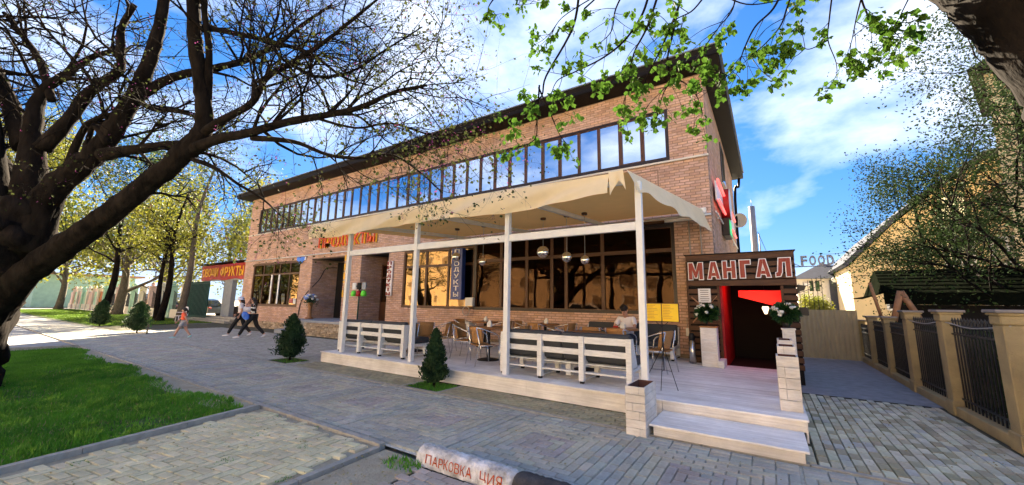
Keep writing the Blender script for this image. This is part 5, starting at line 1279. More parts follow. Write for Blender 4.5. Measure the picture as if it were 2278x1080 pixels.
# apartment blocks
def facade_windows(parent, ax_pts, n_col, n_row, z0, dz, wz, u0, u1, ww):
    """windows in a wall between two ground points"""
    a, b = Vector((*ax_pts[0], 0)), Vector((*ax_pts[1], 0)); d = (b - a).normalized(); nrm = Vector((d.y, -d.x, 0)); L = (b - a).length
    for r_ in range(n_row):
        for c_ in range(n_col):
            u = L * (u0 + (u1 - u0) * (c_ + .5) / n_col); z = z0 + r_ * dz; p = a + d * u + nrm * .03
            mb = MB(); q = [p - d * ww / 2 + Vector((0, 0, z)), p + d * ww / 2 + Vector((0, 0, z)), p + d * ww / 2 + Vector((0, 0, z + wz)), p - d * ww / 2 + Vector((0, 0, z + wz))]
            for k in range(4): mb.beam(q[k], q[(k + 1) % 4], .12, .12, nrm)
            mb.beam((q[0] + q[1]) / 2, (q[2] + q[3]) / 2, .07, .08, nrm); w = mb.build('window', 'frame_brown' if r_ % 2 else 'white_metal', parent)
            mb = MB(); mb.add(q, [(0, 1, 2, 3)]); mb.build('pane', 'window_blue', w)
t = thing('apartment_block', 'cream apartment block with a rising mansard roof behind the trees', 'building', (9, 34, 0))
mb = MB(); mb.prism([(4.6, 0), (4.6, 4.4), (6.9, 6.9), (9.0, 8.8), (11.2, 10.4), (17, 10.4), (17, 0)], 1, 33, 45); mb.build('wall', 'cream_wall', t)
mb = MB()
pr = [(4.3, 4.3), (6.9, 7.1), (9.0, 9.0), (11.2, 10.6), (17, 10.6)]
for a, b in zip(pr, pr[1:]): mb.beam((a[0], 39, a[1] + .1), (b[0], 39, b[1] + .1), 12.8, .25, (0, 0, 1))
mb.build('roof', 'slate_blue', t)
facade_windows(t, ((5.2, 33), (16.5, 33)), 5, 1, 1.6, 2.8, 1.5, .05, .95, 1.2); facade_windows(t, ((8.2, 33), (16.5, 33)), 4, 2, 4.2, 2.7, 1.5, .05, .95, 1.2)
t = thing('tall_apartment_block', 'tall cream tower block with balconies and blue windows at the right edge', 'building', (16, 26, 0))
c0, c1 = (9.6, 27.0), (20.3, 23.0)
A, B = Vector((*c0, 0)), Vector((*c1, 0)); d = (B - A).normalized(); nb = Vector((-d.y, d.x, 0))
q = [A, B, B + nb * 6, A + nb * 6]
mb = MB(); mb.prism([(p.x, p.y) for p in q], 2, 0, 13.1); mb.build('wall', 'cream_wall', t)
q2 = [A - d * .45 - nb * .9, B + d - nb * .9, B + d + nb * 6.6, A - d * .45 + nb * 6.6]; cp = (A + B) / 2 + nb * 3
mb = MB(); mb.add([(p.x, p.y, 13.15) for p in q2] + [(cp.x, cp.y, 17.5)] + [(p.x, p.y, 13.0) for p in q2], [(0, 1, 4), (1, 2, 4), (2, 3, 4), (3, 0, 4), (0, 5, 6, 1), (1, 6, 7, 2), (2, 7, 8, 3), (3, 8, 5, 0), (8, 7, 6, 5)]); mb.build('roof', 'roof_dark', t)
facade_windows(t, (c0, c1), 5, 4, 1.4, 3.0, 2.0, .04, .98, 1.15)
for r_ in range(3):
    mb = MB(); p = A + d * 1.6 - nb * .55; z = 4.0 + 3.0 * r_; mb.beam((p - d * .9) + Vector((0, 0, z)), (p + d * 1.1) + Vector((0, 0, z)), 1.0, .12); mb.build('balcony_floor', 'log', t)
for k, (u, z) in enumerate(((2.6, 9.0), (2.9, 5.9))):
    p = A + d * u - nb * .25; mb = MB(); mb.beam(p - d * .4 + Vector((0, 0, z)), p + d * .4 + Vector((0, 0, z)), .3, .6); tag(mb.build('air_conditioner', 'white_metal'), ('upper', 'lower')[k] + ' air conditioner on the tall cream tower block', 'air conditioner')

# ================================================================== LEFT BACKGROUND
t = thing('fruit_kiosk', 'grey kiosk with open dark green gate beside the brick building', 'kiosk', (-34, 12, 0))
mb = MB(); mb.box(-38.2, -29.0, 12.3, 12.4, 3.0, 4.2); mb.box(-38.2, -29, 12.4, 16, 4.15, 4.25); mb.build('front_board', 'grey_panel', t)
mb = MB(); mb.box(-34.0, -32.6, 12.3, 12.6, 0, 3.0); mb.build('wall_panel', 'grey_panel', t)
mb = MB(); mb.box(-30.7, -28.2, 12.3, 12.6, 0, 3.0); mb.build('wall_panel', 'grey_panel', t)
mb = MB(); mb.box(-38.2, -28.2, 15.6, 15.8, 0, 4.1); mb.build('back_wall', 'void', t)
mb = MB(); mb.box(-32.6, -30.7, 12.6, 13.2, .3, 1.1); mb.build('counter', 'void', t)
mb = MB(); mb.box(-38.4, -28.9, 11.9, 16, 4.28, 4.34); mb.build('roof', 'roof_dark', t)
for k in range(3): mb = MB(); mb.bbox(-37.5 + .6 * k, -30.2, 11.2 + .32 * k, 11.52 + .32 * k if k < 2 else 12.3, .0, .13 * (k + 1), .01); mb.build('step', 'kerb', t)
ban = thing('red_banner', 'red vinyl banner with yellow letters on the kiosk front', 'banner', (-34, 12.25, 3.05))
v = []; f = []
for k in range(41):
    x = -38.3 + 7.85 * k / 40
    for j_ in range(5): v.append((x, 12.22 + .02 * math.sin(k * .9 + j_), 3.06 + 1.16 * j_ / 4 - (.05 * math.sin(k * .35) if j_ in (0,) else 0)))
for k in range(40):
    for j_ in range(4): q_ = k * 5 + j_; f.append((q_, q_ + 5, q_ + 6, q_ + 1))
mb = MB(); mb.add(v, f, None, True); mb.build('vinyl', 'red_banner', ban)
word(ban, 'ОВОЩИ', 'yellow_letter', -37.95, -35.05, 3.32, 3.98, 12.19, .02, .02); word(ban, 'ФРУКТЫ', 'yellow_letter', -34.6, -30.75, 3.30, 4.0, 12.19, .02, .02)
gt = thing('green_gate', 'open dark green metal gate panel in front of the fruit kiosk', 'gate', (-36, 11.6, 0))
mb = MB(); mb.box(-39.0, -34.4, 11.55, 11.58, .35, 2.75); mb.build('sheet', 'green_metal', gt)
for k in range(20): mb = MB(); x = -39.0 + k * .242; mb.box(x - .03, x + .03, 11.48, 11.545, .25, 2.9); mb.build('bar', 'green_metal', gt)
mb = MB(); mb.box(-39.1, -34.35, 11.5, 11.545, 2.72, 2.8); mb.box(-39.1, -34.35, 11.5, 11.545, .3, .38); mb.build('rail', 'green_metal', gt)
sh = thing('patterned_shelf', 'bright shop goods seen through the kiosk opening', 'shelf', (-31.6, 13, 1.1))
mb = MB(); mb.box(-32.55, -30.75, 13.25, 13.3, 1.1, 2.98); mb.build('backboard', patches('patterned goods', (.012, .012, .02), (.75, .7, .6), 3.2), sh)
# long fence with posts
ff = thing('pillar_fence', 'long pale fence with white posts and dark railings left of the kiosk', 'fence', (-55, 11.8, 0))
for k in range(16):
    x = -40.0 - k * 2.8; c = ('white_wall', 'mint_wall', 'white_wall', 'pink_wall')[k % 4]
    mb = MB(); mb.bbox(x - .24, x + .24, 11.6, 12.05, 0, 2.6, .02); mb.bbox(x - .32, x + .32, 11.5, 12.12, 2.61, 2.75, .03); mb.ball((x, 11.82, 2.9), .17, 8); mb.build('post', c, ff)
    mb = MB(); mb.box(x - 2.55, x - .25, 11.7, 11.95, 0, .7); mb.build('base_wall', 'white_wall', ff)
    if k < 8:
        for j_ in range(9): mb = MB(); u = x - .4 - j_ * .24; mb.box(u - .018, u + .018, 11.78, 11.82, .7, 2.25 - .25 * math.sin(math.pi * (j_ + .5) / 9)); mb.build('bar', 'iron', ff)
        mb = MB(); mb.tube([(x - .25 - i_ * .23, 11.8, 2.25 - .28 * math.sin(math.pi * i_ / 10)) for i_ in range(11)], .03, 5); mb.box(x - 2.55, x - .25, 11.78, 11.82, .95, 1.0); mb.build('rail', 'iron', ff)
    else:
        mb = MB(); mb.box(x - 2.55, x - .25, 11.8, 11.9, .7, 2.3); mb.build('panel', 'brown_gate' if k == 9 else ('mint_wall', 'pink_wall')[k % 2], ff)
mb = MB(); mb.box(-62.6, -61.6, 11.4, 11.44, 1.5, 2.0); tag(mb.build('blue_plate', 'address_blue'), 'small blue plate on the long pale fence', 'sign')
# plastic chair
t = thing('plastic_chair', 'white plastic chair standing in front of the green gate', 'chair', (-33.6, 9.9, 0))
mb = MB(); mb.bbox(-33.9, -33.35, 9.65, 10.15, .42, .46, .01); mb.build('seat', 'white_edge', t)
mb = MB(); mb.prism([(-33.92, .46), (-33.32, .46), (-33.36, .98), (-33.5, 1.06), (-33.75, 1.06), (-33.88, .98)], 1, 10.14, 10.18); mb.build('backrest', 'white_edge', t)
for x in (-33.88, -33.38):
    for y in (9.7, 10.12): mb = MB(); mb.tube([(x, y, .42), (x + (.03 if x > -33.6 else -.03), y, 0)], .025, 6); mb.build('leg', 'white_edge', t)
    mb = MB(); mb.box(x - .03, x + .03, 9.66, 10.14, .66, .69); mb.build('arm', 'white_edge', t)

# parked cars
def car(label, loc, rz, paint, L=4.3, suv=False):
    r = thing('parked_car', label, 'car', (0, 0, 0), 'parked cars'); h = 1.62 if suv else 1.45; W = .86
    lo_ = [(-2.15, .32), (-2.18, .75), (-2.05, .92), (-1.2, .96), (1.1, .93), (2.0, .78), (2.15, .62), (2.14, .32)]
    hi_ = [(-1.95, .93), (-1.45, h - .12), (-.9, h), (.2, h), (1.15, .94)]
    def shell(prof, w0, w1, mb):
        n = len(prof); zmin, zmax = min(p[1] for p in prof), max(p[1] for p in prof)
        def wd(z): return w0 + (w1 - w0) * (z - zmin) / (zmax - zmin)
        v = [(x, -wd(z), z) for x, z in prof] + [(x, wd(z), z) for x, z in prof]
        mb.add(v, [tuple(range(n)), tuple(range(2 * n - 1, n - 1, -1))] + [(i, n + i, n + (i + 1) % n, (i + 1) % n) for i in range(n)])
    mb = MB(); shell(lo_, W, W - .06, mb); shell(hi_, W - .09, W - .26, mb); mb.build('body', paint, r)
    for s in (-1, 1):
        for poly in (((-1.72, .98), (-1.36, h - .16), (-.55, h - .08), (-.5, .98)), ((-.42, .98), (-.45, h - .08), (.12, h - .09), (.95, .98))):
            mb = MB()
            def ww(z): return W - .09 - .17 * (z - .93) / (h - .93) + .008
            mb.add([(x, s * ww(z), z) for x, z in poly], [(0, 1, 2, 3)]); mb.build('side_window', 'car_glass', r)
        for x in (-1.35, 1.35):
            mb = MB(); mb.prism([(x + .33 * math.cos(a), .33 + .33 * math.sin(a)) for a in np.linspace(0, 6.28, 21)[:-1]], 1, s * W - .1, s * W + .06); wh = mb.build('wheel', 'rubber', r)
            mb = MB(); mb.prism([(x + .2 * math.cos(a), .33 + .2 * math.sin(a)) for a in np.linspace(0, 6.28, 13)[:-1]], 1, s * (W + .062) - .004, s * (W + .062) + .004); mb.build('rim', 'alu', wh)
        mb = MB(); mb.bbox(2.03, 2.17, s * .62 - .16, s * .62 + .16, .62, .76, .03); mb.build('headlight', 'white_edge', r)
        mb = MB(); mb.bbox(-2.19, -2.06, s * .66 - .13, s * .66 + .13, .7, .88, .02); mb.build('tail_light', 'red_banner', r)
    mb = MB(); mb.add([(1.12, -W + .16, .97), (1.12, W - .16, .97), (.28, W - .3, h - .04), (.28, -W + .3, h - .04)], [(0, 1, 2, 3)]); mb.xform(Matrix.Translation((.03, 0, .02))); mb.build('windscreen', 'car_glass', r)
    mb = MB(); mb.add([(-1.93, -W + .16, .97), (-1.93, W - .16, .97), (-1.5, W - .3, h - .16), (-1.5, -W + .3, h - .16)], [(3, 2, 1, 0)]); mb.xform(Matrix.Translation((-.03, 0, .02))); mb.build('rear_window', 'car_glass', r)
    r.location = loc; r.rotation_euler = (0, 0, rz); return r
car('dark blue car parked behind the pale fence beside the green gate', (-45, 14.5, 0), rad(200), 'car_blue', suv=True)
car('white car parked behind the pale fence', (-54, 15, 0), rad(190), 'car_white')
car('second white car parked behind the pale fence, farther away', (-62, 15, 0), rad(185), 'car_white', suv=True)
# far trees
GR = 'trees beyond the fence'
tree('street_tree', 'dark slender tree trunk leaning left beside two others by the kiosk', (-36.3, 9.3, 0), 9, (-1.2, 0), .2, 1, 'leaf_bright', 'bark', 3.0, 3, .2, 71, (6, 4, 3), fork=.4, group=GR, jitter=.35, limbs=9)
tree('street_tree', 'dark middle trunk of the three trees by the kiosk', (-35.2, 9.2, 0), 10.5, (.3, .5), .24, 1, 'leaf_bright', 'bark', 3.2, 3, .2, 72, (6, 4, 3), fork=.4, group=GR, jitter=.35, limbs=9)
tree('street_tree', 'tall pale trunk nearest the kiosk with a fork high up', (-35.0, 10.2, 0), 13, (1.0, .6), .26, 1, 'leaf_mid', 'bark_grey', 2.8, 2, .16, 73, (5, 4, 3), fork=.5, group=GR, jitter=.3, limbs=8)
tree('street_tree', 'thick trunked broad tree with sunny yellow green crown in front of the fence', (-51, 10.2, 0), 10, (0, .3), .45, 1, 'leaf_bright', 'bark_grey', 5.5, 4, .32, 74, (7, 5, 4), fork=.3, group=GR, jitter=.5, limbs=12, up=.02)
tree('street_tree', 'sunny yellow green tree behind the fence at the far left', (-62, 16, 0), 13, (0, 0), .4, 1, 'leaf_bright', 'bark_grey', 6, 4, .42, 75, (7, 5, 4), fork=.22, group=GR, jitter=.6, limbs=13)
tree('street_tree', 'sunny tree far down the street beyond the end of the lawn', (-78, 10, 0), 13, (0, 0), .4, 1, 'leaf_bright', 'bark_grey', 6.5, 4, .45, 76, (7, 5, 4), fork=.22, group=GR, jitter=.6, limbs=12)
tree('street_tree', 'yellow green tree standing behind the fruit kiosk', (-42, 20, 0), 9.5, (0, 0), .3, 1, 'leaf_bright', 'bark_grey', 4.0, 3, .26, 77, (6, 5, 3), fork=.25, group=GR, jitter=.5, limbs=10)
tree('street_tree', 'bushy yellow tree peeping out beside the left corner of the brick building', (-33, 22, 0), 9, (0, 0), .3, 1, 'leaf_bright', 'bark_grey', 3.2, 4, .24, 78, (6, 5, 3), fork=.3, group=GR, jitter=.45, limbs=10)
tree('street_tree', 'tall light tree behind the parked dark blue car', (-52, 24, 0), 14, (0, 0), .35, 1, 'leaf_mid', 'bark_grey', 4.5, 3, .26, 79, (6, 4, 3), fork=.3, group=GR, jitter=.5, limbs=10)
tree('street_tree', 'dense yellow green tree directly behind the fruit kiosk roof', (-37, 16.5, 0), 10, (0, 0), .3, 1, 'leaf_bright', 'bark_grey', 3.6, 4, .24, 81, (7, 5, 3), fork=.3, group=GR, jitter=.4, limbs=11)
tree('street_tree', 'spreading tree behind the pale fence by the parked white car', (-46, 17, 0), 11, (0, 0), .3, 1, 'leaf_bright', 'bark_grey', 4.2, 4, .28, 82, (7, 5, 3), fork=.3, group=GR, jitter=.45, limbs=11)
t = thing('distant_tower_block', 'pale far apartment tower showing between the trees', 'building', (-80, 46, 0))
mb = MB(); mb.box(-84, -78, 44, 52, 0, 14); mb.build('wall', 'white_wall', t); facade_windows(t, ((-84, 44), (-78, 44)), 3, 5, 2, 2.5, 1.4, .05, .95, 1.1)
t = thing('mint_building', 'low pale mint building at the far left end of the lawn', 'building', (-98, 12, 0))
mb = MB(); mb.box(-110, -92, 9, 20, 0, 5); mb.build('wall', 'mint_wall', t); mb = MB(); mb.box(-111, -91, 8, 21, 5.01, 5.3); mb.build('roof', 'log', t)

# ================================================================== ACROSS THE ROAD (seen in the window glass)
t = thing('opposite_block', 'ochre apartment block across the road mirrored in the windows', 'building', (-42, -30, 0))
mb = MB(); mb.box(-96, 12, -38, -28, 0, 12.5); mb.build('wall', 'gold_wall', t); mb = MB(); mb.box(-97, 13, -39, -27.2, 12.51, 13); mb.build('roof', 'brown_gate', t)
for r_ in range(4):
    for c_ in range(27):
        x = -94 + c_ * 3.9; z = 1.2 + r_ * 2.7; mb = MB(); mb.box(x, x + 1.5, -27.99, -27.93, z, z + 1.5); w = mb.build('window', 'white_metal', t); mb = MB(); mb.box(x + .08, x + 1.42, -27.929, -27.92, z + .08, z + 1.42); mb.build('pane', 'dusk_glass', w)
for k, (x, lb) in enumerate(((-4.0, 'white car parked across the road right of the trees'), (-11.5, 'white car parked across the road between the trees'), (-19, 'dark car parked across the road'))): car(lb, (x, -6.5 - k * .3, 0), rad(3), 'car_white' if k < 2 else 'car_blue', suv=k == 1)
for k, x in enumerate((-6.5, -17, -33, -25, -11)):
    tree('roadside_tree', ('old tree across the road mirrored in the middle window', 'old tree across the road mirrored in the left window', 'tree across the road opposite the shop entrance', 'young tree across the road opposite the kiosk', 'young tree across the road opposite the middle of the deck')[k], (x, -9.5, 0), 8.5, (0, 0), .3, 1, 'leaf_mid', 'bark', 3.2, 3, .2, 90 + k, (5, 4, 3), fork=.4, jitter=.4, limbs=8, group='trees across the road')

for k, (x, y) in enumerate(((-62, -8), (-74, -10), (-88, -8), (-44, -12))):
    tree('roadside_tree', ('broad tree across the road mirrored in the left shop window', 'next broad tree across the road far to the left', 'last broad tree across the road at the far left', 'broad tree across the road in front of the ochre block')[k], (x, y, 0), 10, (0, 0), .35, 1, 'leaf_bright' if k % 2 else 'leaf_mid', 'bark', 4.2, 5, .36, 130 + k, (5, 4, 3), fork=.2, jitter=.6, limbs=12, group='trees across the road')

# ================================================================== SMALL CONIFERS
def thuja(label, x, y, h, r, seed, n=9000):
    g = np.random.default_rng(seed); t = thing('small_conifer', label, 'conifer', (x, y, 0), 'small clipped conifers along the sidewalk')
    mb = MB(); mb.tube([(x, y, 0), (x + .01, y, h * .5), (x, y, h * .85)], [.03, .02, .006], 7); mb.build('trunk', 'bark', t)
    z = g.beta(1.25, 1.35, n); prof = r * np.clip(np.minimum((z + .03) * 6, 1) * (1 - z) ** .62 * 1.25, 0.02, 1)
    a = g.uniform(0, 2 * np.pi, n)
    # flattened upright sprays: cluster azimuths and heights
    sp = g.integers(0, 110, n); ga = g.uniform(0, 2 * np.pi, 110); gz = g.uniform(0, 1, 110) * .97
    use = g.random(n) < .72; a = np.where(use, ga[sp] + g.normal(size=n) * .16, a); z = np.where(use, np.clip(gz[sp] * .92 + g.uniform(-.02, .13, n), 0, 1), z)
    prof = r * np.clip(np.minimum((z + .05) * 5, 1) * (1 - z) ** .62 * 1.22, 0.015, 1)
    rr = prof * np.where(use, g.uniform(.45, 1.0, n) * g.uniform(.68, 1.5, 110)[sp], g.uniform(.15, .85, n)) * (1 + .12 * np.sin(a * 3 + seed))
    P = np.stack([np.cos(a) * rr, np.sin(a) * rr, .075 * h + z * h * .93], 1)
    d = np.stack([np.cos(a) * .45, np.sin(a) * .45, np.full(n, 1.0)], 1) + g.normal(size=(n, 3)) * .35; d /= np.linalg.norm(d, axis=1)[:, None]
    b = np.stack([-np.sin(a), np.cos(a), np.zeros(n)], 1) + g.normal(size=(n, 3)) * .5; b -= d * (d * b).sum(1)[:, None]; b /= np.linalg.norm(b, axis=1)[:, None]
    s = (g.uniform(.6, 1.3, n) * .055 * h / 1.1)[:, None]
    V = np.stack([P, P + d * s * .5 + b * s * .3, P + d * s, P + d * s * .5 - b * s * .3], 1)
    put_mesh('foliage', np_mesh('foliage', V.reshape(-1, 3), np.arange(n * 4).reshape(n, 4)), 'thuja', t)
    return t
thuja('nearest small conifer in a grass pit in front of the deck', -5.45, 5.6, 1.06, .21, 101, 11000)
thuja('small conifer just left of the far end of the deck', -10.75, 5.6, 1.2, .33, 102)
thuja('bushy small conifer behind the walking child', -24.2, 5.6, 1.42, .42, 103)
thuja('smallest looking conifer farthest down the sidewalk', -31.0, 5.6, 1.45, .42, 104)
mb = MB(); mb.tube([(-23.2, 5.7, 0), (-23.1, 5.7, .45)], .03, 6); tag(mb.build('stake', 'bark_grey'), 'short wooden stake beside the bushy conifer', 'stake')

# ================================================================== PAINTED PARKING KERB
t = thing('parking_kerb', 'concrete parking kerb painted white and black with worn red lettering', 'kerb', (-1.6, 3.04, 0))
def kblock(x0, x1, m_):
    v = []; n = 40; prof = [(2.94, 0), (2.953, .105), (2.985, .15), (3.03, .167), (3.09, .167), (3.13, .145), (3.145, .09), (3.15, 0)]
    g = random.Random(int(x0 * 10)); nn = len(prof); f = []
    for i in range(n + 1):
        x = x0 + (x1 - x0) * i / n; e = .03 * (1 if i in (0, n) else 0)
        for (y, z) in prof:
            k = g.uniform(-.006, .006); v.append((x, y + (k if z > .02 else 0) + (e if y < 3.04 else -e) * .5, max(0, z + k - (e * .6 if z > .1 else 0))))
    for i in range(n):
        for j_ in range(nn - 1): q = i * nn + j_; f.append((q, q + nn, q + nn + 1, q + 1))
    f += [tuple(range(nn)), tuple(range(n * nn + nn - 1, n * nn - 1, -1))]
    mb = MB(); mb.add(v, f, None, True); mb.build('block', m_, t)
kblock(-3.08, -1.935, 'block_white'); kblock(-1.93, -.8, 'block_black'); kblock(-.795, .4, 'block_white')
x = -2.93
for c, w in zip('ПАРКОВКА ЦИЯ', [.075, .06, .05, .05, .055, .055, .05, .065, .05, .065, .07, .06]):
    if c != ' ': letter(t, c, 'paint_red', x, x + w * .8, .045, .14, 2.962, .0, .0) if False else None
    x += w * 1.28
def painted(ch, x0, x1, z0, z1):
    v, f = glyph(ch, 0.05, -.012); lo, hi = v.min(0), v.max(0); s = (v - lo) / np.maximum(hi - lo, 1e-6); zz = s[:, 2]
    z = z0 + s[:, 1] * (z1 - z0); P = np.stack([x0 + s[:, 0] * (x1 - x0), 2.936 + (z / .12) * .0135 - zz * .004, z], 1)
    mb = MB(); mb.add(P.tolist(), f); mb.build('painted_letter', 'paint_red', t)
x = -2.93
for c, w in zip('ПАРКОВКА ЦИЯ', [.075, .06, .05, .05, .055, .055, .05, .065, .06, .065, .07, .06]):
    if c != ' ': painted(c, x, x + w, .04 + random.uniform(-.006, .006), .125 + random.uniform(-.006, .004))
    x += w * 1.3

# ================================================================== THE OLD TREE ON THE LAWN
jt = thing('old_tree', 'massive dark leaning tree with spreading limbs and small purple blossoms on the left lawn', 'tree', tuple(at(-70, 890, 6.3)))
BASE = ORG[jt.name]
g = np.random.default_rng(200)
wood, twg, tips = MB(), MB(), []
def limb(pts, sides=12, n=5, kids=7, L=1.6, lev=1, rough=.05, tipcol=True, dirs=None):
    """pts: (px, py, depth, half width in px)"""
    P = [np.array([*at(a, b, c), d * (.86 if d > 60 else .70) * c / F_PX]) for a, b, c, d in pts]; S = spline(P, n)
    co = [s[:3] + g.normal(size=3) * s[3] * rough for s in S]; rr = [max(.006, s[3]) * (1 + g.uniform(-.06, .06)) for s in S]
    sides = sides * 2 if sides >= 9 else sides; i0 = len(wood.v); wood.tube(co, rr, sides, cap=True); m_ = len(co)
    ph = g.uniform(0, 6.28, 4)
    for i in range(m_):        # furrows and knots
        for k in range(sides):
            q = i0 + i * sides + k; c = co[i]; a = 6.28 * k / sides
            w = 1 + .045 * math.sin(5 * a + ph[0] + .6 * i) + .035 * math.sin(9 * a + ph[1] - .35 * i) + .03 * math.sin(2 * a + ph[2] + .9 * i) + g.normal() * .022
            p = wood.v[q]; wood.v[q] = tuple(c + (np.array(p) - c) * w)
    for k in range(int(kids * 1.35)):
        i = int(m_ * g.uniform(.3, .99)); i = min(i, m_ - 2); ax = co[i + 1] - co[i]; ax /= np.linalg.norm(ax) + 1e-9
        s = g.normal(size=3); s -= ax * s.dot(ax); s /= np.linalg.norm(s); d = ax * g.uniform(.5, 1.0) + s * g.uniform(.5, .9) + np.array([0, 0, -.05]); d /= np.linalg.norm(d)
        grow(twg, tips, co[i].copy(), d, L * g.uniform(.6, 1.2), min(rr[i] * .45, .03), lev, 3, g, (0, 5, 4, 0), .24, .015, (6, 5, 4, 3), .55)
limb([(-150, 940, 6.25, 112), (-112, 810, 6.25, 86), (-72, 690, 6.2, 80), (-18, 590, 6.2, 84), (25, 520, 6.2, 74), (55, 450, 6.2, 50)], 16, 8, 0)
limb([(-25, 700, 6.2, 50), (50, 618, 6.15, 40), (150, 545, 6.1, 36), (250, 472, 6.0, 31), (350, 392, 5.9, 29), (420, 330, 5.8, 28), (452, 285, 5.8, 25), (452, 220, 5.75, 22), (440, 140, 5.7, 20), (432, 60, 5.6, 18), (425, -60, 5.5, 17)], 14, 6, 3, 1.2)
limb([(60, 560, 6.2, 50), (110, 435, 6.3, 36), (190, 362, 6.35, 30), (245, 300, 6.4, 26), (298, 215, 6.4, 22), (335, 130, 6.4, 18), (358, 40, 6.4, 15), (372, -60, 6.4, 13)], 14, 6, 5, 1.4)
limb([(55, 470, 6.4, 46), (68, 380, 6.5, 32), (72, 270, 6.6, 22), (95, 205, 6.7, 15), (150, 165, 6.8, 11), (200, 130, 6.9, 8), (255, 112, 7, 6)], 12, 5, 8, 1.5)
limb([(420, 335, 5.8, 17), (480, 312, 5.6, 15), (545, 298, 5.4, 13), (640, 272, 5.2, 12), (720, 258, 5.0, 10), (800, 240, 4.9, 8), (880, 205, 4.8, 6), (950, 190, 4.8, 3.5)], 10, 5, 18, 1.25)
limb([(448, 300, 5.8, 15), (500, 265, 5.6, 12), (560, 230, 5.5, 10), (592, 175, 5.4, 9), (650, 140, 5.4, 8), (720, 95, 5.3, 6), (790, 40, 5.3, 5), (850, -10, 5.3, 3)], 9, 5, 18, 1.25)
limb([(225, 345, 6.3, 20), (290, 335, 6.2, 16), (360, 325, 6.2, 13), (420, 318, 6.1, 10)], 9, 5, 4, 1.2)
limb([(290, 235, 6.4, 14), (350, 190, 6.5, 13), (410, 165, 6.5, 12), (480, 152, 6.6, 11), (545, 135, 6.6, 9), (615, 100, 6.6, 7), (680, 50, 6.6, 5), (740, 10, 6.6, 3)], 9, 5, 16, 1.4)
limb([(95, 330, 6.5, 22), (150, 270, 6.5, 18), (200, 205, 6.6, 15), (262, 160, 6.6, 12), (268, 110, 6.6, 11), (272, 60, 6.6, 9), (300, 10, 6.6, 7)], 9, 5, 7, 1.4)
limb([(462, 250, 5.8, 12), (465, 120, 5.7, 10), (455, 20, 5.6, 9), (458, -40, 5.6, 8)], 8, 5, 4, 1.2)
limb([(470, 65, 5.7, 9), (540, 78, 5.6, 8), (610, 95, 5.5, 7), (690, 120, 5.4, 5.5), (760, 170, 5.3, 4), (820, 190, 5.2, 2.5)], 8, 5, 15, 1.2)
limb([(635, 135, 5.4, 6), (700, 170, 5.2, 5), (780, 160, 5.1, 4), (860, 110, 5.0, 3), (940, 60, 5.0, 2)], 7, 5, 14, 1.1)
limb([(560, 308, 5.4, 9), (650, 315, 5.2, 7), (730, 345, 5.0, 6), (800, 352, 4.9, 5), (870, 345, 4.8, 4), (930, 380, 4.7, 3), (985, 430, 4.7, 2)], 7, 5, 16, .8)
limb([(700, 262, 5.0, 5), (790, 285, 4.9, 4), (870, 275, 4.8, 3.5), (960, 300, 4.8, 3), (1040, 295, 4.8, 2)], 7, 5, 14, .8)
limb([(430, 355, 5.8, 8), (480, 375, 5.6, 6), (530, 410, 5.5, 4.5), (580, 440, 5.4, 3.5), (625, 480, 5.4, 2.5)], 7, 5, 12, .75)
limb([(240, 320, 6.3, 12), (210, 280, 6.3, 9), (190, 330, 6.3, 6), (170, 370, 6.3, 4)], 7, 4, 4, .9)
limb([(60, 330, 6.6, 30), (20, 230, 6.8, 22), (-30, 120, 7, 18), (-60, 20, 7, 14)], 9, 5, 8, 1.6)
limb([(40, 420, 6.6, 26), (-20, 330, 6.8, 18), (-90, 260, 7, 13)], 9, 5, 6, 1.5)
limb([(115, 225, 6.7, 12), (90, 140, 6.8, 10), (50, 80, 6.9, 8), (10, 30, 7, 6)], 8, 5, 9, 1.3)
limb([(300, 205, 6.4, 10), (330, 240, 6.4, 8), (400, 250, 6.3, 6), (470, 270, 6.2, 4)], 8, 4, 8, 1.0)
limb([(135, 420, 6.3, 14), (180, 300, 6.4, 10), (215, 265, 6.4, 8), (290, 245, 6.5, 5)], 8, 4, 7, 1.1)
for (a, b) in ((-2.5, 3.2), (-4.2, 4.6), (-1.0, 5.2), (-5.5, 2.8), (-6.5, 5.0)):   # limbs reaching back over the lawn and out of the picture
    p0 = np.array(at(0, 560, 6.2)); p1 = p0 + np.array([a, -1.2, b]); S = spline([p0, p0 * .6 + p1 * .4 + np.array([0, 0, .5]), p1], 6); wood.tube(S, np.linspace(.2, .04, len(S)), 8)
    for k in range(9):
        i = int(len(S) * g.uniform(.4, .98)); d = g.normal(size=3); d[2] = abs(d[2]) * .6; d /= np.linalg.norm(d); grow(twg, tips, np.array(S[min(i, len(S) - 1)]), d, 1.5, .03, 1, 3, g, (0, 5, 4, 0), .24, .015, (6, 5, 4, 3), .55)
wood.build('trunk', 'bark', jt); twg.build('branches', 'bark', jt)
T = np.array(tips); g2 = np.random.default_rng(201)
sel = g2.random(len(T)) < .5; L1 = np.repeat(T[sel], 1, axis=0); L1 = L1 + g2.normal(size=L1.shape) * .02
put_mesh('crown', leaf_mesh('crown', L1 - np.array(BASE), .042, 202, droop=.3, aspect=.85), 'leaf_judas', jt)
bl = T[(g2.random(len(T)) < .10)]; bl = np.repeat(bl, 3, axis=0); bl = bl + g2.normal(size=bl.shape) * .02
put_mesh('blossom', leaf_mesh('blossom', bl - np.array(BASE), .016, 203, aspect=.9), 'blossom', jt)

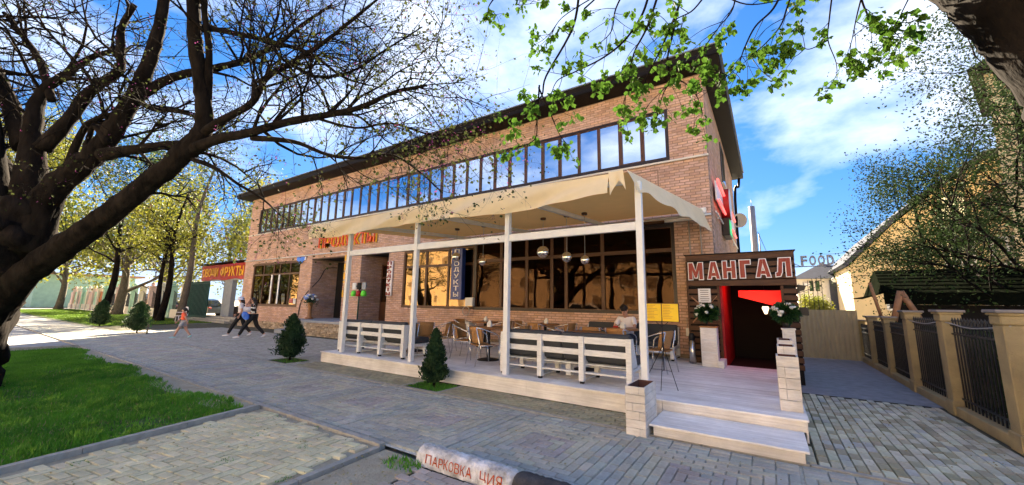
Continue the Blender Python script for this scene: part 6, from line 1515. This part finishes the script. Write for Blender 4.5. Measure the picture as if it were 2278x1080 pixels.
# ================================================================== THE MAPLE OVERHEAD
mt = thing('maple_tree', 'big dark maple limb in the upper right corner with leafy twigs hanging over the street', 'tree', (3.2, 1.6, 0))
wood, twg = MB(), MB(); g = np.random.default_rng(300)
P = [np.array([*at(a, b, c), d * c / F_PX]) for a, b, c, d in ((3050, 1000, 1.75, 230), (2800, 640, 1.75, 180), (2620, 380, 1.75, 150), (2500, 190, 1.75, 140), (2390, 30, 1.8, 135), (2260, -95, 1.9, 130), (2120, -210, 2.0, 125), (1950, -360, 2.1, 120))]
p0 = P[0][:3].copy(); P = [np.array([p0[0] + .35, p0[1] - .1, -.05, .55]), np.array([p0[0] + .2, p0[1] - .05, .4, .48])] + P
S = spline(P, 7); wood.tube([s[:3] + g.normal(size=3) * .006 for s in S], [s[3] * (1 + g.uniform(-.03, .03)) for s in S], 26)
leafpts = []
def hang(pts, rpx, kids=5, d0=2.9, sub=.3):
    P = [np.array([*at(a, b, d0 + dd), 0.0]) for a, b, dd in pts]; S = spline(P, 6); n = len(S)
    twg.tube([s[:3] for s in S], [max(.0016, rpx * d0 / F_PX * (1 - .8 * i / n)) for i in range(n)], 5, cap=False)
    leafpts.append(S[-1][:3])
    for k in range(kids):
        i = int(n * g.uniform(.25, .95)); q = S[i][:3]; ax = S[min(i + 1, n - 1)][:3] - S[i - 1][:3]; ax /= np.linalg.norm(ax); d = ax * .6 + g.normal(size=3) * .55 + np.array([0, 0, -.15]); d /= np.linalg.norm(d)
        L = sub * g.uniform(.45, 1.1); q2 = q + d * L * .5 + g.normal(size=3) * .015; q3 = q + d * L + np.array([0, 0, -.06 * L]) + g.normal(size=3) * .015
        twg.tube(spline([q, q2, q3], 3), [.0028, .0026, .0024, .002, .0018, .0016, .0014], 4, cap=False); leafpts.append(q3)
        if g.random() < .6:
            d2 = d + g.normal(size=3) * .7; d2 /= np.linalg.norm(d2); q4 = q2 + d2 * L * .5; twg.tube([q2, q4], [.002, .0013], 4, cap=False); leafpts.append(q4)
# long twigs traced from the crown above the frame (photo pixels), with depth wander
hang([(1290, -40, 0), (1275, 60, 0), (1215, 170, .05), (1200, 220, .05), (1130, 250, .1), (1110, 260, .1)], 3.2, 5)
hang([(1200, 190, 0), (1195, 260, 0), (1190, 310, .05), (1150, 330, .1)], 2.2, 4, 2.95, .22)
hang([(1198, 195, 0), (1225, 255, 0), (1245, 300, 0), (1265, 325, 0)], 2.0, 5, 2.95, .2)
hang([(1300, 20, 0), (1330, -10, 0), (1250, 40, 0), (1225, 85, 0)], 2.0, 4, 3.0)
hang([(1450, -40, .1), (1430, 30, .1), (1390, 90, .05), (1340, 130, 0), (1280, 160, 0), (1240, 180, 0), (1225, 215, 0)], 3.2, 8)
hang([(1470, -30, 0), (1440, 60, 0), (1410, 120, 0), (1400, 180, 0), (1385, 240, 0)], 3.0, 10)
hang([(1530, -40, 0), (1500, 40, 0), (1470, 110, 0), (1440, 170, 0), (1420, 225, 0)], 3.0, 9)
hang([(1520, -40, 0), (1500, 60, 0), (1485, 130, 0), (1490, 180, 0), (1475, 210, 0), (1460, 265, 0)], 3.0, 9)
hang([(1490, 170, 0), (1530, 190, 0), (1555, 225, 0), (1565, 265, 0)], 2.0, 7, 2.9, .22)
hang([(1400, -40, .2), (1370, 20, .2), (1360, 70, .15), (1330, 100, .1)], 2.6, 8, 3.0)
hang([(1590, -40, 0), (1545, 20, 0), (1510, 40, 0), (1480, 60, 0)], 2.4, 8, 2.9)
hang([(1640, -40, 0), (1630, 20, 0), (1600, 60, 0), (1570, 100, 0)], 2.2, 6, 2.8)
hang([(1750, -40, 0), (1720, 20, 0), (1680, 60, 0), (1655, 110, 0), (1640, 150, 0), (1610, 175, 0)], 2.8, 9, 2.7)
hang([(1770, -40, 0), (1750, 20, 0), (1735, 60, 0), (1700, 100, 0), (1670, 125, 0), (1690, 125, 0)], 2.4, 9, 2.7)
hang([(1855, -40, 0), (1845, 40, 0), (1842, 90, 0), (1860, 140, 0), (1862, 180, 0)], 2.0, 3, 2.6, .2)
hang([(1842, 90, 0), (1800, 110, 0), (1780, 100, 0)], 1.6, 3, 2.6, .18)
hang([(1910, -40, 0), (1920, 10, 0), (1945, 60, 0), (1965, 80, 0), (2000, 75, 0), (2025, 72, 0)], 2.4, 6, 2.5, .22)
hang([(1915, 0, 0), (1905, 40, 0), (1895, 90, 0), (1885, 120, 0)], 1.8, 4, 2.5, .2)
hang([(2030, -20, 0), (2015, 10, 0), (1990, 60, 0), (1975, 80, 0)], 1.8, 4, 2.4, .2)
hang([(1120, -30, 0), (1090, 10, 0), (1085, 30, 0)], 2.2, 4, 3.1, .2)
hang([(1165, -30, 0), (1150, 5, 0), (1155, 12, 0)], 2.2, 4, 3.1, .2)
hang([(1590, -20, .1), (1660, 10, .1), (1740, 0, .1), (1800, -20, .1)], 2.0, 6, 2.9, .25)
wood.build('trunk', 'bark', mt); twg.build('twigs', 'bark', mt)
# five lobed leaves drooping in small tufts
def maple_leaf_mesh(seed):
    gg = random.Random(seed); out_ = []
    for k in range(11):
        a = rad(-150 + 300 * k / 10); r_ = (1.0 if k == 5 else .9 if k in (3, 7) else .6 if k in (1, 9) else .66 if k % 2 == 0 else .7) * gg.uniform(.9, 1.1)
        out_.append((r_ * math.sin(a) * .55, r_ * math.cos(a) * .55 + .3))
    v = [(0, 0, 0), (0, .35, -.03)] + [(x, y, .10 * abs(x) * 2 - .10 * y * y + gg.uniform(-.03, .03)) for x, y in out_]
    f = [(1, i + 2, i + 3) for i in range(10)] + [(0, 1, 2), (0, 12, 1)]
    return np_mesh('leaf', np.array(v), np.array(f))
lm = [maple_leaf_mesh(s) for s in range(4)]
for m_ in lm: m_.materials.append(M['leaf_maple'])
inst = []
for p in leafpts:
    for k in range(int(g.integers(8, 14))):
        a = g.uniform(0, 6.28); tilt = g.uniform(.4, 1.45); s = g.uniform(.02, .046)
        R_ = Matrix.Rotation(a, 4, 'Z') @ Matrix.Rotation(-tilt, 4, 'X') @ Matrix.Rotation(g.uniform(-.5, .5), 4, 'Y')
        inst.append((Matrix.Translation(Vector(p + g.normal(size=3) * .022)) @ R_ @ Matrix.Scale(s * 1.35, 4), s, int(g.integers(0, 4))))
inst.sort(key=lambda q: -q[1])
OM = Matrix.Translation(-ORG[mt.name])
for mtx, s, k in inst[:300]:
    o = link(bpy.data.objects.new('leaf', lm[k])); o.parent = mt; o.matrix_local = OM @ mtx
V, Fc = [], []; base_v = [np.array([v.co[:] for v in m_.vertices]) for m_ in lm]; base_f = np.array([p.vertices[:] for p in lm[0].polygons])
for i, (mtx, s, k) in enumerate(inst[300:]):
    A_ = np.array(OM @ mtx); V.append(base_v[k] @ A_[:3, :3].T + A_[:3, 3]); Fc.append(base_f + i * 13)
put_mesh('leaf_mass', np_mesh('leaf_mass', np.concatenate(V), np.concatenate(Fc)), 'leaf_maple', mt, kind='stuff')
# tall street trees whose high crowns fill the sky behind the old tree and shade the pavement
for k, (x, y, h, lf, sz) in enumerate(((-44, 2.0, 15, 'leaf_bright', .22), (-42, 7.6, 13, 'leaf_mid', .2), (-58, 4.2, 16, 'leaf_bright', .28))):
    tree('street_tree', ('tall tree on the road verge behind the old leaning tree', 'tall airy tree rising in front of the long pale fence', 'tallest distant tree at the end of the pavement')[k], (x, y, 0), h, (0, .8), .26, 1, lf, 'bark', 4.6, 4, sz, 400 + k, (7, 5, 3), fork=.38, jitter=.42, limbs=13, group=GR)

# ================================================================== PEOPLE
def skin_mesh(nodes, edges, sub=2):
    names = list(nodes); me = bpy.data.meshes.new('body'); me.from_pydata([nodes[n][0] for n in names], [(names.index(a), names.index(b)) for a, b in edges], [])
    o = link(bpy.data.objects.new('body', me)); md = o.modifiers.new('s', 'SKIN'); md.use_smooth_shade = True
    sv = me.skin_vertices[0].data
    for i, n in enumerate(names): r = nodes[n][1]; sv[i].radius = r if hasattr(r, '__len__') else (r, r); sv[i].use_root = (i == 0)
    ss = o.modifiers.new('d', 'SUBSURF'); ss.levels = sub; ss.render_levels = sub
    dg = bpy.context.evaluated_depsgraph_get(); res = bpy.data.meshes.new_from_object(o.evaluated_get(dg)); bpy.data.objects.remove(o)
    res.polygons.foreach_set('use_smooth', np.ones(len(res.polygons), dtype=bool)); return res
def hand(mb, wrist, d, s, curl):
    """palm, four fingers and a thumb"""
    w, d = Vector(wrist), Vector(d).normalized(); u = d.orthogonal().normalized(); n_ = d.cross(u)
    mb.tube([w, w + d * .05 * s, w + d * .09 * s], [.026 * s, .036 * s, .032 * s], 8)
    for k, l in enumerate((.06, .072, .068, .052)):
        b = w + d * .085 * s + u * (-.027 + .018 * k) * s; e1 = b + d * l * .5 * s + n_ * .008 * s; e2 = b + d * l * (1 - .4 * curl) * s + n_ * l * curl * .6 * s; mb.tube([b, e1, e2], [.0095 * s, .009 * s, .007 * s], 6)
    b = w + d * .035 * s - u * .03 * s; mb.tube([b, b + (d * .6 - u * .6) * .04 * s, b + (d * 1.0 - u * .5) * .065 * s + n_ * .012 * s], [.012 * s, .011 * s, .008 * s], 6)
def person(label, J, s, clothes, hair, loc, rz, extra=None, group=None):
    """J: joints in metres (local, facing +X); s: size factor"""
    r = thing('person', label, 'person', (0, 0, 0)); V_ = lambda n: Vector(J[n])
    nod = {'pelvis': (J['pelvis'], (.13 * s, .10 * s)), 'chest': (J['chest'], (.15 * s, .11 * s)), 'neck': (J['neck'], .052 * s), 'head0': (tuple(V_('neck').lerp(V_('head'), .45)), .068 * s), 'head': (J['head'], (.085 * s, .092 * s)), 'top': (tuple(V_('head') + (V_('head') - V_('neck')).normalized() * .07 * s), .062 * s)}
    ed = [('pelvis', 'chest'), ('chest', 'neck'), ('neck', 'head0'), ('head0', 'head'), ('head', 'top')]
    for sd_ in 'lr':
        for a, b, ra in (('chest', 'sho', .058), ('sho', 'elb', .042), ('elb', 'wri', .028)): nod[b + sd_] = (J[b + sd_], ra * s); ed.append((a + (sd_ if a != 'chest' else ''), b + sd_))
        for a, b, ra in (('pelvis', 'hip', .095), ('hip', 'kne', .062), ('kne', 'ank', .04)): nod[b + sd_] = (J[b + sd_], ra * s); ed.append((a + (sd_ if a != 'pelvis' else ''), b + sd_))
    me = skin_mesh(nod, ed); body = put_mesh('body', me, 'skin', r)
    # face, hands and ears belong to the body mesh
    mb = MB(); hd = V_('head'); fw = Vector(J.get('look', (1, 0, 0))).normalized(); sd2 = fw.cross(Vector((0, 0, 1))).normalized(); upv = sd2.cross(fw)
    mb.tube([hd + fw * .085 * s + upv * .02 * s, hd + fw * .108 * s - upv * .022 * s, hd + fw * .088 * s - upv * .03 * s], [.009 * s, .015 * s, .008 * s], 7)
    for q in (-1, 1): mb.ball(hd + sd2 * .088 * s * q - upv * .005 * s, .024 * s, 8, (.6, .5, 1.2))
    for sd_ in 'lr': hand(mb, J['wri' + sd_], V_('wri' + sd_) - V_('elb' + sd_), s, .5)
    f_ = mb.build('face_and_hands', 'skin', r)
    mb = MB()
    for q in (-1, 1): mb.ball(hd + fw * .083 * s + sd2 * .033 * s * q + upv * .014 * s, .011 * s, 8)
    mb.build('eyes', 'hair', r); mb = MB(); mb.ball(hd + fw * .087 * s - upv * .055 * s, .02 * s, 8, (.5, .9, .3)); mb.build('mouth', 'red_brick_paint', r)
    for nm, mtl, parts, k in clothes:
        nd2, ed2 = {}, []
        for a, b, ra, rb in parts:
            for n_, q in ((a, ra), (b, rb)):
                key = n_ if n_ in J else n_
                if n_ in nd2: continue
                if '>' in n_: p, q2, t_ = n_.split('>'); pos = tuple(V_(p).lerp(V_(q2), float(t_)))
                else: pos = J[n_]
                nd2[n_] = (pos, tuple(x * s for x in q) if hasattr(q, '__len__') else q * s)
            ed2.append((a, b))
        put_mesh(nm, skin_mesh(nd2, ed2), mtl, r)
    if hair: hair(r, hd, fw, sd2, upv, s)
    for sd_ in 'lr':
        sh_ = J.get('shoe')
        if sh_:
            a = V_('ank' + sd_); d = Vector(J['toe' + sd_]).normalized(); mb = MB(); mb.tube([a - d * .06 * s + Vector((0, 0, -.045 * s)), a + Vector((0, 0, -.035 * s)), a + d * .1 * s + Vector((0, 0, -.055 * s)), a + d * .17 * s + Vector((0, 0, -.065 * s)), a + d * .195 * s + Vector((0, 0, -.068 * s))], [.03 * s, .046 * s, .044 * s, .034 * s, .012 * s], 10); mb.build('shoe', sh_, r)
    if extra: extra(r, V_, s)
    r.location = loc; r.rotation_euler = (0, 0, rz); return r
TEE = [('pelvis', 'chest', (.155, .115), (.175, .13)), ('chest', 'neck>chest>.35', 0, .085), ('chest', 'shol', 0, .078), ('shol', 'shol>elbl>.75', 0, .062), ('chest', 'shor', 0, .078), ('shor', 'shor>elbr>.75', 0, .062)]
TROU = [('pelvis', 'hipl', (.155, .12), .11), ('hipl', 'knel', 0, .085), ('knel', 'knel>ankl>.93', 0, .06), ('pelvis', 'hipr', 0, .11), ('hipr', 'kner', 0, .085), ('kner', 'kner>ankr>.93', 0, .06)]
def short_hair(r, hd, fw, sd2, upv, s):
    mb = MB(); mb.ball(hd - fw * .03 * s + upv * .042 * s, .1 * s, 16, (1, .97, 1)); o = mb.build('hair', 'hair', r)
    mb = MB()
    for k in range(12): a = rad(-50 + 100 * k / 11); mb.ball(hd + fw * .06 * s * math.cos(a) + sd2 * .07 * s * math.sin(a) + upv * .11 * s, .03 * s, 7)
    mb.build('quiff', 'hair', r)
def long_hair(hat):
    def f(r, hd, fw, sd2, upv, s):
        mb = MB(); mb.ball(hd - fw * .042 * s + upv * .03 * s, .1 * s, 16); mb.tube([hd - fw * .06 * s + upv * .02 * s, hd - fw * .1 * s - upv * .12 * s, hd - fw * .12 * s - upv * .28 * s, hd - fw * .13 * s - upv * .42 * s], [.08 * s, .08 * s, .06 * s, .02 * s], 10); mb.build('hair', 'hair', r)
        if hat:
            mb = MB(); mb.lathe(hd + upv * .03 * s, [(.165 * s, -.01 * s), (.12 * s, .03 * s), (.112 * s, .1 * s), (.07 * s, .135 * s), (0, .14 * s)], 18); mb.build('sun_hat', 'tee_white', r)
    return f
# seated man (local +X is the way he faces; the figure is turned to face the street)
JM = dict(pelvis=(0, 0, .56), chest=(.13, 0, .93), neck=(.20, 0, 1.10), head=(.30, .0, 1.24), look=(.75, 0, -.6), shol=(.14, .19, 1.02), shor=(.14, -.19, 1.02), elbl=(.30, .27, .80), elbr=(.30, -.27, .80), wril=(.52, .10, .795), wrir=(.52, -.08, .795),
          hipl=(.03, .1, .54), hipr=(.03, -.1, .54), knel=(.47, .14, .55), kner=(.47, -.14, .55), ankl=(.42, .14, .10), ankr=(.42, -.14, .10), toel=(1, 0, 0), toer=(1, 0, 0), shoe='shoe_white')
person('seated man in a white t-shirt bent over a table by the brick wall', JM, 1.0, [('shirt', 'tee_white', TEE, 0), ('trousers', 'denim', TROU, 0)], short_hair, (-3.10, 10.25, Z_D - .06), rad(-92))
mb = MB(); mb.bbox(-3.3, -3.02, 9.62, 9.76, Z_D + .757, Z_D + .79, .01); tag(mb.build('red_folder', 'red_banner'), 'red menu folder under the hands of the seated man', 'folder')
def walk(swing, s): return dict(pelvis=(0, 0, .95 * s), chest=(.03 * s, 0, 1.28 * s), neck=(.05 * s, 0, 1.44 * s), head=(.08 * s, 0, 1.57 * s), look=(1, 0, 0), shol=(.03 * s, .17 * s, 1.38 * s), shor=(.03 * s, -.17 * s, 1.38 * s),
    elbl=(-.06 * s, .23 * s, 1.12 * s), elbr=(.06 * s, -.23 * s, 1.12 * s), wril=(.02 * s, .22 * s, .90 * s), wrir=(.22 * s, -.2 * s, .95 * s), hipl=(0, .09 * s, .91 * s), hipr=(0, -.09 * s, .91 * s),
    knel=(swing * .55 * s, .09 * s, .50 * s), kner=(-swing * .30 * s, -.09 * s, .50 * s), ankl=(swing * .95 * s, .09 * s, .085 * s), ankr=(-swing * 1.0 * s, -.09 * s, .13 * s), toel=(1, 0, .05), toer=(.85, 0, -.5))
JW = walk(.42, 1.0); JW['shoe'] = 'shoe_white'
def bag_white(r, V_, s):
    mb = MB(); c = V_('pelvis') + Vector((-.2, .12, .22)); mb.ball(c, .17, 14, (1.25, .6, .85)); b = mb.build('shoulder_bag', 'tee_white', r); mb = MB(); mb.tube(spline([c + Vector((-.1, 0, .1)), V_('shol') + Vector((0, 0, .08)), c + Vector((.15, 0, .1))], 5), .012, 6); mb.build('bag_strap', 'tee_white', r)
person('woman in a white sun hat and white top walking past the kiosk', JW, 1.0, [('shirt', 'tee_white', TEE, 0), ('trousers', 'trouser_black', TROU, 0)], long_hair(True), (-19.75, 7.95, 0), rad(236), bag_white)
JW2 = walk(.47, 1.0); JW2.update(shoe='shoe_white', elbr=(.26, -.22, 1.34), wrir=(.22, -.10, 1.52), elbl=(.28, .22, 1.32), wril=(.20, .10, 1.54))
def bag_blue(r, V_, s):
    mb = MB(); c = V_('pelvis') + Vector((.25, .2, -.02)); mb.xform; mb.ball((0, 0, 0), .16, 14, (.8, .4, 1.2)); mb.xform(Matrix.Translation(c) @ Matrix.Rotation(.5, 4, 'Y')); mb.build('hand_bag', 'bag_blue', r)
person('woman in a black and white patterned top walking with a blue bag', JW2, 1.0, [('top', 'top_pattern', TEE[:2] + [('chest', 'shol', 0, .078), ('shol', 'shol>elbl>.4', 0, .062), ('chest', 'shor', 0, .078), ('shor', 'shor>elbr>.4', 0, .062)], 0), ('trousers', 'trouser_black', TROU, 0)], long_hair(False), (-18.45, 7.9, 0), rad(236), bag_blue)
JC = walk(.36, .72); JC.update(shoe='shoe_teal', elbl=(-.10, .2, .82), wril=(-.16, .22, .66), elbr=(.14, -.2, .82), wrir=(.26, -.18, .66))
def pony(r, hd, fw, sd2, upv, s):
    mb = MB(); mb.ball(hd - fw * .045 * s + upv * .035 * s, .106 * s, 14); mb.tube([hd - fw * .1 * s + upv * .05 * s, hd - fw * .17 * s - upv * .06 * s, hd - fw * .16 * s - upv * .22 * s], [.04 * s, .045 * s, .01 * s], 8); mb.build('hair', 'hair', r)
SHORT = [('pelvis', 'hipl', (.15, .12), .11), ('hipl', 'hipl>knel>.75', 0, .10), ('pelvis', 'hipr', 0, .11), ('hipr', 'hipr>kner>.75', 0, .10)]
person('small child in a coral t-shirt and striped shorts walking along the pavement', JC, .80, [('shirt', 'tee_orange', TEE, 0), ('shorts', 'stripes', SHORT, 0)], pony, (-20.3, 6.1, 0), rad(240))

# fallen leaves and crumbs on the paving
g = np.random.default_rng(900)
P = np.concatenate([np.stack([g.uniform(-3.7, -2.9, 260), g.uniform(.8, 3.05, 260), np.full(260, .022)], 1), np.stack([g.uniform(-9, .2, 160), g.uniform(3.1, 5.9, 160), np.full(160, .034)], 1), np.stack([g.uniform(-6.2, -3.7, 120), g.uniform(.6, 3.0, 120), np.full(120, .034)], 1), np.stack([g.uniform(.4, 2.2, 90), g.uniform(5.3, 9, 90), np.full(90, .034)], 1)])
o = put_mesh('leaf_litter', leaf_mesh('leaf_litter', P, .026, 901, flat=.93), 'grass_dry', kind='stuff'); o['label'] = 'scattered dry leaves and crumbs on the paving'; o['category'] = 'litter'
